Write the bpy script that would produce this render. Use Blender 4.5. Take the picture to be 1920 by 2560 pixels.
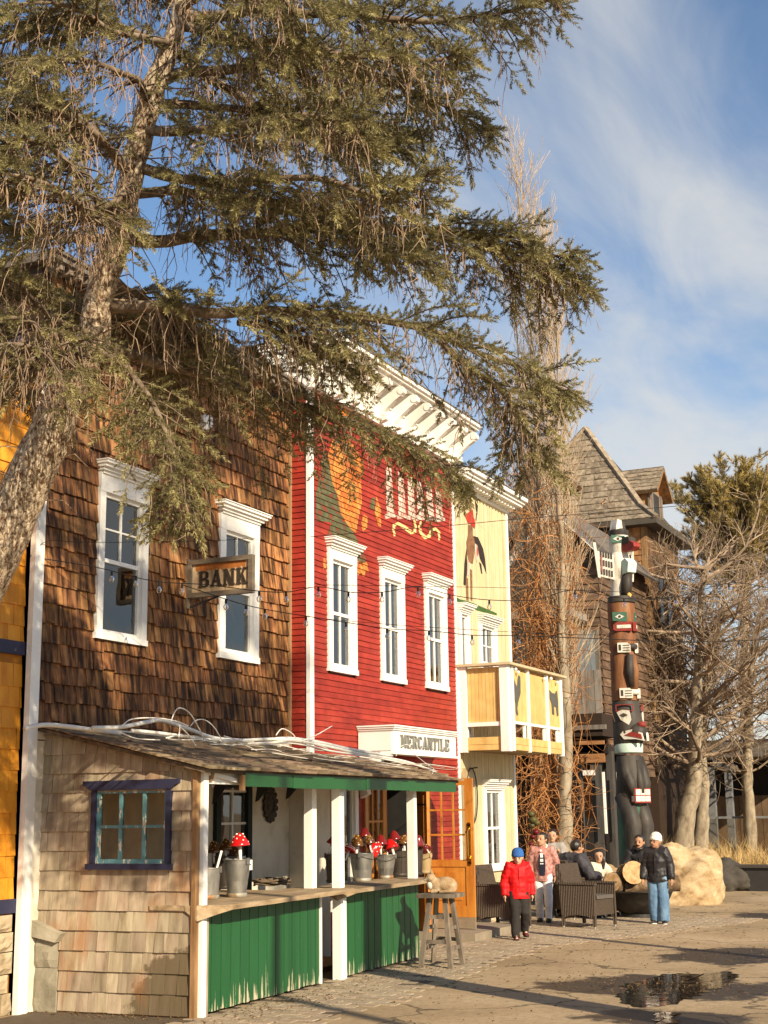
import bpy, math, random
import numpy as np
from mathutils import Vector, Matrix, noise
for _o in list(bpy.data.objects): bpy.data.objects.remove(_o)
SC = bpy.context.scene; COL = SC.collection
R = math.radians
random.seed(7); rng = np.random.default_rng(11)
# ---------------------------------------------------------------- camera
F_PX, CAM_H = 3506.0, 1.8                  # focal length for a 1920 x 2560 frame, eye height in metres
YAW, PITCH, ROLL = R(25.1), R(12.11), R(-0.7565)
def _axes():
    f = Vector((-math.sin(YAW)*math.cos(PITCH), math.cos(YAW)*math.cos(PITCH), math.sin(PITCH)))
    r = Vector((math.cos(YAW), math.sin(YAW), 0)); u = r.cross(f)
    return math.cos(ROLL)*r + math.sin(ROLL)*u, -math.sin(ROLL)*r + math.cos(ROLL)*u, f
CR, CU, CF = _axes(); CP = Vector((0, 0, CAM_H))
cam = bpy.data.cameras.new('camera'); camo = bpy.data.objects.new('camera', cam); COL.objects.link(camo)
cam.sensor_fit = 'VERTICAL'; cam.sensor_height = 36.0; cam.lens = 36.0*F_PX/2560.0
cam.clip_start = 0.1; cam.clip_end = 3000
camo.matrix_world = Matrix(((CR.x, CU.x, -CF.x, CP.x), (CR.y, CU.y, -CF.y, CP.y), (CR.z, CU.z, -CF.z, CP.z), (0, 0, 0, 1)))
SC.camera = camo
SC.render.resolution_x = 768; SC.render.resolution_y = 1024
# measured photo positions -> metres, always on a stated real plane or distance
def ray(px, py): return CF + CR*((px-960)/F_PX) - CU*((py-1280)/F_PX)
def onz(px, py, z=0.0): d = ray(px, py); return CP + d*((z-CAM_H)/d.z)
def onx(px, py, X): d = ray(px, py); return CP + d*(X/d.x)
def ony(px, py, Y): d = ray(px, py); return CP + d*(Y/d.y)
def atd(px, py, D): return CP + ray(px, py)*D
# ---------------------------------------------------------------- light, sky, exposure
SUN_EL = R(27); SUN_H = Vector((0.84, -0.54, 0)).normalized()        # horizontal direction towards the sun
SUN_V = SUN_H*math.cos(SUN_EL) + Vector((0, 0, math.sin(SUN_EL)))
sl = bpy.data.lights.new('sun', 'SUN'); sl.energy = 5.0; sl.angle = R(0.5); sl.color = (1.0, 0.85, 0.62)
so = bpy.data.objects.new('sun', sl); COL.objects.link(so); so.location = (20, -20, 30)
so.rotation_euler = SUN_V.to_track_quat('Z', 'Y').to_euler()
W = bpy.data.worlds.new('World'); SC.world = W; W.use_nodes = True
def build_world():
    nt = W.node_tree; N = nt.nodes; L = nt.links; N.clear()
    out = N.new('ShaderNodeOutputWorld'); bg = N.new('ShaderNodeBackground'); bg.inputs[1].default_value = 0.10
    sky = N.new('ShaderNodeTexSky'); sky.sky_type = 'NISHITA'; sky.sun_disc = False
    sky.sun_elevation = SUN_EL; sky.sun_rotation = math.atan2(SUN_H.x, SUN_H.y)
    sky.altitude = 1000; sky.air_density = 1.15; sky.dust_density = 0.6; sky.ozone_density = 2.2
    tc = N.new('ShaderNodeTexCoord')
    # thin cirrus: project the view direction on a high flat layer, streak it, keep it wispy
    sep = N.new('ShaderNodeSeparateXYZ'); L.new(tc.outputs['Generated'], sep.inputs[0])
    mx = N.new('ShaderNodeMath'); mx.operation = 'MAXIMUM'; L.new(sep.outputs[2], mx.inputs[0]); mx.inputs[1].default_value = 0.03
    ad = N.new('ShaderNodeMath'); ad.operation = 'ADD'; L.new(mx.outputs[0], ad.inputs[0]); ad.inputs[1].default_value = 0.12
    dv = N.new('ShaderNodeVectorMath'); dv.operation = 'DIVIDE'; L.new(tc.outputs['Generated'], dv.inputs[0])
    cb = N.new('ShaderNodeCombineXYZ')
    for i in range(3): L.new(ad.outputs[0], cb.inputs[i])
    L.new(cb.outputs[0], dv.inputs[1])
    mp = N.new('ShaderNodeMapping'); mp.inputs['Rotation'].default_value = (0, 0, R(28)); mp.inputs['Scale'].default_value = (1.5, 0.62, 0.0)
    mp.inputs['Location'].default_value = (3.05, 1.2, 0)
    L.new(dv.outputs[0], mp.inputs[0])
    n1 = N.new('ShaderNodeTexNoise'); n1.inputs['Scale'].default_value = 1.0; n1.inputs['Detail'].default_value = 7; n1.inputs['Roughness'].default_value = 0.52; n1.inputs['Distortion'].default_value = 0.55
    L.new(mp.outputs[0], n1.inputs['Vector'])
    n2 = N.new('ShaderNodeTexNoise'); n2.inputs['Scale'].default_value = 3.4; n2.inputs['Detail'].default_value = 8; n2.inputs['Roughness'].default_value = 0.6; n2.inputs['Distortion'].default_value = 1.0
    L.new(mp.outputs[0], n2.inputs['Vector'])
    m1 = N.new('ShaderNodeMath'); m1.operation = 'MULTIPLY_ADD'; L.new(n2.outputs[0], m1.inputs[0]); m1.inputs[1].default_value = 0.22; L.new(n1.outputs[0], m1.inputs[2])
    # more veil low in the sky, thinner overhead
    el = N.new('ShaderNodeMapRange'); el.inputs[1].default_value = 0.05; el.inputs[2].default_value = 0.60; el.inputs[3].default_value = 0.17; el.inputs[4].default_value = -0.12
    L.new(sep.outputs[2], el.inputs[0])
    m2 = N.new('ShaderNodeMath'); m2.operation = 'ADD'; L.new(m1.outputs[0], m2.inputs[0]); L.new(el.outputs[0], m2.inputs[1])
    rp = N.new('ShaderNodeMapRange'); rp.interpolation_type = 'SMOOTHERSTEP'; rp.inputs[1].default_value = 0.44; rp.inputs[2].default_value = 0.86; rp.inputs[3].default_value = 0.0; rp.inputs[4].default_value = 0.86
    L.new(m2.outputs[0], rp.inputs[0])
    mix = N.new('ShaderNodeMix'); mix.data_type = 'RGBA'
    hs = N.new('ShaderNodeHueSaturation'); hs.inputs['Saturation'].default_value = 1.06; L.new(sky.outputs[0], hs.inputs['Color'])
    L.new(rp.outputs[0], mix.inputs[0]); L.new(hs.outputs[0], mix.inputs[6]); mix.inputs[7].default_value = (5.0, 4.95, 4.75, 1)
    L.new(mix.outputs[2], bg.inputs[0]); L.new(bg.outputs[0], out.inputs[0])
build_world()
SC.view_settings.view_transform = 'Standard'; SC.view_settings.look = 'None'; SC.view_settings.gamma = 1.0
SC.view_settings.use_curve_mapping = False
SC.view_settings.exposure = 0.62
SC.render.engine = 'CYCLES'
SC.cycles.max_bounces = 6; SC.cycles.transparent_max_bounces = 12
# ---------------------------------------------------------------- helpers
class Fr:                       # a wall frame: s along the wall, t up, d outwards
    def __init__(s, o, es, et, ed): s.o, s.es, s.et, s.ed = Vector(o), Vector(es), Vector(et), Vector(ed)
    def __call__(s, a, b, c): return s.o + s.es*a + s.et*b + s.ed*c
def fx(X): return Fr((X, 0, 0), (0, 1, 0), (0, 0, 1), (1, 0, 0))       # faces the street (+x)
def fy(Y): return Fr((0, Y, 0), (1, 0, 0), (0, 0, 1), (0, -1, 0))      # faces back down the street (-y)
WF = Fr((0, 0, 0), (1, 0, 0), (0, 1, 0), (0, 0, 1))
_boxf = [(0,3,2,1),(4,5,6,7),(0,1,5,4),(1,2,6,5),(2,3,7,6),(3,0,4,7)]
class MB:
    def __init__(s): s.v = []; s.f = []; s.m = []; s.cm = 0
    def add(s, vs, fs):
        n = len(s.v); s.v += [tuple(p) for p in vs]; s.f += [tuple(i+n for i in f) for f in fs]; s.m += [s.cm]*len(fs); return s
    def box(s, x0, x1, y0, y1, z0, z1):
        return s.add([(x0,y0,z0),(x1,y0,z0),(x1,y1,z0),(x0,y1,z0),(x0,y0,z1),(x1,y0,z1),(x1,y1,z1),(x0,y1,z1)], _boxf)
    def fb(s, fr, s0, s1, t0, t1, d0, d1):       # box in a wall frame
        return s.add([fr(a, b, c) for a, b, c in ((s0,t0,d0),(s1,t0,d0),(s1,t1,d0),(s0,t1,d0),(s0,t0,d1),(s1,t0,d1),(s1,t1,d1),(s0,t1,d1))], _boxf)
    def lap(s, fr, s0, s1, t0, t1, db, dt, back=0.0):   # lapped board: db proud at the bottom, dt at the top
        return s.add([fr(a, b, c) for a, b, c in ((s0,t0,back),(s1,t0,back),(s1,t1,back),(s0,t1,back),(s0,t0,db),(s1,t0,db),(s1,t1,dt),(s0,t1,dt))], _boxf)
    def bar(s, a, b, w, h=None, up=(0,0,1), w2=None, h2=None):     # rectangular bar from a to b
        a, b = Vector(a), Vector(b); h = h or w; w2 = w2 or w; h2 = h2 or h
        d = (b-a).normalized(); u = Vector(up); 
        if abs(d.dot(u)) > .98: u = Vector((1,0,0))
        r = d.cross(u).normalized(); u = r.cross(d)
        vs = [a-r*w/2-u*h/2, a+r*w/2-u*h/2, a+r*w/2+u*h/2, a-r*w/2+u*h/2, b-r*w2/2-u*h2/2, b+r*w2/2-u*h2/2, b+r*w2/2+u*h2/2, b-r*w2/2+u*h2/2]
        return s.add(vs, [(0,1,2,3),(7,6,5,4),(0,4,5,1),(1,5,6,2),(2,6,7,3),(3,7,4,0)])
    def tube(s, pts, rad, n=6, cap=True, sq=None):   # swept tube, radius list or number
        pts = [Vector(p) for p in pts]; k = len(pts)
        if not hasattr(rad, '__len__'): rad = [rad]*k
        vs = []; prev = None
        for i, p in enumerate(pts):
            d = (pts[min(i+1,k-1)] - pts[max(i-1,0)]); d = d.normalized() if d.length > 1e-9 else Vector((0,0,1))
            if prev is None: 
                r = d.cross(Vector((0,0,1)));  r = r if r.length > .05 else d.cross(Vector((1,0,0)))
            else: r = prev - d*prev.dot(d)
            r.normalize(); prev = r; u = d.cross(r)
            for j in range(n):
                a = 2*math.pi*j/n; vs.append(p + (r*math.cos(a)+u*math.sin(a))*rad[i])
        fs = [(i*n+j, i*n+(j+1)%n, (i+1)*n+(j+1)%n, (i+1)*n+j) for i in range(k-1) for j in range(n)]
        if cap: fs += [tuple(range(n-1,-1,-1)), tuple(range((k-1)*n, k*n))]
        return s.add(vs, fs)
    def lathe(s, prof, n=20, c=(0,0,0), sx=1, sy=1, M=None, cap=True):  # prof: (r, z)
        vs = []
        for r, z in prof:
            for j in range(n):
                a = 2*math.pi*j/n; p = Vector((r*math.cos(a)*sx, r*math.sin(a)*sy, z))
                vs.append((M @ p if M else p) + Vector(c))
        k = len(prof); fs = [(i*n+j, i*n+(j+1)%n, (i+1)*n+(j+1)%n, (i+1)*n+j) for i in range(k-1) for j in range(n)]
        if cap: fs += [tuple(range(n-1,-1,-1)), tuple(range((k-1)*n, k*n))]
        return s.add(vs, fs)
    def prism(s, fr, poly, d0, d1):              # polygon in (s,t) of a frame, given depth; either winding
        ar = sum(poly[i][0]*poly[(i+1)%len(poly)][1]-poly[(i+1)%len(poly)][0]*poly[i][1] for i in range(len(poly)))
        if ar < 0: poly = poly[::-1]
        n = len(poly); vs = [fr(a,b,d0) for a,b in poly] + [fr(a,b,d1) for a,b in poly]
        return s.add(vs, [tuple(range(n-1,-1,-1)), tuple(range(n,2*n))] + [(i,(i+1)%n,n+(i+1)%n,n+i) for i in range(n)])
    def ball(s, c, r, n=10, m=7, sc=(1,1,1), M=None):
        prof = [(r*math.sin(math.pi*i/m)+1e-4, -r*math.cos(math.pi*i/m)) for i in range(m+1)]
        MM = Matrix.Diagonal(Vector(sc)) if M is None else M @ Matrix.Diagonal(Vector(sc))
        return s.lathe(prof, n, c, M=MM)
    def build(s, name, mat, parent=None, smooth=False, auto=None):
        me = bpy.data.meshes.new(name); me.from_pydata(s.v, [], s.f)
        mats = mat if isinstance(mat, (list, tuple)) else [mat]
        for m in mats: me.materials.append(m)
        if len(mats) > 1: me.polygons.foreach_set('material_index', s.m)
        if smooth: 
            me.polygons.foreach_set('use_smooth', [True]*len(me.polygons))
            if auto:
                try: me.set_sharp_from_angle(angle=R(auto))
                except Exception: pass
        me.update(); o = bpy.data.objects.new(name, me); COL.objects.link(o)
        if parent: o.parent = parent
        return o
def tag(o, label=None, cat=None, group=None, kind=None):
    if label: o['label'] = label
    if cat: o['category'] = cat
    if group: o['group'] = group
    if kind: o['kind'] = kind
    return o
def thing(name, label, cat, loc=(0,0,0), rz=0.0, group=None):
    o = bpy.data.objects.new(name, None); COL.objects.link(o); o.location = loc; o.rotation_euler = (0,0,rz)
    o.empty_display_size = 0.2
    return tag(o, label, cat, group)
def struct(o): o['kind'] = 'structure'; return o
def copy_tree(o, parent=None):
    c = o.copy(); COL.objects.link(c); c.parent = parent
    for ch in o.children: copy_tree(ch, c)
    return c
def fillmesh(name, verts, tris_mat, parent, tint=None, tri=True):    # big triangle soups from numpy, verts (N*3,3)
    me = bpy.data.meshes.new(name); nv = len(verts); nt = nv//3
    me.vertices.add(nv); me.vertices.foreach_set('co', np.ascontiguousarray(verts, dtype=np.float32).ravel())
    me.loops.add(nv); me.loops.foreach_set('vertex_index', np.arange(nv, dtype=np.int32))
    me.polygons.add(nt); me.polygons.foreach_set('loop_start', np.arange(0, nv, 3, dtype=np.int32))
    try: me.polygons.foreach_set('loop_total', np.full(nt, 3, dtype=np.int32))
    except Exception: pass
    if tint is not None:
        a = me.attributes.new('tint', 'FLOAT', 'POINT'); a.data.foreach_set('value', np.ascontiguousarray(tint, dtype=np.float32))
    me.materials.append(tris_mat); me.update(calc_edges=True); me.validate()
    o = bpy.data.objects.new(name, me); COL.objects.link(o)
    if parent: o.parent = parent
    return o
# ---------------------------------------------------------------- materials
MATS = {}
def srgb(r, g, b):
    f = lambda c: ((c/255)/12.92 if c/255 <= .04045 else ((c/255+.055)/1.055)**2.4)
    return (f(r), f(g), f(b), 1)
def C4(c): return tuple(c) + (1,) if len(c) == 3 else tuple(c)
def mk(name, cols, scale=(6,6,6), detail=6, rough=.8, bump=.15, rnd=.15, spec=.3, pos=None, dist=.3, metal=0.0, fine=None, tint=False, sheen=0, contrast=None, bscale=None, hue=0.0):
    """procedural surface: noise between colours in world position, random value per piece, bump"""
    if name in MATS: return MATS[name]
    m = bpy.data.materials.new(name); m.use_nodes = True; nt = m.node_tree; N = nt.nodes; L = nt.links
    b = N['Principled BSDF']; b.inputs['Roughness'].default_value = rough; b.inputs['Metallic'].default_value = metal
    b.inputs['Specular IOR Level'].default_value = spec
    ge = N.new('ShaderNodeNewGeometry'); oi = N.new('ShaderNodeObjectInfo')
    mp = N.new('ShaderNodeMapping'); mp.inputs['Scale'].default_value = scale; L.new(ge.outputs['Position'], mp.inputs[0])
    # shift the grain from piece to piece
    ad = N.new('ShaderNodeMath'); ad.operation = 'ADD'; L.new(ge.outputs['Random Per Island'], ad.inputs[0]); L.new(oi.outputs['Random'], ad.inputs[1])
    fr_ = N.new('ShaderNodeMath'); fr_.operation = 'FRACT'; L.new(ad.outputs[0], fr_.inputs[0])
    mu = N.new('ShaderNodeMath'); mu.operation = 'MULTIPLY'; L.new(fr_.outputs[0], mu.inputs[0]); mu.inputs[1].default_value = 9.0 if rnd > .001 else 0
    cbx = N.new('ShaderNodeCombineXYZ'); L.new(mu.outputs[0], cbx.inputs[0]); L.new(mu.outputs[0], cbx.inputs[1])
    va = N.new('ShaderNodeVectorMath'); L.new(mp.outputs[0], va.inputs[0]); L.new(cbx.outputs[0], va.inputs[1])
    no = N.new('ShaderNodeTexNoise'); no.inputs['Scale'].default_value = 1; no.inputs['Detail'].default_value = detail; no.inputs['Roughness'].default_value = .6; no.inputs['Distortion'].default_value = dist
    L.new(va.outputs[0], no.inputs['Vector'])
    cr = N.new('ShaderNodeValToRGB'); L.new(no.outputs[0], cr.inputs[0]); e = cr.color_ramp.elements
    cols = [C4(c) for c in cols]
    if pos is None: pos = [.3 + .4*i/max(1,len(cols)-1) for i in range(len(cols))]
    e[0].position = pos[0]; e[0].color = cols[0]
    if len(cols) == 1: e[1].position = 1; e[1].color = cols[0]
    else: e[1].position = pos[1]; e[1].color = cols[1]
    for c, p in list(zip(cols, pos))[2:]: q = e.new(p); q.color = c
    col = cr.outputs[0]
    if rnd > .001 or tint:
        hs = N.new('ShaderNodeHueSaturation'); L.new(col, hs.inputs['Color'])
        mr = N.new('ShaderNodeMapRange'); mr.inputs[3].default_value = 1-rnd; mr.inputs[4].default_value = 1+rnd
        if tint:
            at = N.new('ShaderNodeAttribute'); at.attribute_name = 'tint'; L.new(at.outputs['Fac'], mr.inputs[0])
        else: L.new(fr_.outputs[0], mr.inputs[0])
        L.new(mr.outputs[0], hs.inputs['Value'])
        if hue:
            m3 = N.new('ShaderNodeMath'); m3.operation = 'MULTIPLY'; L.new(fr_.outputs[0], m3.inputs[0]); m3.inputs[1].default_value = 7.31
            m4 = N.new('ShaderNodeMath'); m4.operation = 'FRACT'; L.new(m3.outputs[0], m4.inputs[0])
            mh = N.new('ShaderNodeMapRange'); mh.inputs[3].default_value = .5-hue; mh.inputs[4].default_value = .5+hue; L.new(m4.outputs[0], mh.inputs[0]); L.new(mh.outputs[0], hs.inputs['Hue'])
        col = hs.outputs[0]
    if fine:                     # fine speckle (scale, amount)
        n2 = N.new('ShaderNodeTexNoise'); n2.inputs['Scale'].default_value = fine[0]; n2.inputs['Detail'].default_value = 4; L.new(ge.outputs['Position'], n2.inputs['Vector'])
        mr2 = N.new('ShaderNodeMapRange'); mr2.inputs[1].default_value = .3; mr2.inputs[2].default_value = .7; mr2.inputs[3].default_value = 1-fine[1]; mr2.inputs[4].default_value = 1+fine[1]; L.new(n2.outputs[0], mr2.inputs[0])
        mm = N.new('ShaderNodeVectorMath'); mm.operation = 'SCALE'; L.new(col, mm.inputs[0]); L.new(mr2.outputs[0], mm.inputs['Scale']); col = mm.outputs[0]
    L.new(col, b.inputs['Base Color'])
    if bump:
        bp = N.new('ShaderNodeBump'); bp.inputs['Strength'].default_value = bump; bp.inputs['Distance'].default_value = .02
        src = no.outputs[0]
        if bscale:
            n3 = N.new('ShaderNodeTexNoise'); n3.inputs['Scale'].default_value = bscale; n3.inputs['Detail'].default_value = 5; L.new(ge.outputs['Position'], n3.inputs['Vector']); src = n3.outputs[0]
        L.new(src, bp.inputs['Height']); L.new(bp.outputs[0], b.inputs['Normal'])
    MATS[name] = m; return m
def mk_peel(name, paint, wood, thr=.62, zfade=None, scale=(14,14,1.6), rough=.55, rnd=.08, bump=.15):
    """old paint flaking off to the wood under it; zfade=(z0,z1): more bare wood near z0"""
    m = mk(name+'_', [tuple(c*.86 for c in paint[:3]), paint, tuple(min(1,c*1.12) for c in paint[:3])], scale=(1.5,1.5,.7), rough=rough, rnd=rnd, bump=bump, bscale=40)
    m = m.copy(); m.name = name; nt = m.node_tree; N = nt.nodes; L = nt.links; b = N['Principled BSDF']
    old = b.inputs['Base Color'].links[0].from_socket
    ge = N.new('ShaderNodeNewGeometry'); mp = N.new('ShaderNodeMapping'); mp.inputs['Scale'].default_value = scale; L.new(ge.outputs['Position'], mp.inputs[0])
    no = N.new('ShaderNodeTexNoise'); no.inputs['Scale'].default_value = 1; no.inputs['Detail'].default_value = 8; no.inputs['Roughness'].default_value = .68; L.new(mp.outputs[0], no.inputs['Vector'])
    h = no.outputs[0]
    if zfade:
        sp = N.new('ShaderNodeSeparateXYZ'); L.new(ge.outputs['Position'], sp.inputs[0])
        zr = N.new('ShaderNodeMapRange'); zr.inputs[1].default_value = zfade[0]; zr.inputs[2].default_value = zfade[1]; zr.inputs[3].default_value = zfade[2]; zr.inputs[4].default_value = 0; L.new(sp.outputs[2], zr.inputs[0])
        a = N.new('ShaderNodeMath'); L.new(h, a.inputs[0]); L.new(zr.outputs[0], a.inputs[1]); h = a.outputs[0]
    st = N.new('ShaderNodeMapRange'); st.inputs[1].default_value = thr; st.inputs[2].default_value = thr+.02; L.new(h, st.inputs[0])
    mx = N.new('ShaderNodeMix'); mx.data_type = 'RGBA'; L.new(st.outputs[0], mx.inputs[0]); L.new(old, mx.inputs[6]); mx.inputs[7].default_value = C4(wood)
    L.new(mx.outputs[2], b.inputs['Base Color']); MATS[name] = m; return m
def mk_glass(name, tintc=(.9,.95,.95), rough=.02, boost=1.9):
    m = bpy.data.materials.new(name); m.use_nodes = True; nt = m.node_tree; N = nt.nodes; L = nt.links; N.clear()
    out = N.new('ShaderNodeOutputMaterial'); mix = N.new('ShaderNodeMixShader'); tr = N.new('ShaderNodeBsdfTransparent'); tr.inputs[0].default_value = C4(tintc)
    gl = N.new('ShaderNodeBsdfGlossy'); gl.inputs['Roughness'].default_value = rough; gl.inputs[0].default_value = (1,1,1,1)
    f = N.new('ShaderNodeFresnel'); f.inputs[0].default_value = 1.5
    k = N.new('ShaderNodeMath'); k.operation = 'MULTIPLY'; k.use_clamp = True; k.inputs[1].default_value = boost; L.new(f.outputs[0], k.inputs[0])
    ge = N.new('ShaderNodeNewGeometry'); no = N.new('ShaderNodeTexNoise'); no.inputs['Scale'].default_value = 2.2; L.new(ge.outputs['Position'], no.inputs['Vector'])
    bp = N.new('ShaderNodeBump'); bp.inputs['Strength'].default_value = .06; bp.inputs['Distance'].default_value = .05; L.new(no.outputs[0], bp.inputs['Height']); L.new(bp.outputs[0], gl.inputs['Normal'])
    L.new(k.outputs[0], mix.inputs[0]); L.new(tr.outputs[0], mix.inputs[1]); L.new(gl.outputs[0], mix.inputs[2]); L.new(mix.outputs[0], out.inputs[0])
    MATS[name] = m; return m
def flat(name, c, rough=.7, spec=.3, metal=0, rnd=.06, scale=(9,9,9), bump=.05):
    c = C4(c); return mk(name, [tuple(x*.88 for x in c[:3]), tuple(min(1,x*1.1) for x in c[:3])], scale=scale, rough=rough, spec=spec, metal=metal, rnd=rnd, bump=bump)
WHITE = mk_peel('white_paint', (.82,.80,.74), (.42,.36,.28), thr=.70)
WHITE2 = mk('white_paint_clean', [(.74,.72,.67),(.84,.83,.79)], scale=(3,3,3), rough=.55, rnd=.03, bump=.05)
CREAM = mk('cream_plaster', [(.50,.44,.34),(.66,.60,.49),(.72,.67,.57)], scale=(2.5,2.5,2.5), rough=.9, rnd=.02, bump=.2)
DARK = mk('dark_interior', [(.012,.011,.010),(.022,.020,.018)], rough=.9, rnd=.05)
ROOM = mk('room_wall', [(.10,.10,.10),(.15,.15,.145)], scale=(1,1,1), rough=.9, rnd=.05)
CURTAIN = mk('curtain_cloth', [(.42,.47,.42),(.58,.62,.56)], scale=(1,16,1), rough=.9, rnd=.02, bump=.4)
GLASS = mk_glass('window_glass')
GLASS2 = mk_glass('door_glass', boost=1.0)
BLACK = flat('black_paint', (.018,.017,.016), rough=.5)
IRON = flat('black_iron', (.03,.028,.026), rough=.45, spec=.5)
# ---------------------------------------------------------------- wall pieces
def cells(s0, s1, t0, t1, holes):
    S = sorted({s0, s1, *[min(max(h[0],s0),s1) for h in holes], *[min(max(h[1],s0),s1) for h in holes]})
    T = sorted({t0, t1, *[min(max(h[2],t0),t1) for h in holes], *[min(max(h[3],t0),t1) for h in holes]})
    for i in range(len(S)-1):
        for j in range(len(T)-1):
            a, b = (S[i]+S[i+1])/2, (T[j]+T[j+1])/2
            if not any(h[0] < a < h[1] and h[2] < b < h[3] for h in holes): yield S[i], S[i+1], T[j], T[j+1]
def wall(fr, s0, s1, t0, t1, d0, d1, holes=()):
    mb = MB()
    for a, b, c, d in cells(s0, s1, t0, t1, holes): mb.fb(fr, a, b, c, d, d0, d1)
    return mb
def spans(s0, s1, cuts):
    out = [(s0, s1)]
    for a, b in cuts:
        nx = []
        for p, q in out:
            if b <= p or a >= q: nx.append((p, q)); continue
            if a > p: nx.append((p, a))
            if b < q: nx.append((b, q))
        out = nx
    return [(p, q) for p, q in out if q-p > .012]
def unit_mesh(name, mb, mat):
    me = bpy.data.meshes.new(name); me.from_pydata(mb.v, [], mb.f); me.materials.append(mat); me.update(); return me
def piece(name, me, parent, M):
    o = bpy.data.objects.new(name, me); COL.objects.link(o); o.parent = parent; o.matrix_basis = M; return o
def frm(fr, s, t, d, w, h, k=1.0, tilt=0.0):      # matrix of a unit piece on a wall frame
    M = Matrix((( fr.es.x*w, fr.et.x*h, fr.ed.x*k), (fr.es.y*w, fr.et.y*h, fr.ed.y*k), (fr.es.z*w, fr.et.z*h, fr.ed.z*k))).to_4x4()
    M.translation = fr(s, t, d)
    return M @ Matrix.Rotation(tilt, 4, 'Z') if tilt else M
def shingle_wall(parent, fr, s0, s1, t0, t1, course, wmin, wmax, mat, holes=(), thick=.016, maxn=300, ragged=.012, key=None, top=None, name='shingle'):
    """courses of individual shingles, each its own piece; past maxn the least visible are joined"""
    rs = random.Random(int(abs(s0*91)+t0*37+len(holes)))
    me = unit_mesh(name, MB().lap(WF, 0, 1, 0, 1.12, thick, .002), mat)
    rec = []; t = t0; row = 0
    while t < t1 - .03:
        h = min(course, t1-t); s = s0 - rs.uniform(0, wmin)*.5
        while s < s1:
            w = rs.uniform(wmin, wmax); a, b = max(s, s0), min(s+w, s1); s += w
            if b-a < .02: continue
            tt = t - rs.uniform(0, ragged); hh = h
            if top and top((a+b)/2) < t + .03: continue
            if top: hh = min(h, top((a+b)/2) - t)
            cut = [(x[0], x[1]) for x in holes if x[2] < t+h*.5 < x[3]]
            for p, q in spans(a, b, cut):
                rec.append((p+.0015, q-.0015, tt, hh, rs.uniform(.7,1.35), rs.gauss(0,.006)))
        t += course; row += 1
    if key: rec.sort(key=key)
    for p, q, tt, hh, k, ti in rec[:maxn]: piece(name, me, parent, frm(fr, p, tt, 0, q-p, hh, k, ti))
    if len(rec) > maxn:
        mb = MB()
        for p, q, tt, hh, k, ti in rec[maxn:]: mb.lap(fr, p, q, tt, tt+hh*1.12, thick*k, .002)
        tag(mb.build('shingles', mat, parent), kind='stuff')
def clip(poly, t, above):
    out = []
    for i in range(len(poly)):
        a, b = poly[i-1], poly[i]; ia = (a[1] >= t) == above; ib = (b[1] >= t) == above
        if ia != ib: k = (t-a[1])/(b[1]-a[1]); out.append((a[0]+k*(b[0]-a[0]), t))
        if ib: out.append(b)
    return out
def ear(poly):     # triangulate a simple polygon
    from mathutils.geometry import tessellate_polygon
    return tessellate_polygon([[Vector((p[0], p[1], 0)) for p in poly]])
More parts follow.
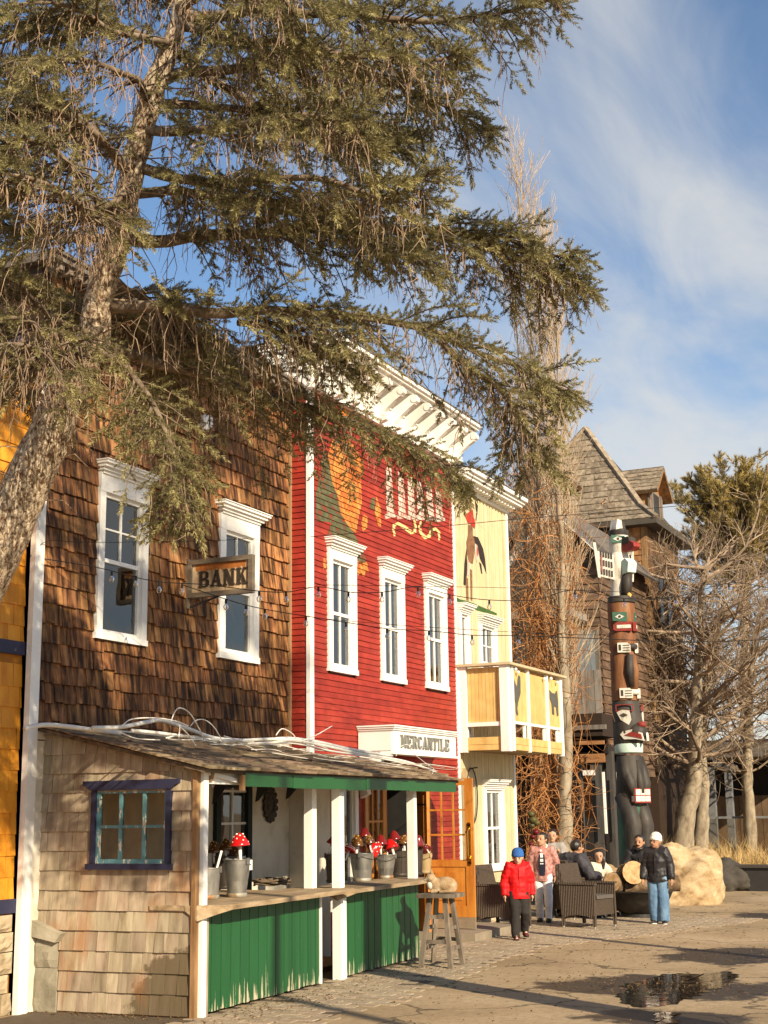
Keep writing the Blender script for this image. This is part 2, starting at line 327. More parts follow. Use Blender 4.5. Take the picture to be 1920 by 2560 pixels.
# ================================================================ ground
def mk_ground():
    m = mk('asphalt', [(.27,.192,.108),(.375,.275,.162),(.455,.345,.215)], scale=(.55,.55,.55), detail=9, rough=.86, rnd=0, bump=.35, bscale=55, fine=(160,.30), spec=.25)
    nt = m.node_tree; N = nt.nodes; L = nt.links; b = N['Principled BSDF']; old = b.inputs['Base Color'].links[0].from_socket
    ge = N.new('ShaderNodeNewGeometry')
    # damp stain round the puddle and tar-dark worn patches: distance field in metres broken up by noise
    def stain(cx, cy, rx, ry, rot):
        mp = N.new('ShaderNodeMapping'); mp.vector_type = 'TEXTURE'; mp.inputs['Location'].default_value = (cx, cy, 0); mp.inputs['Rotation'].default_value = (0,0,rot); mp.inputs['Scale'].default_value = (rx, ry, 1)
        L.new(ge.outputs['Position'], mp.inputs[0]); ln = N.new('ShaderNodeVectorMath'); ln.operation = 'LENGTH'; L.new(mp.outputs[0], ln.inputs[0]); return ln.outputs['Value']
    no = N.new('ShaderNodeTexNoise'); no.inputs['Scale'].default_value = 2.3; no.inputs['Detail'].default_value = 8; no.inputs['Roughness'].default_value = .62; L.new(ge.outputs['Position'], no.inputs['Vector'])
    d = None
    for a in STAINS:
        v = stain(*a)
        if d is None: d = v
        else:
            mn = N.new('ShaderNodeMath'); mn.operation = 'MINIMUM'; L.new(d, mn.inputs[0]); L.new(v, mn.inputs[1]); d = mn.outputs[0]
    k = N.new('ShaderNodeMath'); k.operation = 'MULTIPLY_ADD'; L.new(no.outputs[0], k.inputs[0]); k.inputs[1].default_value = 1.6; L.new(d, k.inputs[2])
    wet = N.new('ShaderNodeMapRange'); wet.inputs[1].default_value = 1.66; wet.inputs[2].default_value = 1.84; wet.inputs[3].default_value = 1; wet.inputs[4].default_value = 0; L.new(k.outputs[0], wet.inputs[0])
    n2 = N.new('ShaderNodeTexNoise'); n2.inputs['Scale'].default_value = .9; n2.inputs['Detail'].default_value = 9; n2.inputs['Roughness'].default_value = .7; L.new(ge.outputs['Position'], n2.inputs['Vector'])
    tar = N.new('ShaderNodeMapRange'); tar.inputs[1].default_value = .69; tar.inputs[2].default_value = .72; tar.inputs[4].default_value = .6; L.new(n2.outputs[0], tar.inputs[0])
    mxx = N.new('ShaderNodeMath'); mxx.operation = 'MAXIMUM'; L.new(wet.outputs[0], mxx.inputs[0]); L.new(tar.outputs[0], mxx.inputs[1])
    sc = N.new('ShaderNodeMix'); sc.data_type = 'RGBA'; L.new(mxx.outputs[0], sc.inputs[0]); L.new(old, sc.inputs[6]); sc.inputs[7].default_value = (.060,.045,.030,1)
    L.new(sc.outputs[2], b.inputs['Base Color'])
    ro = N.new('ShaderNodeMapRange'); ro.inputs[3].default_value = .86; ro.inputs[4].default_value = .5; L.new(wet.outputs[0], ro.inputs[0]); L.new(ro.outputs[0], b.inputs['Roughness'])
    # mottling, cracks and the grain of old asphalt
    col = b.inputs['Base Color'].links[0].from_socket
    n4 = N.new('ShaderNodeTexNoise'); n4.inputs['Scale'].default_value = 11; n4.inputs['Detail'].default_value = 9; n4.inputs['Roughness'].default_value = .75; L.new(ge.outputs['Position'], n4.inputs['Vector'])
    m4 = N.new('ShaderNodeMapRange'); m4.inputs[1].default_value = .3; m4.inputs[2].default_value = .7; m4.inputs[3].default_value = .70; m4.inputs[4].default_value = 1.22; L.new(n4.outputs[0], m4.inputs[0])
    wv = N.new('ShaderNodeTexNoise'); wv.inputs['Scale'].default_value = 1.6; wv.inputs['Detail'].default_value = 5; L.new(ge.outputs['Position'], wv.inputs['Vector'])
    wa = N.new('ShaderNodeVectorMath'); wa.operation = 'MULTIPLY_ADD'; L.new(wv.outputs['Color'], wa.inputs[0]); wa.inputs[1].default_value = (.9,.9,.9); L.new(ge.outputs['Position'], wa.inputs[2])
    vo = N.new('ShaderNodeTexVoronoi'); vo.feature = 'DISTANCE_TO_EDGE'; vo.inputs['Scale'].default_value = .42; L.new(wa.outputs[0], vo.inputs['Vector'])
    ck = N.new('ShaderNodeMapRange'); ck.inputs[1].default_value = .004; ck.inputs[2].default_value = .012; ck.inputs[3].default_value = .38; ck.inputs[4].default_value = 1; L.new(vo.outputs['Distance'], ck.inputs[0])
    pr = N.new('ShaderNodeMath'); pr.operation = 'MULTIPLY'; L.new(m4.outputs[0], pr.inputs[0]); L.new(ck.outputs[0], pr.inputs[1])
    fs_ = N.new('ShaderNodeVectorMath'); fs_.operation = 'SCALE'; L.new(col, fs_.inputs[0]); L.new(pr.outputs[0], fs_.inputs['Scale']); L.new(fs_.outputs[0], b.inputs['Base Color'])
    return m
PUD = [onz(*p) for p in ((1549,2487),(1577,2462),(1638,2440),(1693,2434),(1752,2436),(1810,2430),(1850,2436),(1798,2468),(1737,2492),(1682,2514),(1610,2520),(1554,2512))]
PUD2 = [onz(*p) for p in ((1732,2421),(1760,2393),(1821,2367),(1887,2353),(1925,2356),(1920,2374),(1880,2402),(1832,2428),(1770,2432))]
PUD3 = [onz(*p) for p in ((1640,2546),(1662,2528),(1690,2536),(1684,2556),(1650,2562))]
def cen(P): c = sum(P, Vector())/len(P); return c
_c1, _c2, _c4 = cen(PUD), cen(PUD2), onz(1850, 2480)
STAINS = [(_c1.x, _c1.y, 1.25, .95, R(-25)), (_c2.x, _c2.y, .95, 1.1, R(-20)), (_c1.x-.75, _c1.y-.35, .8, .5, R(-28)), (cen(PUD3).x, cen(PUD3).y, .8, .5, 0)]
_p = onz(640, 2545); STAINS += [(_p.x, _p.y, 1.1, .5, R(80))]
_p = onz(1900, 2290); STAINS += [(_p.x, _p.y, .5, .9, R(10))]
g = MB(); g.add([(-400,-200,0),(400,-200,0),(400,900,0),(-400,900,0)], [(0,1,2,3)])
struct(g.build('ground', mk_ground()))
# puddles: still rain water lying in the hollows of the asphalt
def mk_water():
    m = bpy.data.materials.new('rain_water'); m.use_nodes = True; nt = m.node_tree; N = nt.nodes; L = nt.links; b = N['Principled BSDF']
    b.inputs['Base Color'].default_value = (.018,.014,.010,1); b.inputs['Roughness'].default_value = .035; b.inputs['IOR'].default_value = 1.33; b.inputs['Specular IOR Level'].default_value = .5
    ge = N.new('ShaderNodeNewGeometry'); no = N.new('ShaderNodeTexNoise'); no.inputs['Scale'].default_value = 7; no.inputs['Detail'].default_value = 3; L.new(ge.outputs['Position'], no.inputs['Vector'])
    rr = N.new('ShaderNodeMapRange'); rr.inputs[1].default_value = .45; rr.inputs[2].default_value = .65; rr.inputs[3].default_value = .03; rr.inputs[4].default_value = .11; L.new(no.outputs[0], rr.inputs[0]); L.new(rr.outputs[0], b.inputs['Roughness'])
    bp = N.new('ShaderNodeBump'); bp.inputs['Strength'].default_value = .035; bp.inputs['Distance'].default_value = .03; L.new(no.outputs[0], bp.inputs['Height']); L.new(bp.outputs[0], b.inputs['Normal'])
    return m
WATER = mk_water()
def puddle(P, seed):
    rs = random.Random(seed); pts = []
    for i in range(len(P)):
        a, b = P[i], P[(i+1) % len(P)]
        for k in range(16):
            q = a.lerp(b, k/16); n = Vector((b.y-a.y, a.x-b.x, 0)).normalized()
            w = noise.noise(q*2.1)*.10 + noise.noise(q*6)*.09 + noise.noise(q*17)*.05; pts.append(q + n*w + Vector((0,0,.005)))
    c = cen(pts); c.z = .005
    mb = MB(); mb.add(pts+[c], [(i, (i+1) % len(pts), len(pts)) for i in range(len(pts))])
    return struct(mb.build('puddle', WATER))
puddle(PUD, 1); puddle(PUD3, 3)
# brick-shaped pavers along the shop fronts, running parallel to the street, worn away towards the asphalt
PAV = mk('paver_stone', [(.26,.195,.125),(.34,.265,.18),(.40,.32,.225)], scale=(2.5,2.5,2.5), rough=.88, rnd=.09, bump=.4, bscale=70, fine=(60,.18), hue=.006)
paving = struct(bpy.data.objects.new('paving', None)); COL.objects.link(paving)
def pavers():
    e0, e1 = onz(760, 2560), onz(1310, 2372)                     # edge of the paved strip
    rs = random.Random(4); me = unit_mesh('paver', MB().add(
        [(0,0,0),(1,0,0),(1,1,0),(0,1,0),(.03,.05,.014),(.97,.05,.014),(.97,.95,.014),(.03,.95,.014)], _boxf), PAV)
    rec = []; w, l = .15, .30
    y = 10.2; row = 0
    ang = R(2.2)
    while y < 24.5:
        x = -7.2 - .047*(y-11.3) if y < 17 else -8.7
        edge = e0.x + (e1.x-e0.x)*(y-e0.y)/(e1.y-e0.y) if y < e1.y else e1.x + .35*(y-e1.y)
        edge += .25*noise.noise(Vector((0, y*.8, 3)))
        x -= (row % 2)*l*.5
        while x < edge:
            if rs.random() > .03: rec.append((x + rs.gauss(0,.002), y + rs.gauss(0,.002), l-.012, w-.012, rs.gauss(0,.0012), rs.gauss(0,.004)))
            x += l
        y += w; row += 1
    rec.sort(key=lambda r: abs(r[1]-14.5) + (0 if r[0] > -7.6 else 3))
    def mat(x, y, l, w, dz, a):
        M = Matrix.Translation((x, y, -.006+dz)) @ Matrix.Rotation(a, 4, 'Z') @ Matrix.Diagonal((l, w, 1, 1)); return M
    for r_ in rec[:300]: piece('paver', me, paving, mat(*r_))
    mb = MB()
    for r_ in rec[300:]:
        M = mat(*r_); mb.add([M @ Vector(v) for v in ((0,0,0),(1,0,0),(1,1,0),(0,1,0),(.03,.05,.014),(.97,.05,.014),(.97,.95,.014),(.03,.95,.014))], _boxf)
    tag(mb.build('pavers', PAV, paving), kind='stuff')
    # sanded joints under the pavers
    j = MB(); j.add([(-9.0,10.0,.0025),(e0.x+.05,10.0,.0025),(e0.x+.05,e0.y,.0025),(e1.x+.05,e1.y,.0025),(e1.x+1.1,24.5,.0025),(-9.0,24.5,.0025)], [(0,1,2,3,4,5)])
    j.build('joint_sand', mk('joint_sand', [(.085,.064,.043),(.125,.098,.066)], scale=(9,9,9), rough=.95, rnd=0, bump=.2), paving)
pavers()
# ================================================================ windows
def sash_window(bld, fr, s0, s1, t0, t1, casing=.11, head=.32, cols=2, split=(.5,), sub=1, curtain=None, mat=None, crown=.09, glass=None, deep=.9, room=None, lower_plain=False):
    """casing boards, crown, sash, each pane, and the room behind. s0..t1 outer edge of the casing"""
    mat = mat or WHITE2; glass = glass or GLASS; room = room or ROOM; c = casing; th = t1-head
    w = MB(); w.fb(fr, s0, s0+c, t0, th, .0, .05); w.fb(fr, s1-c, s1, t0, th, .0, .05); w.fb(fr, s0-.001, s1+.001, th, t1-.1, .0, .055)
    win = w.build('window', mat, bld)
    k = MB(); k.fb(fr, s0-.015, s1+.015, t0, t0+c*.62, .0, .06); k.build('sill', mat, win)
    k = MB(); steps = [(-.01,.075,t1-.13,t1-.1), (crown*.35,.10,t1-.1,t1-.065), (crown*.7,.135,t1-.065,t1-.03), (crown,.165,t1-.03,t1)]
    for e, d, a, b in steps: k.fb(fr, s0-e, s1+e, a, b, .002, d)
    k.fb(fr, s0-crown-.01, s1+crown+.01, t1, t1+.012, .0, .18)
    k.build('cornice', mat, win)
    a0, a1, b0, b1 = s0+c, s1-c, t0+c*.62, th
    sa = MB(); q = .035
    sa.fb(fr, a0, a0+q, b0, b1, -.05, .012); sa.fb(fr, a1-q, a1, b0, b1, -.05, .012); sa.fb(fr, a0+q, a1-q, b0, b0+.05, -.05, .012); sa.fb(fr, a0+q, a1-q, b1-.045, b1, -.05, .012)
    T = [b0+.05] + [b0+(b1-b0)*x for x in split] + [b1-.045]
    for x in T[1:-1]: sa.fb(fr, a0+q, a1-q, x-.022, x+.022, -.045, .006)
    S = [a0+q + (a1-a0-2*q)*i/cols for i in range(cols+1)]
    for i in range(1, cols):
        for j in range(len(T)-1):
            if lower_plain and j == 0: continue
            lo = T[j] + (.022 if j else 0); hi = T[j+1] - (.022 if j < len(T)-2 else 0)
            sa.fb(fr, S[i]-.011, S[i]+.011, lo, hi, -.035, .0)
            if sub > 1:
                pass
    if sub > 1:
        for j in range(len(T)-1):
            if lower_plain and j == 0: continue
            for n in range(1, sub):
                x = T[j] + (T[j+1]-T[j])*n/sub
                for i in range(cols): sa.fb(fr, S[i]+(.011 if i else 0), S[i+1]-(.011 if i < cols-1 else 0), x-.01, x+.01, -.034, -.001)
    sa.build('sash', mat, win)
    for i in range(cols):
        for j in range(len(T)-1):
            lo = T[j] + (.022 if j else 0); hi = T[j+1] - (.022 if j < len(T)-2 else 0)
            p = MB(); p.add([fr(S[i],lo,-.02), fr(S[i+1],lo,-.02), fr(S[i+1],hi,-.02), fr(S[i],hi,-.02)], [(0,1,2,3)]); p.build('pane', glass, win)
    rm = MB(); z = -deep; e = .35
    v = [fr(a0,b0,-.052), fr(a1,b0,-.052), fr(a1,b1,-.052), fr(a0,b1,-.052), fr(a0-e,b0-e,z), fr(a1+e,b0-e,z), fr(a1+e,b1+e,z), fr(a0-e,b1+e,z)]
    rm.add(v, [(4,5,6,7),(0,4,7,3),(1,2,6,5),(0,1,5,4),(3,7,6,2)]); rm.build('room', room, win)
    if curtain:
        u0, u1, v0, v1 = curtain; cu = MB(); n = 14; vs = []
        for i in range(n+1):
            s = a0 + (a1-a0)*(u0+(u1-u0)*i/n); d = -.12 - .02*(i % 2)
            vs += [fr(s, b0+(b1-b0)*v0, d), fr(s, b0+(b1-b0)*v1, d)]
        cu.add(vs, [(2*i, 2*i+2, 2*i+3, 2*i+1) for i in range(n)]); cu.build('curtain', CURTAIN, win)
    return win, (a0-.01, a1+.01, b0-.01, b1+.01)
# ================================================================ orange shingled building at the left edge
ORANGE = mk('orange_shingle_paint', [(.50,.175,.012),(.68,.27,.02),(.74,.33,.035)], scale=(6,6,2), rough=.6, rnd=.10, bump=.2, bscale=30)
NAVY = mk_peel('navy_paint', (.026,.028,.062), (.16,.14,.13), thr=.68, scale=(5,5,9))
STONE = mk('rough_stone', [(.30,.22,.13),(.42,.33,.21),(.50,.41,.28)], scale=(4,4,4), rough=.92, rnd=.16, bump=.8, bscale=9)
ob = thing('shingled_house', 'orange shingled house with navy trim and stone base at the left edge', 'house', (-9.06, 10.9, 0))
ob.location = (0,0,0); FO = fx(-9.09)
wall(FO, 7.0, 10.965, 0, 6.4, -.25, -.002).build('wall', flat('orange_wall', (.35,.13,.01)), ob)
shingle_wall(ob, FO, 9.6, 10.965, 1.05, 6.3, .2, .15, .22, ORANGE, holes=[(9,11.2,3.35,3.5)], key=lambda r: -r[0], maxn=150, ragged=.004)
MB().fb(FO, 7, 10.968, 3.36, 3.49, 0, .035).build('trim_band', NAVY, ob)
MB().fb(FO, 7, 10.968, .92, 1.05, 0, .045).build('trim_band', NAVY, ob)
MB().fb(FO, 7, 10.96, 6.3, 6.5, 0, .3).build('eave', NAVY, ob)
def stone_block(fr, s0, s1, t0, t1, d0, d1, seed):
    rs = random.Random(seed); n = 4; mb = MB(); vs = []; 
    for j in range(n+1):
        for i in range(n+1):
            e = 0 if i in (0,n) or j in (0,n) else 1
            vs.append(fr(s0+(s1-s0)*(i/n)+e*rs.uniform(-.01,.01), t0+(t1-t0)*(j/n)+e*rs.uniform(-.01,.01), d1*(.55 if not e else 1)+e*rs.uniform(-.018,.018)))
    k = len(vs)
    for j in range(n+1):
        for i in range(n+1):
            if i in (0,n) or j in (0,n): pass
    fs = [(j*(n+1)+i, j*(n+1)+i+1, (j+1)*(n+1)+i+1, (j+1)*(n+1)+i) for j in range(n) for i in range(n)]
    mb.add(vs, fs); mb.fb(fr, s0, s1, t0, t1, d0, d1*.5); return mb
t = 0.0; q = 0
for hh in (.2,.17,.2,.18,.16):
    s = 9.9 + (q % 2)*.12
    while s < 10.96:
        w = random.uniform(.24,.42); e = min(s+w, 10.965)
        if e-s > .06: stone_block(FO, s+.006, e-.006, t+.005, t+hh-.005, 0, .06, q*17+int(s*40)).build('stone', STONE, ob)
        s += w
    t += hh; q += 1
# ================================================================ bank building
BSH = mk('cedar_shingle', [(.016,.008,.005),(.07,.03,.012),(.26,.11,.036),(.42,.205,.078),(.52,.31,.155)], pos=[.30,.42,.52,.62,.76], scale=(13,13,1.15), detail=9, rough=.8, rnd=.20, bump=.3, dist=.35, hue=.006)
def blotch(m):       # big weathered areas where the stain has gone dark
    nt = m.node_tree; N = nt.nodes; L = nt.links; b = N['Principled BSDF']; old = b.inputs['Base Color'].links[0].from_socket
    ge = N.new('ShaderNodeNewGeometry'); no = N.new('ShaderNodeTexNoise'); no.inputs['Scale'].default_value = 1.5; no.inputs['Detail'].default_value = 7; no.inputs['Roughness'].default_value = .65; L.new(ge.outputs['Position'], no.inputs['Vector'])
    mr = N.new('ShaderNodeMapRange'); mr.inputs[1].default_value = .38; mr.inputs[2].default_value = .66; mr.inputs[3].default_value = .38; mr.inputs[4].default_value = 1.18; L.new(no.outputs[0], mr.inputs[0])
    sc = N.new('ShaderNodeVectorMath'); sc.operation = 'SCALE'; L.new(old, sc.inputs[0]); L.new(mr.outputs[0], sc.inputs['Scale']); L.new(sc.outputs[0], b.inputs['Base Color'])
blotch(BSH)
bk = thing('shingled_building', 'weathered brown cedar-shingled building with two tall white windows', 'building')
FBK = fx(-9.04); BY0, BY1, BT = 10.97, 16.26, 7.45
LW = (12.02, 12.93, 3.64, 5.56); RW = (14.46, 15.40, 3.66, 5.58)
_, h1 = sash_window(bk, FBK, *LW, casing=.10, cols=2, split=(.52,), sub=2, lower_plain=True, mat=WHITE, crown=.05, deep=.7)
_, h2 = sash_window(bk, FBK, *RW, casing=.13, cols=2, split=(.52,), sub=2, lower_plain=True, mat=WHITE, crown=.10, deep=.7)
STW = (12.60, 13.42, .95, 2.12)                                      # window behind the stall
wall(FBK, BY0, BY1, 0, BT, -.3, -.003, holes=[h1, h2, STW]).build('wall', flat('sheathing', (.05,.03,.02)), bk)
wall(fy(BY0), -16, -9.35, 0, BT, -.2, 0).build('side_wall', flat('sheathing', (.05,.03,.02)), bk)
hol = [(LW[0],LW[1],LW[2],LW[3]), (RW[0],RW[1],RW[2],RW[3])]
shingle_wall(bk, FBK, BY0+.145, BY1-.04, 2.55, BT, .196, .12, .24, BSH, holes=hol, thick=.032, key=lambda r: abs(r[2]-4.4)+.25*abs(r[0]-13.6), ragged=.028)
mb = MB(); mb.fb(FBK, BY0, BY0+.14, 0, 6.6, -.05, .06); mb.build('corner_board', WHITE, bk)
mb = MB(); mb.fb(FBK, BY1-.04, BY1-.002, 2.3, BT, 0, .05); mb.build('corner_board', mk('raw_cedar', [(.30,.17,.08),(.42,.27,.15)], scale=(9,9,1.5), rnd=.1), bk)
ROOFW = mk('weathered_roof', [(.06,.05,.042),(.12,.10,.085),(.2,.17,.14)], scale=(4,12,12), rough=.9, rnd=.2, bump=.4)
rf = MB(); rf.fb(FBK, BY0-.1, BY1-.02, BT, BT+.06, -5, .24); rf.fb(FBK, BY0-.1, BY1-.02, BT+.062, BT+.10, -5, .27); rf = rf.build('roof', ROOFW, bk)
for i in range(34):
    y = BY0 + .05 + i*.153
    MB().fb(FBK, y, y+.06, BT-.07, BT-.001, .02, .2).build('rafter_end', mk('gray_wood', [(.14,.11,.085),(.24,.2,.16)], scale=(9,9,3), rnd=.15), rf)
fl = MB(); p = onx(478, 1068, -9.04)
fl.box(-9.02,-8.86,p.y-.03,p.y+.03,p.z-.02,p.z+.02); fl.lathe([(.02,-.09),(.06,-.07),(.075,0),(.07,.1),(.03,.13)], 12, (-8.82,p.y,p.z))
tag(fl.build('flood_lamp', WHITE2), 'small white flood lamp high on the brown shingle wall', 'lamp')
# ---------------------------------------------------------------- letters drawn from strokes with slab serifs
def glyph(ch):
    """list of polygons in a 1 x 1 cell"""
    P = []; q = lambda x0,y0,x1,y1: P.append([(x0,y0),(x1,y0),(x1,y1),(x0,y1)])
    def st(a, b, w): P.append([(a[0]-w/2,a[1]),(a[0]+w/2,a[1]),(b[0]+w/2,b[1]),(b[0]-w/2,b[1])])
    sv = .09
    def stem(x, w=.24, e=.09): q(x-w/2,0,x+w/2,1); q(x-w/2-e,0,x+w/2+e,sv); q(x-w/2-e,1-sv,x+w/2+e,1)
    def bowl(x0, x1, y0, y1, w): 
        c = (x1-x0)*.55
        P.append([(x0,y1),(x1-c,y1),(x1-c*.3,y1-.05),(x1,y1-.14),(x1,y0+.14),(x1-c*.3,y0+.05),(x1-c,y0),(x0,y0),(x0,y0+.09),(x1-w-.04,y0+.09),(x1-w,y0+.16),(x1-w,y1-.16),(x1-w-.04,y1-.09),(x0,y1-.09)])
    if ch == 'B': stem(.25); bowl(.3,.9,.48,1,.22); bowl(.3,.96,0,.52,.24)
    elif ch == 'A': st((.14,0),(.5,1),.14); st((.8,0),(.52,1),.26); q(.24,.27,.68,.38); q(.0,0,.3,sv); q(.6,0,1,sv)
    elif ch == 'N': stem(.17,.14); stem(.85,.14); st((.76,0),(.22,1),.28)
    elif ch == 'K': stem(.25); st((.42,.45),(.78,1),.14); st((.8,0),(.5,.6),.24); q(.62,0,1,sv); q(.62,1-sv,1,1)
    elif ch == 'M': stem(.13,.12); stem(.85,.2,.07); st((.46,.1),(.2,1),.18); st((.48,.1),(.78,1),.1)
    elif ch == 'E': stem(.27); q(.3,0,.9,.1); q(.3,.9,.9,1); q(.3,.46,.7,.55); q(.82,0,.92,.28); q(.82,.72,.92,1); q(.64,.36,.72,.66)
    elif ch == 'R': stem(.25); bowl(.3,.92,.46,1,.22); st((.82,0),(.56,.5),.24); q(.72,0,1,sv)
    elif ch == 'C': P.append([(.9,.72),(.78,.72),(.7,.86),(.55,.9),(.38,.78),(.36,.22),(.55,.1),(.7,.14),(.8,.28),(.92,.28),(.84,.08),(.6,0),(.3,.04),(.1,.25),(.08,.75),(.28,.96),(.6,1),(.84,.92)])
    elif ch == 'T': stem(.5); q(.04,.9,.96,1); q(.04,.68,.13,.9); q(.87,.68,.96,.9)
    elif ch == 'I': stem(.5)
    elif ch == 'L': stem(.27); q(.3,0,.92,.1); q(.83,0,.92,.32)
    return P
def lettering(parent, fr, text, s0, s1, t0, t1, d0, d1, mat, gap=.08, name='letter', slant=0):
    n = len(text); wd = [.55 if c == 'I' else 1.18 if c == 'M' else 1 for c in text]; tot = sum(wd); s = s0
    for i, ch in enumerate(text):
        w = (s1-s0)*wd[i]/tot; mb = MB()
        for k, poly in enumerate(glyph(ch)):
            mb.prism(fr, [(s + w*(gap/2+(1-gap)*x), t0+(t1-t0)*y) for x, y in poly], d0, d1 + k*.0004)
        mb.build(name, mat, parent); s += w
# ---------------------------------------------------------------- hanging BANK sign, at right angles to the wall
sy = onx(465, 1400, -9.04).y; FS = fy(sy)
a = ony(463, 1399, sy); b = ony(632, 1391, sy); c = ony(462, 1497, sy)
SX0, SX1, SZ0, SZ1 = -9.0, b.x+.01, c.z, (a.z+b.z)/2
sg = thing('hanging_sign', 'framed weathered wooden BANK sign projecting from the shingled wall', 'sign', (0,0,0))
SGW = mk('sign_wood', [(.28,.19,.10),(.52,.37,.21),(.68,.52,.34)], scale=(14,14,2.0), detail=8, rough=.85, rnd=.08, bump=.25)
SGF = mk('sign_frame_wood', [(.10,.075,.05),(.2,.155,.11)], scale=(4,14,14), rough=.85, rnd=.15, bump=.3)
for i in range(7):
    w = (SX1-SX0-.08)/7; MB().fb(FS, SX0+.04+i*w, SX0+.04+(i+1)*w-.002, SZ0+.04, SZ1-.04, -.02, .0).build('board', SGW, sg)
f = .055
MB().fb(FS, SX0, SX1, SZ1-f, SZ1, -.035, .03).build('frame_rail', SGF, sg); MB().fb(FS, SX0, SX1, SZ0, SZ0+f, -.035, .03).build('frame_rail', SGF, sg)
MB().fb(FS, SX0, SX0+f, SZ0+f, SZ1-f, -.035, .029).build('frame_stile', SGF, sg); MB().fb(FS, SX1-f, SX1, SZ0+f, SZ1-f, -.035, .029).build('frame_stile', SGF, sg)
# rust-red weathered strip that runs along the top of the board
mb = MB(); pts = [(SX0+.1, SZ1-f-.002)]; n = 26
for i in range(n+1):
    x = SX0+.1+(SX1-f-.05-SX0-.1)*i/n; pts.append((x, SZ1-f-.06-.028*abs(math.sin(i*1.7))-.02*noise.noise(Vector((i*.6,2,1)))))
pts.append((SX1-f-.05, SZ1-f-.002)); mb.prism(FS, pts, .0005, .003); mb.build('rust_stain', mk('rust_stain', [(.30,.09,.02),(.46,.17,.04)], scale=(14,14,5), rnd=0), sg)
lettering(sg, FS, 'BANK', SX0+.13, SX1-f-.012, SZ0+.115, SZ1-f-.085, .001, .014, mk('worn_black_letter', [(.020,.014,.010),(.05,.035,.024),(.11,.08,.055)], pos=[.3,.6,.8], scale=(20,20,4), rnd=.04), gap=.10)
MB().bar((-9.03, sy, SZ1+.02), (-9.03, sy, SZ0-.12), .06, .07).build('bracket', SGF, sg)
MB().bar((-9.0, sy+.035, SZ0-.1), (-8.6, sy+.035, SZ0), .02, .02).build('brace', IRON, sg)
# ================================================================ red building
RED = mk('red_clapboard', [(.21,.018,.011),(.285,.027,.015),(.35,.042,.022)], scale=(1.2,1.2,3), detail=8, rough=.62, rnd=.12, bump=.15, bscale=35, fine=(6,.16))
rd = thing('clapboard_building', 'tall red clapboard building with white bracketed cornice and flower mural', 'building')
RX, RY0, RY1, RT = -8.745, 16.27, 21.345, 7.53
FRD = fx(RX); FRS = fy(RY0)
RWIN = [(16.78,17.63,3.68,5.5), (18.45,19.28,3.68,5.48), (20.08,20.94,3.69,5.48)]
holes = []
for i, w in enumerate(RWIN):
    _, h = sash_window(rd, FRD, *w, casing=.115, head=.27, cols=2, split=(.5,), crown=.06, curtain=[(.0,.5,.30,1),(0,.36,.48,1),None][i], room=ROOM if i < 2 else mk('warm_room',[(.14,.10,.06),(.2,.15,.09)],rnd=0))
    holes.append(h)
LOWW = (16.80, 17.62, .55, 2.35)
_, hl = sash_window(rd, FRD, *LOWW, casing=.1, head=.2, cols=2, split=(.5,), crown=.03, deep=.8); holes.append(hl)
DOORH = (17.93, 19.60, 0, 2.28); holes.append(DOORH)
wall(FRD, RY0+.002, RY1-.005, 0, RT, -.25, -.004, holes).build('wall', flat('red_sheathing', (.08,.01,.008)), rd)
wall(FRS, -12, RX-.002, 0, RT, -.2, -.004).build('side_wall', flat('red_sheathing', (.08,.01,.008)), rd)
COURSE = .0792; RDB, RDT = .018, .004
cutall = [(w[0]+.01, w[1]-.01, w[2]+.01, w[3]-.03) for w in RWIN] + [(LOWW[0]+.01,LOWW[1]-.01,LOWW[2]+.01,LOWW[3]-.03), (DOORH[0]-.05,DOORH[1]+.05,0,2.33)]
nrow = int(RT/COURSE)+1
um = unit_mesh('clapboard', MB().lap(WF, 0, 1, 0, 1.04, RDB, RDT), RED)
for r_ in range(nrow):
    t = r_*COURSE; hgt = min(COURSE, RT-t)
    for a, b in spans(RY0+.09, RY1-.02, [(c[0], c[1]) for c in cutall if c[2] < t+COURSE and c[3] > t]):
        piece('clapboard', um, rd, frm(FRD, a, t, 0, b-a, hgt, random.uniform(.85,1.15)))
    if t > 2.0: piece('clapboard', um, rd, frm(FRS, -9.3, t, 0, RX-.0-(-9.3), hgt, random.uniform(.85,1.15)))
mb = MB(); mb.fb(FRD, RY0-.028, RY0+.09, .0, RT-.001, -.02, .035); mb.build('corner_board', WHITE2, rd)
mb = MB(); mb.fb(FRD, RY1-.02, RY1+.06, .0, RT-.001, -.02, .03); mb.build('corner_board', WHITE2, rd)
# cornice: frieze, brackets, soffit and crown
cz = RT; co = MB()
co.fb(FRD, RY0-.05, RY1+.05, cz, cz+.30, -.55, .07); co.fb(FRD, RY0-.07, RY1+.07, cz-.03, cz-.001, -.55, .10); co.fb(FRD, RY0-.06, RY1+.06, cz+.302, cz+.36, -.55, .10)
co = co.build('cornice', WHITE, rd)
k = MB(); k.fb(FRD, RY0-.09, RY1+.09, cz+.362, cz+.52, -.62, .14); k.build('frieze', WHITE, co)
k = MB(); k.fb(FRD, RY0-.12, RY1+.09, cz+.522, cz+.56, -.66, .44); k.fb(FRD, RY0-.14, RY1+.09, cz+.562, cz+.60, -.7, .50); k.fb(FRD, RY0-.16, RY1+.09, cz+.602, cz+.655, -.72, .54); k.build('crown', WHITE, co)
k = MB(); k.fb(FRD, RY0-.17, RY1+.09, cz+.657, cz+.675, -6, .555); k.build('flashing', flat('lead_flashing', (.16,.155,.15), rough=.5), co)
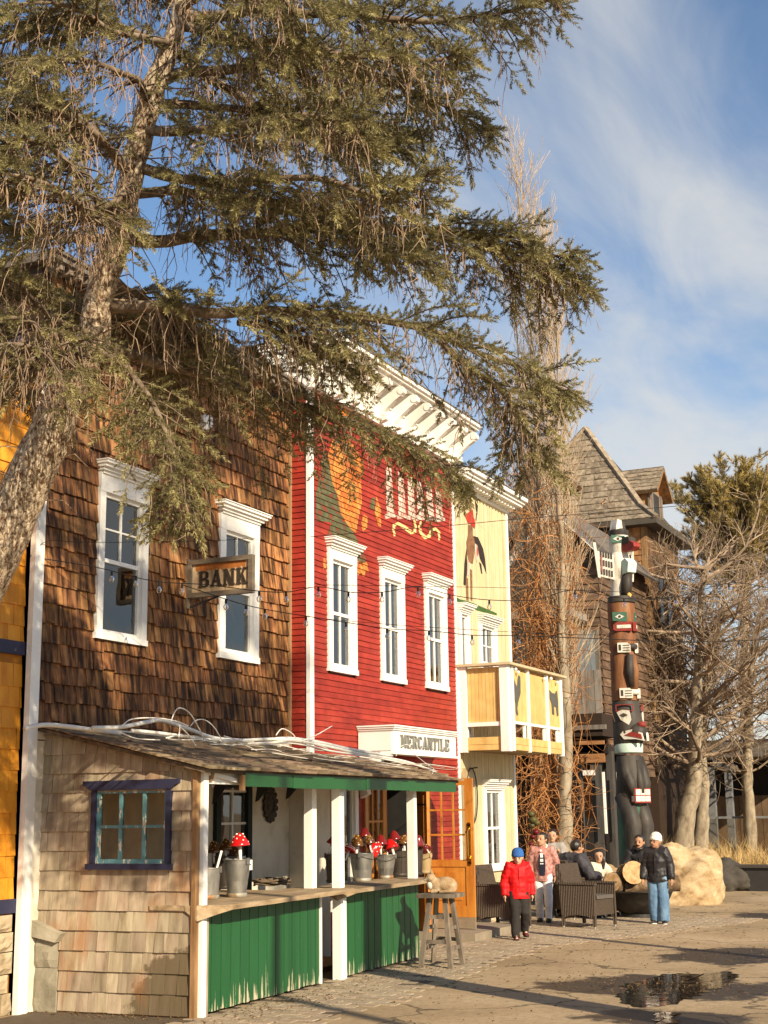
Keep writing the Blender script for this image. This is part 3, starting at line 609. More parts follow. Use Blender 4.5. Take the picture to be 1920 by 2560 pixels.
for i in range(11):
    y = RY0 + .12 + i*(RY1-RY0-.16)/10
    br = MB(); prof = [(.0,-.02),(.10,.0),(.13,.08),(.11,.14),(.17,.20),(.30,.30),(.40,.36),(.44,.44),(.42,.50),(.0,.52)]
    f2 = Fr((RX+.07, y, cz), (1,0,0), (0,0,1), (0,1,0))
    br.prism(f2, prof, -.045, .045)
    for j, (a, b, r2) in enumerate(((.40,.43,.055),(.115,.05,.04),(.115,.11,.03))):
        br.lathe([(r2,-.055),(r2,.055)], 10, (RX+.07+a, y, cz+b), M=Matrix.Rotation(R(90),3,'X'))
    br.build('bracket', WHITE, co)
rb = MB(); rb.box(-14, RX-.3, RY0+.0, RY1+.0, RT-.2, RT+.05); rb.build('roof', ROOFW, rd)
# ---------------------------------------------------------------- painted mural: each patch follows the lapped boards
def paint_lap(parent, fr, poly, mat, name, course=COURSE, db=RDB, dt=RDT, lift=.0045):
    mb = MB()
    ar = sum(poly[i][0]*poly[(i+1)%len(poly)][1]-poly[(i+1)%len(poly)][0]*poly[i][1] for i in range(len(poly)))
    for tr in ear(poly):
        T = [poly[i] for i in tr]
        a2 = (T[1][0]-T[0][0])*(T[2][1]-T[0][1])-(T[2][0]-T[0][0])*(T[1][1]-T[0][1])
        if a2 < 0: T = T[::-1]
        lo, hi = min(p[1] for p in T), max(p[1] for p in T)
        for r_ in range(int(lo/course), int(hi/course)+1):
            q = clip(clip(T, r_*course+.001, True), (r_+1)*course-.001, False)
            if len(q) >= 3: mb.add([fr(s, t, db+(dt-db)*((t-r_*course)/(course*1.04))+lift) for s, t in q], [tuple(range(len(q)))])
    if mb.f: return mb.build(name, mat, parent)
def pz(pts, x0, y0, k, X): return [(v.y, v.z) for v in (onx(x0+k*a, y0+k*b, X) for a, b in pts)]
MG = mk('mural_green', [(.26,.03,.016),(.075,.075,.035),(.11,.11,.05),(.15,.14,.07)], pos=[.36,.44,.55,.7], scale=(7,7,4), rnd=.1, rough=.7)
MY = mk('mural_yellow', [(.34,.035,.016),(.46,.13,.025),(.52,.21,.04),(.58,.31,.09)], pos=[.34,.43,.55,.7], scale=(9,9,5), rnd=.1, rough=.7)
MO = mk('mural_orange', [(.42,.07,.012),(.58,.15,.02)], scale=(8,8,8), rnd=.1, rough=.7)
MW = mk('mural_white', [(.38,.08,.05),(.52,.36,.28),(.62,.54,.46)], pos=[.36,.46,.62], scale=(12,12,6), rnd=.05, rough=.7)
A6 = (660, 820, .3858, RX); A7 = (660, 1300, .3858, RX)
mur = lambda nm, pts, m, A=A6, lift=.0045: paint_lap(rd, FRD, pz(pts, *A), m, nm, lift=lift)
mur('painted_leaves', [(375,790),(400,840),(440,1000),(470,1085),(520,1230),(605,1385),(600,1400),(480,1370),(400,1360),(430,1260),(332,1250),(330,1060),(352,990),(365,880)], MG)
mur('painted_flower', [(405,830),(430,740),(470,690),(540,715),(600,800),(640,900),(622,1000),(628,1130),(602,1250),(590,1335),(540,1285),(490,1200),(470,1090),(435,1000)], MY, lift=.0055)
mur('painted_flower', [(470,545),(520,525),(590,575),(570,590),(500,570)], MY)
for a in range(12):
    an = a*math.pi/6; c = (545,1130); r1, r2 = 18, 46
    mur('painted_petal', [(c[0]+r1*math.cos(an)*.7,c[1]+r1*math.sin(an)),(c[0]+r2*math.cos(an+.16)*.8,c[1]+r2*1.3*math.sin(an+.16)),(c[0]+r2*1.25*math.cos(an)*.8,c[1]+r2*1.65*math.sin(an)),(c[0]+r2*math.cos(an-.16)*.8,c[1]+r2*1.3*math.sin(an-.16))], MO, lift=.0065)
mur('painted_petal', [(515,800),(560,830),(600,930),(580,1010),(540,960),(520,880)], MO, lift=.0065)
mur('painted_petal', [(640,1205),(668,1230),(660,1300),(630,1320),(625,1260)], MY); mur('painted_petal', [(722,1090),(752,1180),(752,1290),(735,1285),(712,1200)], MY)
mur('painted_petal', [(690,1100),(712,1100),(712,1180),(680,1170)], MG)
mur('painted_leaves', [(600,190),(640,215),(655,275),(610,285),(600,240)], MG, A7); mur('painted_petal', [(595,265),(660,275),(672,340),(655,330),(640,372),(622,340),(605,360),(590,330)], MY, A7)
mur('painted_petal', [(378,250),(392,245),(396,315),(376,320)], MY, A7)
for i, x in enumerate((785, 862, 925, 985, 1045, 1105)):
    mur('painted_letter', [(x,900+i*30),(x+34,912+i*30),(x+52,1215+i*5),(x+4,1228+i*4)], MW)
    mur('painted_serif', [(x-8,1208+i*5),(x+62,1205+i*5),(x+62,1226+i*5),(x-6,1238+i*4)], MW, lift=.0055)
def ribbon(pts, w):
    L_ = []; R_ = []
    for i, p in enumerate(pts):
        a, b = pts[max(0,i-1)], pts[min(len(pts)-1,i+1)]; d = Vector((b[0]-a[0], b[1]-a[1])).normalized()
        ww = w*(.45+.55*math.sin(math.pi*i/(len(pts)-1))); L_.append((p[0]-d.y*ww/2,p[1]+d.x*ww/2)); R_.append((p[0]+d.y*ww/2,p[1]-d.x*ww/2))
    return L_ + R_[::-1]
MYL = mk('mural_pale_yellow', [(.66,.46,.17),(.74,.56,.26)], scale=(8,8,8), rnd=.05, rough=.7)
for pp in ([(842,1350),(832,1310),(836,1280),(862,1268),(905,1292),(950,1328),(970,1322),(977,1285),(966,1243)], [(1012,1253),(1000,1290),(1012,1330),(1040,1360),(1064,1350),(1082,1312),(1108,1300),(1128,1325),(1130,1376)]):
    mur('painted_scroll', ribbon(pp, 24), MYL)
# ---------------------------------------------------------------- boxed shop sign over the door
MX = -8.18; sgn = thing('shop_sign', 'white boxed MERCANTILE sign over the red shop front', 'sign')
MY0, MY1, MZ0, MZ1 = 17.67, 19.95, 2.62, 2.985; FM = fx(MX); FMS = fy(MY0)
mb = MB(); mb.box(RX+.022, MX-.01, MY0+.01, MY1-.01, MZ0, MZ1-.07); mb.build('box', WHITE2, sgn)
mb = MB(); 
for e, a, b in ((.012,MZ1-.069,MZ1-.045),(.03,MZ1-.044,MZ1-.02),(.045,MZ1-.019,MZ1)): mb.box(RX+.022, MX+e, MY0-e, MY1+e, a, b)
mb.build('top_moulding', WHITE2, sgn)
mb = MB(); mb.box(MX-.2, MX+.012, MY0-.012, MY1+.012, MZ0-.03, MZ0-.001); mb.build('bottom_rail', WHITE2, sgn)
mb = MB(); mb.fb(FMS, RX+.03, MX-.03, MZ0+.02, MZ1-.09, -.008, .004); mb.build('side_panel', WHITE2, sgn)
lettering(sgn, FM, 'MERCANTILE', 17.90, 19.66, 2.685, 2.862, -.008, .012, mk('grey_letter', [(.16,.16,.14),(.24,.235,.21)], rnd=.06, rough=.6), gap=.10)
# scrolled white bracket under the sign
mb = MB(); f2 = Fr((RX+.02, 17.78, 0), (1,0,0), (0,0,1), (0,-1,0)); mb.prism(f2, [(0,2.58),(.34,2.58),(.32,2.50),(.24,2.44),(.26,2.36),(.18,2.30),(.2,2.22),(.1,2.16),(.12,2.06),(0,2.0)], -.06, .06); mb.build('scroll_bracket', WHITE2, sgn)
# ---------------------------------------------------------------- doors of the shop
DOOR = mk('varnished_door', [(.36,.115,.018),(.50,.19,.03),(.58,.25,.05)], scale=(10,10,1.6), detail=7, rough=.38, rnd=.05, bump=.06, spec=.5)
def glazed_door(parent, fr, s0, s1, t0, t1, cols, rows, panel, name='door', th=.045, weather=0):
    w = .10; fr0 = MB(); a, b = s0+w, s1-w*1.3; lo = t0+panel
    fr0.fb(fr, s0, a, t0, t1, -th, 0); fr0.fb(fr, b, s1, t0, t1, -th, 0); fr0.fb(fr, a, b, t1-w, t1, -th, 0); fr0.fb(fr, a, b, lo-w, lo, -th, 0); fr0.fb(fr, a, b, t0, t0+.16, -th, 0)
    d = fr0.build(name, DOOR, parent)
    mb = MB(); mb.fb(fr, a, b, t0+.16, lo-w, -th*.7, -th*.3)
    mb.fb(fr, a+.07, b-.07, t0+.24, lo-w-.08, -th*.69, -.004); mb.build('panel', DOOR, d)
    m = MB(); H = t1-w
    for i in range(1, cols): x = a+(b-a)*i/cols; m.fb(fr, x-.013, x+.013, lo, H, -th*.8, -.004)
    for j in range(1, rows):
        z = lo+(H-lo)*j/rows
        for i in range(cols): m.fb(fr, a+(b-a)*i/cols+(.013 if i else 0), a+(b-a)*(i+1)/cols-(.013 if i < cols-1 else 0), z-.013, z+.013, -th*.8, -.005)
    if m.v: m.build('muntins', DOOR, d)
    for i in range(cols):
        for j in range(rows):
            p = MB(); x0, x1 = a+(b-a)*i/cols, a+(b-a)*(i+1)/cols; z0, z1 = lo+(H-lo)*j/rows, lo+(H-lo)*(j+1)/rows
            p.add([fr(x0,z0,-th*.5),fr(x1,z0,-th*.5),fr(x1,z1,-th*.5),fr(x0,z1,-th*.5)], [(0,1,2,3)]); p.build('pane', GLASS2, d)
    return d
glazed_door(rd, fx(RX-.02), 17.95, 18.68, .06, 2.22, 3, 3, .75)
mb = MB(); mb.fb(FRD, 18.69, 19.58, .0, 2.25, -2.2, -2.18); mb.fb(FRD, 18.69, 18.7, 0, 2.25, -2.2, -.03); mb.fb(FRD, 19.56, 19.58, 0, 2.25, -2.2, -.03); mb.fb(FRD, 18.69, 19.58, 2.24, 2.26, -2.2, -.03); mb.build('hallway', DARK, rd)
ang = R(52); o = Vector((RX, 19.56, 0)); es = Vector((math.sin(ang), -math.cos(ang), 0)); ed = es.cross(Vector((0,0,1)))
FLD = Fr(o, es, (0,0,1), ed); mb = MB(); mb.fb(FLD, .02, .42, .06, 2.2, -.04, 0); dl = mb.build('door', DOOR, rd)
mb = MB(); mb.fb(FLD, .10, .34, .2, .95, .001, .012); mb.fb(FLD, .10, .34, 1.1, 2.05, .001, .012); mb.build('panel', DOOR, dl)
mb = MB(); mb.fb(FLD, .0, .44, 1.9, 1.925, .013, .02); mb.build('hinge_strap', IRON, dl)
mb = MB(); mb.fb(FRD, 17.84, 17.935, 0, 2.36, 0, .045); mb.fb(FRD, 19.6, 19.69, 0, 2.36, 0, .045); mb.fb(FRD, 17.936, 19.599, 2.27, 2.36, 0, .045); mb.build('door_frame', DOOR, rd)
# big glazed leaf standing open, square to the wall
yl = 19.86; FL2 = fy(yl); x1 = ony(1186, 2200, yl).x; zb = ony(1185, 2322, yl).z; zt = ony(1187, 1945, yl).z
lf = glazed_door(rd, FL2, RX+.03, x1, zb+.16, zt, 3, 3, .82)
mb = MB(); mb.fb(FL2, RX+.03, x1-.001, zb, zb+.159, -.042, -.002); mb.build('worn_kickboard', mk('worn_kick', [(.20,.15,.10),(.32,.25,.17)], scale=(3,10,10), rnd=.05), lf)
BRASS = flat('brass', (.62,.42,.12), rough=.3, metal=1.0)
mb = MB(); hx = x1-.065; mb.fb(FL2, hx-.028, hx+.028, 1.05, 1.62, .0, .012); mb.lathe([(.03,-.006),(.03,.012)], 14, (hx, yl, 1.62), M=Matrix.Rotation(R(90),3,'X')); mb.lathe([(.03,-.006),(.03,.012)], 14, (hx, yl, 1.05), M=Matrix.Rotation(R(90),3,'X'))
mb.tube([(hx,yl-.01,1.12),(hx,yl-.06,1.16),(hx,yl-.06,1.52),(hx,yl-.01,1.56)], .011, 8); mb.build('push_plate', BRASS, lf)
st = MB(); st.box(RX+.03, x1+.25, 19.2, 21.2, 0, max(.04, zb-.012)); st.build('doorstep', mk('step_concrete', [(.23,.185,.13),(.31,.255,.185)], scale=(3,3,3), rnd=0, rough=.9, bump=.3, fine=(90,.2)), rd)
# ================================================================ yellow building with balcony
YEL = mk('pale_yellow_paint', [(.53,.43,.23),(.59,.49,.29),(.63,.54,.35)], scale=(10,10,1.0), detail=6, rough=.62, rnd=.06, bump=.05, fine=(4,.08))
YEL2 = mk('warm_yellow_paint', [(.52,.335,.10),(.60,.41,.145),(.64,.46,.19)], scale=(6,6,1.2), detail=6, rough=.6, rnd=.07, bump=.05, fine=(5,.12))
yb = thing('board_sided_building', 'narrow pale yellow board-sided building with a brown and red painted figure', 'building')
YX, YY0, YY1, YT = -8.76, RY1+.06, 24.0, 7.32
FYL = fx(YX)
YW = [(21.52,21.98,3.0,5.2), (22.42,23.28,3.6,5.12)]; DW = (22.42, 23.38, .82, 2.32)
_, ya = sash_window(yb, FYL, *YW[0], casing=.09, head=.16, cols=1, split=(.5,), crown=.03)
_, yc = sash_window(yb, FYL, *YW[1], casing=.12, head=.16, cols=2, split=(.5,), sub=2, crown=.04, lower_plain=True)
_, yd = sash_window(yb, FYL, *DW, casing=.11, head=.16, cols=2, split=(.5,), crown=.03)
wall(FYL, YY0, YY1, 0, YT, -.25, -.003, [ya, yc, yd]).build('wall', flat('yellow_sheathing', (.3,.2,.06)), yb)
hol = [(w[0]+.01,w[1]-.01,w[2]+.01,w[3]-.02) for w in YW+[DW]]
w = .102; s = YY0
while s < YY1-.07:
    e = min(s+w, YY1-.06); m = (s+e)/2
    for a, b in spans(.55, YT, [(h[2], h[3]) for h in hol if h[0] < e and h[1] > s]):
        mb = MB(); mb.fb(FYL, s+.004, e-.004, a, b, 0, random.uniform(.013,.017)); mb.build('board', YEL, yb)
    s += w
MB().fb(FYL, YY1-.06, YY1+.03, .3, YT, -.03, .035).build('corner_board', WHITE2, yb)
MB().box(-13, YX-.01, YY1-.2, YY1+.0, 0, YT).build('side_wall', YEL, yb)
co = MB(); co.fb(FYL, YY0+.01, YY1+.05, YT-.12, YT-.001, 0, .05); co = co.build('cornice', WHITE2, yb)
MB().fb(FYL, YY0+.01, YY1+.2, YT, YT+.05, -.3, .27).build('soffit', WHITE2, co)
k = MB(); k.fb(FYL, YY0+.01, YY1+.24, YT+.051, YT+.1, -.3, .31); k.fb(FYL, YY0+.01, YY1+.27, YT+.101, YT+.17, -.3, .36); k.build('crown', WHITE2, co)
for i in range(18):
    y = YY0+.08+i*.152
    if y < YY1: MB().fb(FYL, y, y+.05, YT-.065, YT-.002, .052, .20).build('dentil', WHITE2, co)
MB().box(-13, YX+.37, YY0+.02, YY1+.28, YT+.172, YT+.19).build('roof', ROOFW, yb)
MBR = mk('mural_brown', [(.12,.05,.022),(.22,.105,.05),(.3,.16,.08)], scale=(12,12,12), rnd=.05, rough=.7)
MRD = flat('mural_red', (.42,.035,.02)); MBK = flat('mural_black', (.03,.022,.016)); MGR = mk('mural_grass', [(.03,.07,.015),(.06,.12,.03)], scale=(20,20,20), rnd=.05)
A8 = (1100, 1220, .3166, YX); FYP = fx(YX+.018)
def flatpaint(parent, fr, pts, mat, nm, A, d=.003):
    mb = MB(); mb.prism(fr, pz(pts, *A), 0, d); return mb.build(nm, mat, parent)
ri = 0
for nm, m, pts in (('painted_head', MBR, [(215,110),(236,114),(246,180),(226,192)]), ('painted_scarf', MRD, [(184,215),(215,195),(250,170),(257,230),(271,280),(266,322),(236,292),(210,272)]),
    ('painted_body', MBR, [(214,290),(250,300),(250,370),(268,420),(264,520),(250,600),(228,592),(203,520),(199,430),(214,370)]), ('painted_wing', MBK, [(258,380),(292,390),(332,480),(347,560),(359,682),(338,620),(308,560),(284,470),(262,410)]),
    ('painted_feathers', MW, [(268,440),(286,452),(300,540),(282,592),(268,520)]), ('painted_tail', MBK, [(200,480),(207,600),(204,690),(192,772),(177,762),(185,600)]), ('painted_feathers', MW, [(210,560),(230,600),(224,690),(208,690)]),
    ('painted_leg', MBR, [(195,700),(212,715),(217,892),(200,882)]), ('painted_leg', MBR, [(231,640),(246,650),(247,894),(235,884)]), ('painted_plume', MBK, [(268,98),(291,140),(286,214),(275,172)]), ('painted_rope', MBK, [(278,200),(283,198),(279,260),(274,255)]),
    ('painted_strap', MBK, [(300,585),(318,600),(326,680),(316,672)]), ('painted_grass', MGR, [(120,862),(150,880),(200,890),(260,912),(300,930),(360,955),(400,972),(440,990),(440,1006),(300,972),(200,935),(120,892)])):
    ri += 1; flatpaint(yb, FYP, pts, m, nm, A8, d=.003+.0006*(ri % 3))
# stone footing under the yellow building
LIME = mk('pale_footing_stone', [(.36,.28,.18),(.48,.39,.27),(.56,.47,.34)], scale=(3,3,3), rough=.92, rnd=.14, bump=.7, bscale=8)
for j, (z0, z1) in enumerate(((0,.2),(.2,.42),(.42,.56))):
    s = 20.9 + (j % 2)*.15
    while s < YY1:
        w = random.uniform(.28,.55); e = min(s+w, YY1)
        if e-s > .08: stone_block(FYL, s+.008, e-.008, z0+.006, z1-.004, -.05, .14 if j < 2 else .20, int(s*50)+j).build('footing_stone', LIME, yb)
        s += w
# ---------------------------------------------------------------- balcony on the corner
ba = thing('balcony', 'yellow panelled balcony with rooster and bull cutouts on white posts', 'balcony')
BX = -7.86; BY0_, BY1_ = 21.41, 24.15; ZB0, ZB1 = 2.76, 4.16
FBF = fx(BX); FBS = fy(BY0_)
mb = MB(); mb.box(YX+.02, BX-.03, BY0_+.03, BY1_-.03, ZB0+.02, ZB0+.1); mb.build('deck', mk('deck_wood', [(.3,.2,.09),(.42,.3,.15)], scale=(2,10,10), rnd=.1), ba)
def post(x, y, z0, z1, w, h, m=WHITE): return MB().box(x-w/2, x+w/2, y-h/2, y+h/2, z0, z1).build('post', m, ba)
post(BX-.06, BY0_+.02, ZB0-.02, ZB1-.04, .14, .14); post(BX-.02, BY0_+.19, ZB0-.01, ZB1-.045, .07, .1); post(YX+.10, BY0_+.01, ZB0-.02, ZB1-.04, .16, .1); post(BX-.03, BY1_-.03, ZB0-.02, ZB1-.04, .09, .09)
for y in (BY0_+.96, BY0_+1.94): post(BX-.005, y, ZB0-.01, ZB1-.045, .05, .06)
mb = MB(); mb.box(YX+.02, BX+.08, BY0_-.10, BY0_+.12, ZB1-.04, ZB1+.0); mb.box(BX-.14, BX+.08, BY0_+.121, BY1_+.12, ZB1-.04, ZB1); mb.build('top_rail', mk('rail_wood', [(.42,.33,.2),(.56,.46,.30)], scale=(3,3,14), rnd=.05, bump=.2), ba)
def panel_side(fr, s0, s1, z0, z1, boards, d=-.02):
    w = (s1-s0)/boards
    for i in range(boards): MB().fb(fr, s0+i*w+.002, s0+(i+1)*w-.002, z0, z1, d-.02, d+.004*(i % 2)).build('panel_board', YEL2, ba)
panel_side(FBS, YX+.19, BX-.14, 3.22, ZB1-.06, 9)
for a, b in ((BY0_+.25, BY0_+.92), (BY0_+1.0, BY0_+1.9), (BY0_+1.98, BY1_-.08)): MB().fb(FBF, a, b, 3.24, ZB1-.1, -.05, -.02).build('panel', YEL2, ba)
mb = MB(); mb.fb(FBS, YX+.17, BX-.13, 3.15, 3.215, -.05, .02); mb.build('mid_rail', WHITE, ba)
for a, b in ((BY0_+.25, BY0_+.92), (BY0_+1.0, BY0_+1.9), (BY0_+1.98, BY1_-.08)): MB().fb(FBF, a, b, 3.19, 3.235, -.05, -.01).build('mid_rail', WHITE, ba)
for z0, z1 in ((2.77,2.855),(2.86,2.975)):
    MB().fb(FBS, YX+.03, BX-.132, z0, z1, -.04, .012).build('apron_board', YEL2, ba); MB().fb(FBF, BY0_+.242, BY1_-.08, z0, z1, -.04, .002).build('apron_board', YEL2, ba)
for y in (BY0_+.8, BY0_+1.8, BY0_+2.5): MB().box(BX-.06, BX-.03, y, y+.08, 2.976, 3.19).build('baluster', WHITE, ba)
CUT = flat('grey_cutout', (.10,.095,.08)); FBC = fx(BX-.02); A9 = (1100, 1220, .3166, BX-.02)
mb = MB(); mb.prism(FBC, pz([(555,1500),(575,1493),(590,1540),(606,1578),(612,1500),(618,1478),(629,1490),(631,1530),(632,1620),(614,1690),(606,1740),(614,1792),(606,1796),(596,1770),(594,1700),(575,1640),(560,1570)], *A9), .001, .012); mb.build('rooster_cutout', CUT, ba)
mb = MB(); mb.prism(FBC, pz([(862,1596),(880,1618),(905,1625),(916,1600),(922,1620),(929,1690),(932,1796),(922,1804),(914,1730),(896,1722),(899,1792),(884,1784),(878,1700),(864,1660)], *A9), .001, .012); mb.build('bull_cutout', CUT, ba)
for y, z in ((.3,4.07),(.42,4.03),(1.75,4.03),(2.1,4.06),(2.45,4.02)): MB().ball((BX+.03, BY0_+y, z), .03, 8, 6).build('globe_light', WHITE2, ba)
# iron hoop hanging on the wall below the balcony
mb = MB(); c = onx(1180, 1990, YX+.05); mb.tube([(YX+.05, c.y+.24*math.cos(t), c.z+.45*math.sin(t)) for t in [R(-80+i*11) for i in range(32)]], .012, 6); mb.tube([(YX+.02, c.y, c.z+.44),(YX+.16, c.y, c.z+.46)], .012, 6)
tag(mb.build('iron_hoop', IRON), 'large thin iron hoop hung on the yellow wall beside the open door', 'hoop')
mb = MB(); mb.prism(fx(YX+.02), [(21.42,1.05),(21.78,1.05),(21.78,2.2),(21.7,2.42),(21.6,2.5),(21.5,2.42),(21.42,2.2)], 0, .03); tag(mb.build('arched_board', mk('old_board', [(.3,.2,.1),(.44,.32,.18)], scale=(9,9,1.5), rnd=0)), 'arch-topped weathered board standing against the yellow wall', 'board')
# ================================================================ market stall in front of the shingled building
SLOC = Vector((-7.25, 11.34, 0)); SROT = R(2.62)
SM = Matrix.Translation(SLOC) @ Matrix.Rotation(SROT, 4, 'Z'); SI = SM.inverted()
st = thing('market_stall', 'open timber market stall with green counters, shingled end wall and shake roof', 'stall', SLOC, SROT)
loc = lambda v: SI @ v
STALLSH = mk('grey_cedar_shingle', [(.16,.118,.074),(.285,.225,.150),(.39,.315,.220),(.48,.40,.295)], pos=[.26,.42,.58,.74], scale=(11,11,1.7), detail=8, rough=.85, rnd=.22, bump=.25, dist=.4, hue=.012)
def damp(m):            # moss-dark damp patch that climbs the lower street corner of the end wall, and rust runs
    nt = m.node_tree; N = nt.nodes; L = nt.links; b = N['Principled BSDF']; old = b.inputs['Base Color'].links[0].from_socket
    ge = N.new('ShaderNodeNewGeometry'); mp = N.new('ShaderNodeMapping'); mp.vector_type = 'TEXTURE'; mp.inputs['Location'].default_value = (-7.2, 11.3, 0); mp.inputs['Scale'].default_value = (.72,9,.62)
    L.new(ge.outputs['Position'], mp.inputs[0]); ln = N.new('ShaderNodeVectorMath'); ln.operation = 'LENGTH'; L.new(mp.outputs[0], ln.inputs[0])
    no = N.new('ShaderNodeTexNoise'); no.inputs['Scale'].default_value = 9; no.inputs['Detail'].default_value = 8; no.inputs['Roughness'].default_value = .7; L.new(ge.outputs['Position'], no.inputs['Vector'])
    k = N.new('ShaderNodeMath'); k.operation = 'MULTIPLY_ADD'; L.new(no.outputs[0], k.inputs[0]); k.inputs[1].default_value = .75; L.new(ln.outputs['Value'], k.inputs[2])
    mr = N.new('ShaderNodeMapRange'); mr.inputs[1].default_value = 1.36; mr.inputs[2].default_value = 1.46; mr.inputs[3].default_value = .85; mr.inputs[4].default_value = 0; L.new(k.outputs[0], mr.inputs[0])
    mx = N.new('ShaderNodeMix'); mx.data_type = 'RGBA'; L.new(mr.outputs[0], mx.inputs[0]); L.new(old, mx.inputs[6]); mx.inputs[7].default_value = (.095,.068,.034,1); 
    mp2 = N.new('ShaderNodeMapping'); mp2.inputs['Scale'].default_value = (2.2,2.2,1.1); L.new(ge.outputs['Position'], mp2.inputs[0])
    n2 = N.new('ShaderNodeTexNoise'); n2.inputs['Scale'].default_value = 1.2; n2.inputs['Detail'].default_value = 6; L.new(mp2.outputs[0], n2.inputs['Vector'])
    m2 = N.new('ShaderNodeMapRange'); m2.inputs[1].default_value = .57; m2.inputs[2].default_value = .72; m2.inputs[4].default_value = .6; L.new(n2.outputs[0], m2.inputs[0])
    mx2 = N.new('ShaderNodeMix'); mx2.data_type = 'RGBA'; L.new(m2.outputs[0], mx2.inputs[0]); L.new(mx.outputs[2], mx2.inputs[6]); mx2.inputs[7].default_value = (.34,.145,.05,1); L.new(mx2.outputs[2], b.inputs['Base Color'])
damp(STALLSH)
GREEN = mk_peel('green_paint', (.016,.092,.030), (.52,.44,.31), thr=.672, zfade=(.0,.34,.17), scale=(19,19,1.0), rough=.45, rnd=.10)
GREEN2 = mk_peel('green_fascia_paint', (.014,.085,.022), (.42,.38,.22), thr=.72, scale=(5,5,9), rough=.4, rnd=.08)
CTOP = mk('counter_wood', [(.16,.105,.055),(.30,.215,.125),(.42,.315,.20)], scale=(14,2.2,14), detail=8, rough=.8, rnd=.12, bump=.3)
RAWW = mk('raw_brown_wood', [(.13,.065,.025),(.24,.135,.06),(.32,.2,.10)], scale=(10,10,1.6), rough=.8, rnd=.12, bump=.2)
FE, FF = fy(0.0), fx(0.0)
LX0 = -1.80; top = lambda s: 2.212 + (-s)*.235
wn = (-1.17, -.29, 1.33, 2.13)
# end wall
ew = MB()
for a, b, c, d in cells(LX0, -.05, 0, 2.2, [(wn[0]+.04,wn[1]-.04,wn[2]+.03,2.06)]): ew.fb(FE, a, b, c, d, -.05, -.003)
ew.prism(FE, [(LX0,2.2),(-.05,2.2),(-.05,top(-.05)-.004),(LX0,top(LX0)-.004)], -.05, -.003)
ew.build('end_wall', flat('inner_board', (.2,.16,.11)), st)
shingle_wall(st, FE, LX0+.02, -.052, .02, 2.75, .183, .095, .165, STALLSH, holes=[(wn[0],wn[1],wn[2]-.03,wn[3]-.03), (LX0,-1.50,0,.80)], thick=.02, ragged=.003, top=top)
# stone block let into the foot of the wall
SLAB = mk('slate_block', [(.20,.175,.125),(.30,.265,.195),(.37,.33,.25)], scale=(4,4,2), rough=.9, rnd=.12, bump=.8, bscale=10)
stone_block(FE, LX0+.0, -1.51, 0, .40, -.05, .05, 5).build('stone', SLAB, st); stone_block(FE, LX0+.0, -1.51, .405, .68, -.05, .055, 6).build('stone', SLAB, st)
mb = MB(); mb.prism(FE, [(LX0-.02,.70),(-1.49,.64),(-1.43,.72),(LX0-.02,.86)], -.02, .10); mb.build('coping_stone', SLAB, st)
# blue framed window
w = MB(); w.fb(FE, wn[0], wn[0]+.05, wn[2]+.035, 2.045, -.05, .045); w.fb(FE, wn[1]-.05, wn[1], wn[2]+.035, 2.045, -.05, .045); win = w.build('window', NAVY, st)
mb = MB(); mb.prism(FE, [(wn[0]-.09,2.135),(wn[1]+.09,2.14),(wn[1]+.09,2.10),(wn[1]+.05,2.085),(wn[1]+.01,2.05),(wn[0]-.01,2.046),(wn[0]-.05,2.08),(wn[0]-.09,2.095)], .0, .06); mb.build('head_board', NAVY, win)
mb = MB(); mb.fb(FE, wn[0]-.03, wn[1]+.03, wn[2]-.02, wn[2]+.033, .0, .07); mb.build('sill', NAVY, win)
TEAL = mk_peel('teal_paint', (.10,.24,.27), (.62,.54,.42), thr=.56, scale=(25,25,6))
a0, a1, b0, b1 = wn[0]+.05, wn[1]-.05, wn[2]+.035, 2.045; sa = MB()
sa.fb(FE, a0, a0+.04, b0, b1, -.03, .015); sa.fb(FE, a1-.03, a1, b0, b1, -.03, .015); sa.fb(FE, a0+.04, a1-.03, b0, b0+.04, -.03, .015); sa.fb(FE, a0+.04, a1-.03, b1-.03, b1, -.03, .015)
for i in (1,2): x = a0+.005+(a1-a0)*i/3; sa.fb(FE, x-.016, x+.016, b0+.04, b1-.03, -.028, .012)
zm = (b0+b1)/2
for i in range(3): sa.fb(FE, (a0+.005+(a1-a0)*i/3+.016) if i else a0+.04, (a0+.005+(a1-a0)*(i+1)/3-.016) if i < 2 else a1-.03, zm-.014, zm+.014, -.027, .010)
sa.build('sash', TEAL, win)
for i in range(3):
    for j in range(2):
        p = MB(); x0, x1 = a0+(a1-a0)*i/3, a0+(a1-a0)*(i+1)/3; z0, z1 = (b0, zm) if j == 0 else (zm, b1)
        p.add([FE(x0,z0,-.01),FE(x1,z0,-.01),FE(x1,z1,-.01),FE(x0,z1,-.01)], [(0,1,2,3)]); p.build('pane', mk_glass('stall_glass%d%d' % (i,j), (.46,.41,.34), boost=.6), win)
# posts and corner trim
MB().box(-.052, -.008, -.04, .03, 0, 2.205).build('corner_trim', RAWW, st)
MB().box(-.07, .03, .031, .115, 0, 2.20).build('corner_post', WHITE, st)
MB().box(-.02, .028, .118, .155, 0, .95).build('worn_batten', mk('worn_batten', [(.2,.14,.08),(.42,.35,.26)], scale=(14,14,2), rnd=0), st)
p2 = loc(onz(775, 2221, .99)); P2W = .105
MB().box(p2.x-.05, p2.x+.05, p2.y-.05, p2.y+.07, .992, 2.20).build('post', WHITE, st)
MB().box(-.07, .035, 3.10, 3.25, 0, .935).build('post', WHITE, st); MB().box(-.075, .02, 3.105, 3.235, .985, 2.20).build('post', WHITE, st)
MB().box(-.10, .0, 5.46, 5.56, .98, 2.20).build('post', WHITE, st)
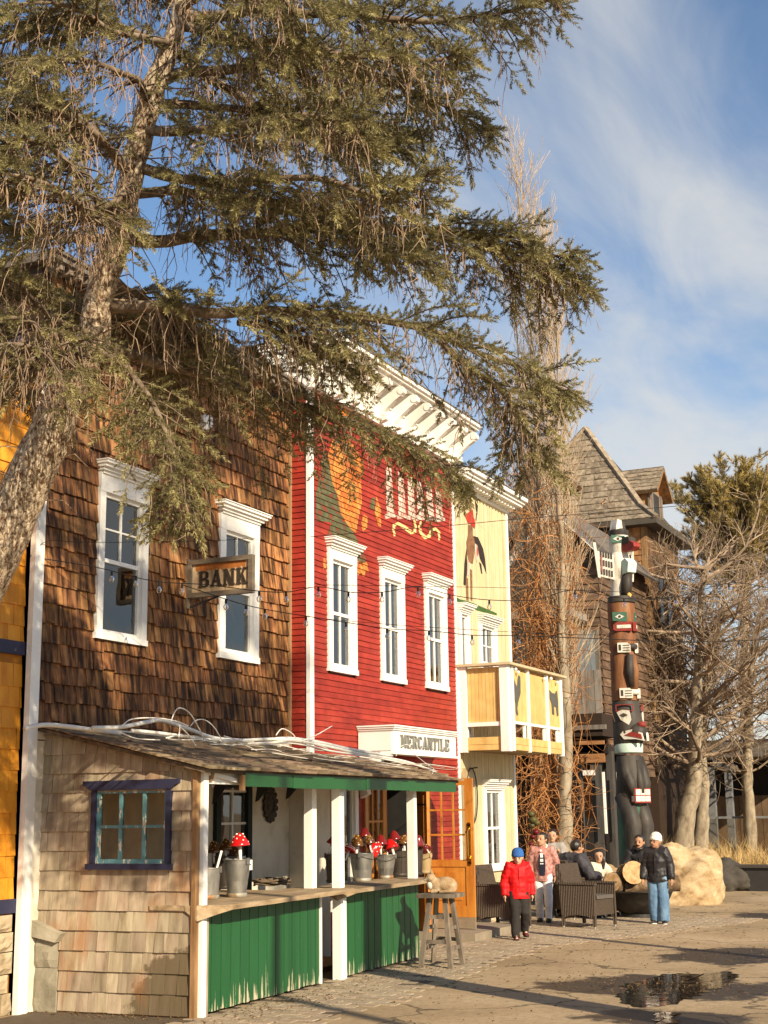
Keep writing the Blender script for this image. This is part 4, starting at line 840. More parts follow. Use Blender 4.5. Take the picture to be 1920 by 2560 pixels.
# header and green fascia
zf0, zf1 = 2.07, 2.20
MB().box(-.05, .02, .116, 6.6, 2.09, 2.205).build('header', WHITE, st)
MB().bar((.035,.10,2.19), (.05,.66,2.12), .02, .04).build('batten', WHITE2, st)
fa = [(.66,1.7),(1.705,3.1),(3.105,3.62),(3.625,5.0),(5.005,6.72)]
for i, (a, b) in enumerate(fa): MB().box(.10+.004*(i%2), .128+.004*(i%2), a, b, zf0-.006*(i%3), zf1).build('fascia_board', GREEN2, st)
MB().box(.0, .12, 6.68, 6.82, zf0+.02, zf0+.07).build('gutter_end', flat('dark_red_metal', (.08,.015,.012)), st)
MB().box(.09,.13,.60,.655,2.03,2.18).build('end_block', RAWW, st)
# roof: deck, then courses of shakes
def roofz(x): return 2.235 + (.13-x)*.235
rk = MB(); rk.add([(.12,-.12,roofz(.12)-.05),(.12,6.85,roofz(.12)-.05),(-1.84,6.85,roofz(-1.84)-.05),(-1.84,-.12,roofz(-1.84)-.05),(.12,-.12,roofz(.12)-.012),(.12,6.85,roofz(.12)-.012),(-1.84,6.85,roofz(-1.84)-.012),(-1.84,-.12,roofz(-1.84)-.012)], [(3,2,1,0),(4,5,6,7),(0,1,5,4),(1,2,6,5),(2,3,7,6),(3,0,4,7)])
rf = rk.build('roof', mk('roof_deck_wood', [(.05,.035,.022),(.12,.085,.055),(.22,.165,.11)], scale=(14,2,14), rnd=.1, bump=.3), st)
SHK = mk('roof_shake', [(.055,.036,.022),(.15,.10,.06),(.28,.205,.13),(.36,.28,.19)], pos=[.28,.42,.58,.74], scale=(12,2.4,12), detail=8, rough=.9, rnd=.3, bump=.4, hue=.015)
sl = math.atan(.235); FRF = Fr((.15,0,roofz(.15)), (0,1,0), (-math.cos(sl),0,math.sin(sl)), (math.sin(sl),0,math.cos(sl)))
um2 = unit_mesh('shake', MB().lap(WF, 0, 1, 0, 1.35, .022, .004), SHK); rs = random.Random(3)
for j in range(8):
    s = -.13 - rs.random()*.1; t = j*.245 - (.03 if j == 0 else 0)
    while s < 6.8:
        w = rs.uniform(.16,.42); piece('shake', um2, rf, frm(FRF, s+.002, t-rs.uniform(0,.03), .001*(j%2), w-.005, .245, rs.uniform(.8,1.7), rs.gauss(0,.008))); s += w
# loose boards and litter of twigs along the roof edge
for i in range(9):
    y = .9+i*.58; x = .10-rs.random()*.1; MB().bar((x,y,roofz(x)+.02),(x-.04,y+rs.uniform(.5,.95),roofz(x-.04)+.022),.06,.022).build('loose_board', SHK, rf)
# counters
def counter(y0, y1, x0, x1, z, seed, chamfer):
    rs = random.Random(seed); n = 24
    for k, (xa, xb) in enumerate(((x0,(x0+x1)/2-.003),((x0+x1)/2+.003,x1))):
        vs = []; 
        for i in range(n+1):
            y = y0+(y1-y0)*i/n; e = (.012*noise.noise(Vector((y*2.5,seed,1)))+.006*noise.noise(Vector((y*11,seed,4)))) if k else 0
            if k and y-y0 < chamfer: e -= (x1+.03)*(1-(y-y0)/chamfer)*.85
            vs += [(xa,y,z-.046),(xb+e,y,z-.046+.4*e),(xb+e,y,z-.004),(xb+e-.006,y,z),(xa,y,z)]
        fs = [(5*i+j, 5*i+(j+1)%5, 5*(i+1)+(j+1)%5, 5*(i+1)+j) for i in range(n) for j in range(5)] + [(4,3,2,1,0), tuple(5*n+j for j in range(5))]
        MB().add(vs, fs).build('counter_board', CTOP, st)
counter(-.03, 3.02, -.50, .24, .99, 1, .2); counter(3.06, 5.95, -.50, .20, .975, 2, .12)
def planks(y0, y1, z0, z1):
    n = round((y1-y0)/.0935); w = (y1-y0)/n
    for i in range(n): MB().box(-.03, .0+.003*(i%2), y0+i*w+.0025, y0+(i+1)*w-.0025, z0+random.uniform(0,.012), z1).build('plank', GREEN, st)
planks(.16, 2.60, .025, .943); planks(3.27, 5.56, .02, .928)
MB().box(-.04,.02,2.602,2.635,.02,.943).build('end_batten', WHITE, st)
MB().box(-.55,-.53,.0,2.6,.0,.9).build('counter_back', RAWW, st)
MB().box(-.5,-.03,5.535,5.56,.02,.928).build('end_panel', GREEN, st)
# back wall inside, with its dark-framed window
iv = SI
BWY0, BWY1 = onx(545,2000,-9.0).y, onx(612,2000,-9.0).y
mb = MB()
for a, b, c, d in cells(11.12, 16.24, 0, 2.7, [(BWY0,BWY1,1.0,2.12)]): mb.fb(fx(-9.035), a, b, c, d, 0, .03)
bw = mb.build('back_wall', CREAM, st); bw.matrix_parent_inverse = SM.inverted()
def inst(o): o.matrix_parent_inverse = SM.inverted(); return o
mb = MB(); FW_ = fx(-9.0); mb.fb(FW_, BWY0-.10, BWY0, .55, 2.2, 0, .05); mb.fb(FW_, BWY1, BWY1+.10, .55, 2.2, 0, .05); mb.fb(FW_, BWY0, BWY1, 2.12, 2.2, 0, .05); iw = inst(mb.build('inner_window', flat('dark_green_paint', (.012,.02,.016)), st))
mb = MB(); ym = (BWY0+BWY1)/2; mb.fb(FW_, ym-.014, ym+.014, 1.0, 2.12, -.02, .02); 
for z in (1.0, 1.30, 1.70, 2.08): mb.fb(FW_, BWY0, BWY1, z-.014, z+.014, -.019, .019)
mb.build('muntins', WHITE2, iw)
p = MB(); p.add([FW_(BWY0,1,0),FW_(BWY1,1,0),FW_(BWY1,2.12,0),FW_(BWY0,2.12,0)], [(0,1,2,3)]); p.build('pane', GLASS, iw)
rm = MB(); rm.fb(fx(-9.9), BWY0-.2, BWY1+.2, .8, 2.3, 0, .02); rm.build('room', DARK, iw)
mb = MB(); mb.fb(fx(RX+.045), 16.20, 16.74, 0, 2.4, 0, .02); mb.fb(fy(16.225), -9.0, RX+.044, 0, 2.5, 0, .015); inst(mb.build('lining_board', CREAM, st))
MB().box(-1.78,-.06,.0,.05,0,.02).build('floor_plate', RAWW, st)
mb = MB(); mb.box(-1.79,-.53,.02,5.0,.0,.05); mb.build('floor', RAWW, st)
# rafters under the roof
for i in range(9): MB().bar((.05,.15+i*.75,roofz(.05)-.10),(-1.75,.15+i*.75,roofz(-1.75)-.10),.05,.09).build('rafter', RAWW, rf)
# black leaf-shaped boards hanging inside
for i, (px, py, w_, h_) in enumerate(((548,1948,.16,.30),(655,1952,.17,.28),(730,1952,.17,.26))):
    v = onx(px, py-14, -8.2); f2 = Fr(v, (math.cos(YAW),math.sin(YAW),0), (0,0,1), (math.sin(YAW),-math.cos(YAW),0))
    mb = MB(); mb.prism(f2, [(-w_*.2,0),(w_*.5,0),(w_*.62,-h_*.2),(w_*.4,-h_*.55),(-w_*.2,-h_),(-w_*.45,-h_*1.08),(-w_*.35,-h_*.6),(-w_*.3,-h_*.25)], 0, .012)
    tag(mb.build('leaf_cutout', BLACK), ['black leaf-shaped cutout hanging inside the stall left of the dark window', 'black leaf-shaped cutout hanging just right of the dark window', 'black leaf-shaped cutout hanging over the wall medallion'][i], 'ornament', 'black cutouts hung in the stall')
# round carved medallion on the back wall
mc = onx(674, 2012, -8.99); mb = MB(); prof = []
mb.lathe([(.001,.03),(.04,.035),(.06,.02),(.12,.03),(.15,.02),(.16,0)], 28, (-8.99, mc.y, mc.z), sx=1.25, M=Matrix.Rotation(R(90),3,'Y'))
for i in range(14):
    a = i*math.pi/7; mb.ball((-8.975, mc.y+.155*math.sin(a), mc.z+.195*math.cos(a)), .035, 8, 6, sc=(.5,1,1))
    mb.ball((-8.965, mc.y+.09*math.sin(a), mc.z+.115*math.cos(a)), .028, 8, 6, sc=(.6,1,1))
tag(mb.build('medallion', flat('dark_bronze', (.06,.05,.04), rough=.6), smooth=True), 'dark round carved medallion on the cream wall inside the stall', 'medallion')
# coil of rope lying on the shelf
mb = MB(); rc = onz(700, 2212, 1.0); pts = []
for i in range(150):
    a = i*.42; r_ = .13+.05*math.sin(i*.13); pts.append((rc.x-.1+r_*1.1*math.sin(a)+.03*math.sin(i*.7), rc.y+r_*1.6*math.cos(a), 1.0+.012+.055*(i/150)+.012*math.sin(i*1.9)))
mb.tube(pts, .013, 6); tag(mb.build('rope_coil', mk('old_rope', [(.10,.07,.045),(.18,.13,.085)], rnd=0, rough=.95), smooth=True), 'loose coil of brown rope lying on the stall counter', 'rope')
MB().box(-1.3,-.5,1.15,2.6,.93,.985).build('shelf', CTOP, st)
# white hook
hk = onx(533,1960,-7.5); mb = MB(); mb.tube([(hk.x,hk.y,2.33),(hk.x,hk.y,hk.z+.05),(hk.x,hk.y+.02,hk.z),(hk.x,hk.y-.0,hk.z-.03),(hk.x,hk.y-.03,hk.z-.01)], .006, 6); mb.build('hook', WHITE2).parent = st; bpy.data.objects['hook'].matrix_parent_inverse = SM.inverted()
# ---------------------------------------------------------------- zinc buckets of mushroom ornaments
ZINC = mk('zinc', [(.20,.195,.18),(.32,.31,.28),(.42,.40,.36)], scale=(9,9,5), rough=.42, metal=.75, rnd=.1, bump=.08)
ZRUST = mk('rusty_zinc', [(.32,.11,.03),(.30,.22,.13),(.34,.33,.29)], scale=(9,9,6), pos=[.35,.46,.55], rough=.6, metal=.3, rnd=.1)
DKB = mk('dark_bucket', [(.035,.028,.022),(.075,.06,.048)], scale=(9,9,5), rough=.5, metal=.3, rnd=.1)
TANB = mk('tan_bucket', [(.30,.20,.09),(.42,.30,.15)], scale=(9,9,5), rough=.6, rnd=.1)
def bucket(v, rt, rb, h, mat, label, lean=0, rim=True, group='buckets on the stall counters'):
    b = thing('bucket', label, 'bucket', v, random.uniform(0,6), group); b.rotation_euler = (lean, 0, b.rotation_euler.z) if lean else b.rotation_euler
    mb = MB(); q = [(rb*.98,.0),(rb,.006),(rb*1.01,.03),(rb+(rt-rb)*.3,h*.3),(rb+(rt-rb)*.7,h*.7),(rt,h-.012),(rt+.008,h-.008),(rt+.008,h),(rt-.002,h),(rt-.008,h*.7),(rb-.004,.02),(.002,.018)]
    mb.lathe(q, 28, cap=False); mb.build('pail', mat, b, True, 40)
    k = MB(); k.lathe([(rb+.006,.0),(rb+.010,.004),(rb+.012,.035),(rb+.006,.04)], 28, cap=False); k.build('foot_band', ZRUST if mat is ZINC else mat, b, True)
    k = MB(); k.bar((rt*.98+.004,0,h*.99),((rb)*1.02+.004,0,.04),.012,.006,up=(1,0,0)); k.build('seam', mat, b)
    k = MB(); k.box(-.02,.02,rt-.002,rt+.012,h-.05,h+.012); k.box(-.02,.02,-rt-.012,-rt+.002,h-.05,h+.012); k.build('ear', mat, b)
    k = MB(); k.tube([(0,rt*math.cos(t)*1.02,h+.0-rt*.35*math.sin(t)*.6) if 0 else (rt*1.03*math.sin(t),rt*1.03*math.cos(t),h-.03-.05*math.sin(t)) for t in [math.pi*i/14 for i in range(15)]], .0035, 5); k.build('handle', IRON, b)
    return b
MRED = flat('glossy_red', (.55,.012,.012), rough=.18, spec=.6, rnd=.03); MWINE = flat('glossy_wine', (.16,.012,.012), rough=.16, spec=.6, rnd=.1); MBRN = mk('glossy_brown', [(.06,.02,.008),(.16,.07,.02)], rough=.2, spec=.6, rnd=.1, bump=0)
MWHT = flat('glazed_white', (.80,.76,.68), rough=.35, rnd=.02); MGOLD = flat('gold_spot', (.62,.40,.10), rough=.3, rnd=.05)
def mushroom(v, r, h, cap, spot, label, tilt=(0,0), stem=.12, group=None, stripes=False):
    o = thing('mushroom_ornament', label, 'ornament', v, random.uniform(0,6), group); o.rotation_euler = (tilt[0], tilt[1], o.rotation_euler.z)
    mb = MB(); prof = [(.002,h),(r*.22,h*.97),(r*.45,h*.82),(r*.7,h*.52),(r*.92,h*.2),(r,h*.06),(r*.97,0),(r*.75,-h*.02),(r*.2,h*.05),(.002,h*.06)]
    mb.lathe([(a,b) for a,b in prof], 18, cap=False); c = mb.build('cap', cap, o, True)
    k = MB(); k.tube([(0,0,h*.06),(.004,0,-stem*.5),(0,.003,-stem)], [r*.2,r*.16,r*.19], 8); k.build('stem', MWHT, o, True)
    if spot:
        s = MB(); rs = random.Random(int(v[1]*1000))
        for i in range(16):
            a = i*2.4; u = .12+.8*(i/16); rr = r*(.25+.68*u); zz = h*(1-.92*u**1.15)
            if stripes: continue
            s.ball((rr*math.cos(a)*.98, rr*math.sin(a)*.98, zz), r*.115, 6, 4, sc=(1,1,.8))
        if stripes:
            for q in range(3): s.lathe([(r*(.5+.18*q),h*(.76-.24*q)),(r*(.57+.18*q),h*(.67-.24*q)),(r*(.575+.18*q)+.003,h*(.67-.24*q)),(r*(.505+.18*q)+.003,h*(.76-.24*q))], 18, cap=False)
        if s.v: s.build('spots', spot, c, True)
    return o
def put(px, py, z): v = onz(px, py, z); return v
bA = put(517, 2247, .992); bB = put(592, 2242, .992); bC = onz(563, 2222, .992)
bucket(bA, .135, .112, .30, ZINC, 'grey zinc bucket at the near corner of the stall counter'); bucket(bB, .135, .092, .37, ZINC, 'tall tapered zinc bucket with white tag on the near counter', lean=0)
bucket(bC, .13, .11, .36, DKB, 'dark bucket of gold-spotted mushrooms behind the two zinc buckets')
tagm = MB(); tagm.bar(bB+Vector((.12,.07,.26)), bB+Vector((.12,.07,.36)), .055, .004); tag(tagm.build('price_tag', WHITE2), 'small white tag hanging on the tall zinc bucket', 'tag')
mushroom(bA+Vector((-.06,-.04,.30)), .085, .13, MWINE, None, 'red cone mushroom leaning in the near corner bucket', (.1,-.35))
stick = MB(); stick.bar(bA+Vector((.05,.05,.2)), bA+Vector((.10,.10,.46)), .03, .02); tag(stick.build('white_stick', MWHT), 'white ornament stem poking out of the near corner bucket', 'stick')
mushroom(bB+Vector((.03,.0,.50)), .105, .13, MRED, MWHT, 'bright red white-spotted mushroom standing over the tall zinc bucket', (.05,.05), stem=.22)
for i, (dx, dy, dz, r_) in enumerate(((-.09,-.1,.40,.085),(.0,.0,.42,.09),(.09,.07,.37,.085))):
    mushroom(bC+Vector((dx,dy,dz)), r_, .13, MBRN, MGOLD, ['brown gold-spotted mushroom at the left of the dark near bucket','brown gold-spotted mushroom in the middle of the dark near bucket','brown gold-spotted mushroom beside the tall zinc bucket'][i], (random.uniform(-.2,.2),random.uniform(-.2,.2)))
RB = [(905,2203,.15,.105,.34,ZINC,'wide zinc bucket with rusty foot beside the white post'), (965,2196,.128,.085,.30,ZINC,'zinc bucket with rusty seam second from the white post'), (1000,2190,.15,.115,.33,DKB,'dark bucket in the middle of the far counter'), (1033,2187,.14,.12,.33,DKB,'dark grey bucket under the far white post'), (1063,2183,.10,.075,.26,TANB,'small tan bucket at the far end of the counter'), (838,2207,.12,.10,.34,DKB,'dark bucket half hidden behind the white post')]
BV = []
for px, py, rt, rb, h, m, lb in RB: v = put(px, py, .977); BV.append((v, h, rt)); bucket(v, rt, rb, h, m, lb)
def ms(i, dx, dy, dz, r_, cap, sp, lb, tilt=(0,0), **k):
    v, h, rt = BV[i]; return mushroom(v+Vector((dx,dy,h+dz)), r_, r_*1.45, cap, sp, lb, tilt, group=k.pop('group', None), **k)
ms(0,.08,.10,.02,.105,MRED,MWHT,'red white-spotted mushroom hanging over the rim of the wide zinc bucket',(.5,.9))
ms(0,-.05,-.03,.08,.10,MBRN,MGOLD,'large brown mushroom rising from the wide zinc bucket',(.05,0))
ms(0,.03,.03,.20,.075,MWINE,None,'dark pointed mushroom at the back of the wide zinc bucket')
ms(0,-.12,-.12,.02,.085,MRED,MWHT,'red and white striped mushroom beside the white post',(-.3,-.5),stripes=True)
ms(0,.12,-.02,.12,.07,MBRN,MGOLD,'small gold-spotted mushroom on the far side of the wide bucket',(.1,.2))
ms(1,-.05,-.04,.12,.09,MWINE,None,'wine red mushroom at the back of the second zinc bucket',(.0,-.1)); ms(1,.06,.08,.06,.10,MRED,None,'plain bright red mushroom leaning out of the second zinc bucket',(.35,.35)); ms(1,-.02,.09,.05,.06,MBRN,MGOLD,'small brown spotted mushroom in the second zinc bucket')
ms(1,-.09,.0,.03,.07,MBRN,MWHT,'dark white-spotted mushroom between the two zinc buckets',(.2,-.3))
for i, (dx, dy, dz) in enumerate(((-.06,-.02,.14),(.05,.03,.08),(.0,.09,.05))): ms(2,dx,dy,dz,.085,MWINE if i != 1 else MBRN,None if i == 0 else MGOLD,['tall wine red mushroom in the middle dark bucket','brown spotted mushroom at the front of the middle dark bucket','dark mushroom on the far side of the middle dark bucket'][i],(random.uniform(-.2,.2),random.uniform(-.2,.2)))
for i, (dx, dy, dz) in enumerate(((-.05,-.04,.1),(.05,.05,.07))): ms(3,dx,dy,dz,.09,MWINE,None,['nearer wine red mushroom in the dark grey bucket','farther wine red mushroom in the dark grey bucket'][i],(random.uniform(-.3,.3),random.uniform(-.3,.3)))
ms(4,.02,.04,.05,.07,MWINE,MWHT,'wine red spotted mushroom tilted in the small tan bucket',(.2,.8)); ms(5,-.02,-.05,.12,.07,MWINE,None,'wine red mushroom in the bucket behind the white post',(.1,-.3))
# ---------------------------------------------------------------- white pipes and loose cables along the stall roof
PIPE = flat('white_cable', (.72,.69,.62), rough=.45, rnd=.03); TAN = flat('tan_cable', (.42,.36,.27), rough=.6)
def smooth_pts(P, n=6):
    out = []
    for i in range(len(P)-1):
        p0, p1, p2_, p3 = P[max(0,i-1)], P[i], P[i+1], P[min(len(P)-1,i+2)]
        for k in range(n):
            t = k/n; out.append(.5*((2*p1)+(p2_-p0)*t+(2*p0-5*p1+4*p2_-p3)*t*t+(3*p1-p0-3*p2_+p3)*t**3))
    return out+[P[-1]]
cab = thing('cable_bundle', 'tangle of white pipes and cables lying along the stall roof', 'cable')
def cable(pp, r_, mat=PIPE, X=-7.55, nm='cable'):
    P = [onx(a, b, X-.04*((a-490)/100)*.6) for a, b in pp]; mb = MB(); mb.tube(smooth_pts(P), r_, 7); mb.build(nm, mat, cab, True)
cable([(62,1822),(120,1812),(230,1824),(300,1834)], .022, X=-8.3, nm='pipe'); cable([(232,1820),(300,1818),(365,1806),(405,1801),(470,1822),(540,1846),(640,1853)], .022, X=-8.0, nm='pipe')
cable([(330,1826),(400,1833),(470,1842),(560,1852),(700,1848),(800,1862),(900,1884),(1010,1903),(1090,1930)], .017, nm='pipe')
cable([(640,1853),(720,1846),(800,1856),(880,1874),(980,1890)], .02, X=-7.6, nm='pipe'); cable([(620,1860),(700,1856),(760,1862),(830,1878),(930,1892),(1030,1912)], .012)
for pp, r_ in (([(305,1815),(330,1798),(390,1795),(440,1803),(470,1815)],.006), ([(428,1803),(438,1778),(452,1770),(475,1784),(498,1822),(512,1854)],.006), ([(476,1815),(490,1801),(512,1800),(535,1818),(556,1852)],.005), ([(450,1812),(447,1846)],.006), ([(447,1814),(470,1836),(490,1866)],.007), ([(415,1845),(455,1836)],.007), ([(690,1838),(705,1822),(728,1832),(740,1846)],.006), ([(760,1850),(790,1838),(830,1815)],.006), ([(700,1862),(790,1884),(840,1895),(900,1888)],.005), ([(990,1890),(1000,1868),(1020,1862),(1030,1880),(1060,1905),(1085,1925),(1066,1946)],.005), ([(300,1830),(340,1846),(400,1850)],.006), ([(560,1840),(640,1858),(740,1850),(820,1872)],.006)):
    cable(pp, r_, X=-7.5)
for i in range(26):
    a = 420+i*26; b = 1842+(a-420)*.12+random.uniform(-6,10); cable([(a,b),(a+random.uniform(20,50),b+random.uniform(-6,6)),(a+random.uniform(60,120),b+random.uniform(2,16))], .004, TAN if i % 2 else PIPE, X=-7.45)
# ================================================================ stool with the cat
OLDW = mk('old_grey_wood', [(.075,.058,.042),(.17,.135,.10),(.27,.22,.165)], scale=(9,9,2), rough=.85, rnd=.2, bump=.25)
so_ = thing('wooden_stool', 'tall weathered wooden stool beside the green counter', 'stool')
feet = [onz(1052,2421), onz(1127,2423), onz(1158,2413), onz(1084,2408)]; ctr = sum(feet, Vector())/4; sh = .80
tops = [ctr + (f-ctr)*.50 + Vector((0,0,sh)) for f in feet]
for i, (f, t) in enumerate(zip(feet, tops)): MB().bar(f, t, .052, .052).build('leg', OLDW, so_)
for i in range(4):
    for z in ((.30,.58) if i in (0,2) else (.22,.45)):
        a = feet[i].lerp(tops[i], z/sh); b = feet[(i+1)%4].lerp(tops[(i+1)%4], z/sh); MB().bar(a, b, .022, .045).build('rung', OLDW, so_)
ex = (tops[1]-tops[0]).normalized(); ey = Vector((-ex.y, ex.x, 0)); hw = .235
for i in range(3):
    mb = MB(); fr_ = Fr(ctr+Vector((0,0,sh)), ex, ey, (0,0,1)); mb.fb(fr_, -hw, hw, -hw+i*.157, -hw+i*.157+.153, 0, .045); mb.build('seat_board', OLDW, so_)
FUR = mk('tan_fur', [(.24,.15,.075),(.36,.245,.135),(.48,.36,.23)], scale=(9,9,9), rough=.95, rnd=0, bump=.6, bscale=90)
def remesh(mb, name, mat, parent, vox, smooth_it=6, disp=None):
    o = mb.build(name+'_tmp', mat); m = o.modifiers.new('r', 'REMESH'); m.mode = 'VOXEL'; m.voxel_size = vox; m.use_smooth_shade = True
    s = o.modifiers.new('s', 'SMOOTH'); s.factor = .5; s.iterations = smooth_it
    dg = bpy.context.evaluated_depsgraph_get(); me = bpy.data.meshes.new_from_object(o.evaluated_get(dg), depsgraph=dg); bpy.data.objects.remove(o)
    me.name = name; me.materials.clear(); me.materials.append(mat)
    if disp:
        n = len(me.vertices); co = np.empty(n*3, np.float32); me.vertices.foreach_get('co', co); co = co.reshape(-1,3); nn = np.empty(n*3, np.float32); me.vertices.foreach_get('normal', nn); nn = nn.reshape(-1,3)
        d = np.array([disp(c) for c in co], np.float32); co += nn*d[:,None]; me.vertices.foreach_set('co', co.ravel())
    me.polygons.foreach_set('use_smooth', [True]*len(me.polygons)); me.update()
    q = bpy.data.objects.new(name, me); COL.objects.link(q)
    if parent: q.parent = parent
    return q
ca = thing('cat', 'tan cat loafing on top of the wooden stool', 'cat', ctr+Vector((0,.02,sh+.046)), R(22))
mb = MB()      # cat faces -x (left), lying with paws tucked
mb.ball((.06,0,.095), .1, 14, 10, sc=(1.35,.92,.98)); mb.ball((-.05,0,.09), .085, 14, 10, sc=(1.1,.95,1.0)); mb.ball((.12,0,.08), .095, 12, 8, sc=(.85,1.0,.85))
mb.ball((-.125,-.045,.185), .064, 12, 9, sc=(.95,1.05,.92)); mb.ball((-.172,-.062,.168), .030, 10, 7); mb.tube([(-.12,-.035,.17),(-.05,0,.09)], [.05,.085], 10)
for s_ in (-1,1): mb.lathe([(.030,0),(.020,.03),(.004,.070)], 8, (-.11,-.045+.042*s_,.225), sx=.7, M=Matrix.Rotation(R(14*s_),3,'X'))
for s_ in (-1,1): mb.tube([(-.02,.05*s_,.03),(-.13,.045*s_,.018)], [.03,.022], 8)
mb.tube([(.17,.0,.05),(.15,-.08,.03),(.06,-.11,.025),(-.03,-.10,.02)], [.028,.026,.022,.016], 8)
body = remesh(mb, 'body', FUR, ca, .009, 5)
e = MB(); e.ball((-.178,-.083,.196), .008, 6, 5); e.ball((-.183,-.035,.196), .008, 6, 5); e.ball((-.20,-.064,.175), .007, 6, 5); e.build('face', BLACK, ca)
e = MB(); e.ball((-.135,-.035,.10), .05, 10, 7, sc=(.8,1,1.2)); e.ball((-.186,-.064,.160), .020, 8, 6); e.build('white_bib', mk('white_fur', [(.5,.44,.36),(.62,.56,.48)], rnd=0, rough=.95), ca, True)
# ================================================================ people
def SKINM(n, c): return mk('skin_'+n, [tuple(x*.88 for x in c), c, tuple(min(1,x*1.08) for x in c)], scale=(12,12,12), rough=.55, rnd=0, bump=.03)
def CLOTH(n, c, rough=.85, cols=None, scale=(9,9,9), bump=.25, spec=.2): return mk('cloth_'+n, cols or [tuple(x*.82 for x in c), tuple(min(1,x*1.1) for x in c)], scale=scale, rough=rough, rnd=0, bump=bump, bscale=28, spec=spec)
HAIRD = mk('dark_hair', [(.012,.008,.006),(.03,.02,.014)], scale=(40,40,6), rough=.42, rnd=0, bump=.3, spec=.5)
POSE0 = dict(pelvis=(0,.0,.53), chest=(0,.005,.72), neck=(0,.0,.845), head=(0,-.012,.925), shL=(.105,.0,.805), shR=(-.105,.0,.805), elL=(.135,.015,.635), elR=(-.135,.015,.635), wrL=(.14,-.03,.49), wrR=(-.14,-.03,.49),
    hiL=(.052,0,.515), hiR=(-.052,0,.515), knL=(.058,-.012,.285), knR=(-.058,-.012,.285), anL=(.06,.01,.05), anR=(-.06,.01,.05), toL=(.068,-.085,.018), toR=(-.068,-.085,.018))
def person(label, at_, heading, H, pose, skin, top, legs, shoe, hair=None, hat=None, hood=False, open_front=None, hem=.47, puff=0, head_yaw=0, flare=1.0, glasses=False, beard=False, hands='relaxed', collar=None, thick=1.0, head_pitch=0):
    P = dict(POSE0); P.update(pose or {}); J = {k: Vector(v)*H for k, v in P.items()}
    o = thing('person', label, 'person', at_, heading)
    # --- body: one surface
    b = MB(); hc = J['head']; hm = Matrix.Rotation(head_yaw, 3, 'Z') @ Matrix.Rotation(head_pitch, 3, 'X'); hp = lambda x, y, z: hc + hm @ (Vector((x, y, z))*H)
    hk_ = 1+max(0,1.62-H)*.4           # children have relatively larger heads
    b.ball(hc+hm@Vector((0,.008*H,.012*H)), .062*H*hk_, 16, 12, sc=(.84,1.0,1.02), M=hm); b.ball(hp(0,-.016,-.030), .043*H*hk_, 14, 10, sc=(.92,.9,1.0), M=hm); b.ball(hp(0,-.040,-.052), .017*H*hk_, 10, 8, M=hm)
    b.tube([hp(0,-.060*hk_,.008), hp(0,-.072*hk_,-.014), hp(0,-.060*hk_,-.022)], [.006*H,.0115*H,.008*H], 8)
    for s in (-1, 1): b.ball(hp(.053*s*hk_,.008,-.006), .016*H, 8, 6, sc=(.45,.8,1.15), M=hm)
    b.tube([J['neck']-Vector((0,0,.03*H)), J['neck']+Vector((0,0,.01*H)), hp(0,.006,-.03)], [.040*H,.034*H,.034*H], 10)
    b.tube([J['pelvis']-Vector((0,0,.02*H)), J['pelvis'].lerp(J['chest'],.5), J['chest'], J['chest'].lerp(J['neck'],.75)], [.07*H,.072*H,.082*H,.05*H], 12)
    for s in 'LR':
        b.tube([J['chest'].lerp(J['neck'],.6), J['sh'+s], J['el'+s], J['wr'+s]], [.04*H,.036*H,.026*H,.017*H], 10)
        b.tube([J['pelvis'], J['hi'+s], J['kn'+s], J['an'+s]], [.06*H,.055*H,.036*H,.022*H], 10)
        b.tube([J['an'+s], J['to'+s]], [.022*H,.018*H], 8)
        d = (J['wr'+s]-J['el'+s]).normalized(); sd = Vector((0,-1,0)) if abs(d.z) > .6 else Vector((0,0,1)); sd = (sd - d*sd.dot(d)).normalized(); inn = d.cross(sd)*(1 if s == 'L' else -1)
        pm = J['wr'+s]+d*.03*H; b.ball(pm, .022*H, 10, 7, sc=(.9,.9,1.0))
        for k, (off, ln) in enumerate(((.016,.040),(.006,.046),(-.005,.043),(-.015,.034))):
            q = pm+d*.012*H+sd*off*H; cu = inn*.012*H*(1 if hands == 'relaxed' else 2.5)
            b.tube([q, q+d*ln*.55*H+cu*.25, q+d*ln*H+cu], [.0068*H,.0064*H,.005*H], 6)
        q = pm+sd*.017*H-d*.006*H; b.tube([q, q+sd*.015*H+d*.014*H, q+sd*.017*H+d*.032*H+inn*.004*H], [.0072*H,.007*H,.0055*H], 6)
    remesh(b, 'body', skin, o, .0068*H, 3)
    # --- face details
    f = MB(); f.cm = 0
    for s in (-1, 1):
        f.cm = 0; f.ball(hp(.022*s*hk_,-.0515*hk_,.004), .0065*H, 8, 6, sc=(1.25,.7,.7), M=hm); f.bar(hp(.012*s*hk_,-.055*hk_,.018), hp(.033*s*hk_,-.050*hk_,.019), .003*H, .003*H)
    f.cm = 1; f.tube([hp(-.016,-.052*hk_,-.037), hp(0,-.0585*hk_,-.039), hp(.016,-.052*hk_,-.037)], [.002*H,.0042*H,.002*H], 6)
    f.build('face', [BLACK, flat('lips', (.32,.10,.08))], o, True)
    if beard:
        m = MB(); m.tube([hp(-.047,-.008,-.035), hp(-.036,-.040,-.062), hp(0,-.054,-.072), hp(.036,-.040,-.062), hp(.047,-.008,-.035)], [.010*H,.016*H,.020*H,.016*H,.010*H], 8); m.tube([hp(-.02,-.056,-.030), hp(0,-.063,-.028), hp(.02,-.056,-.030)], .006*H, 6); m.build('beard', HAIRD, o, True)
    # --- trousers
    t = MB(); wv = thick
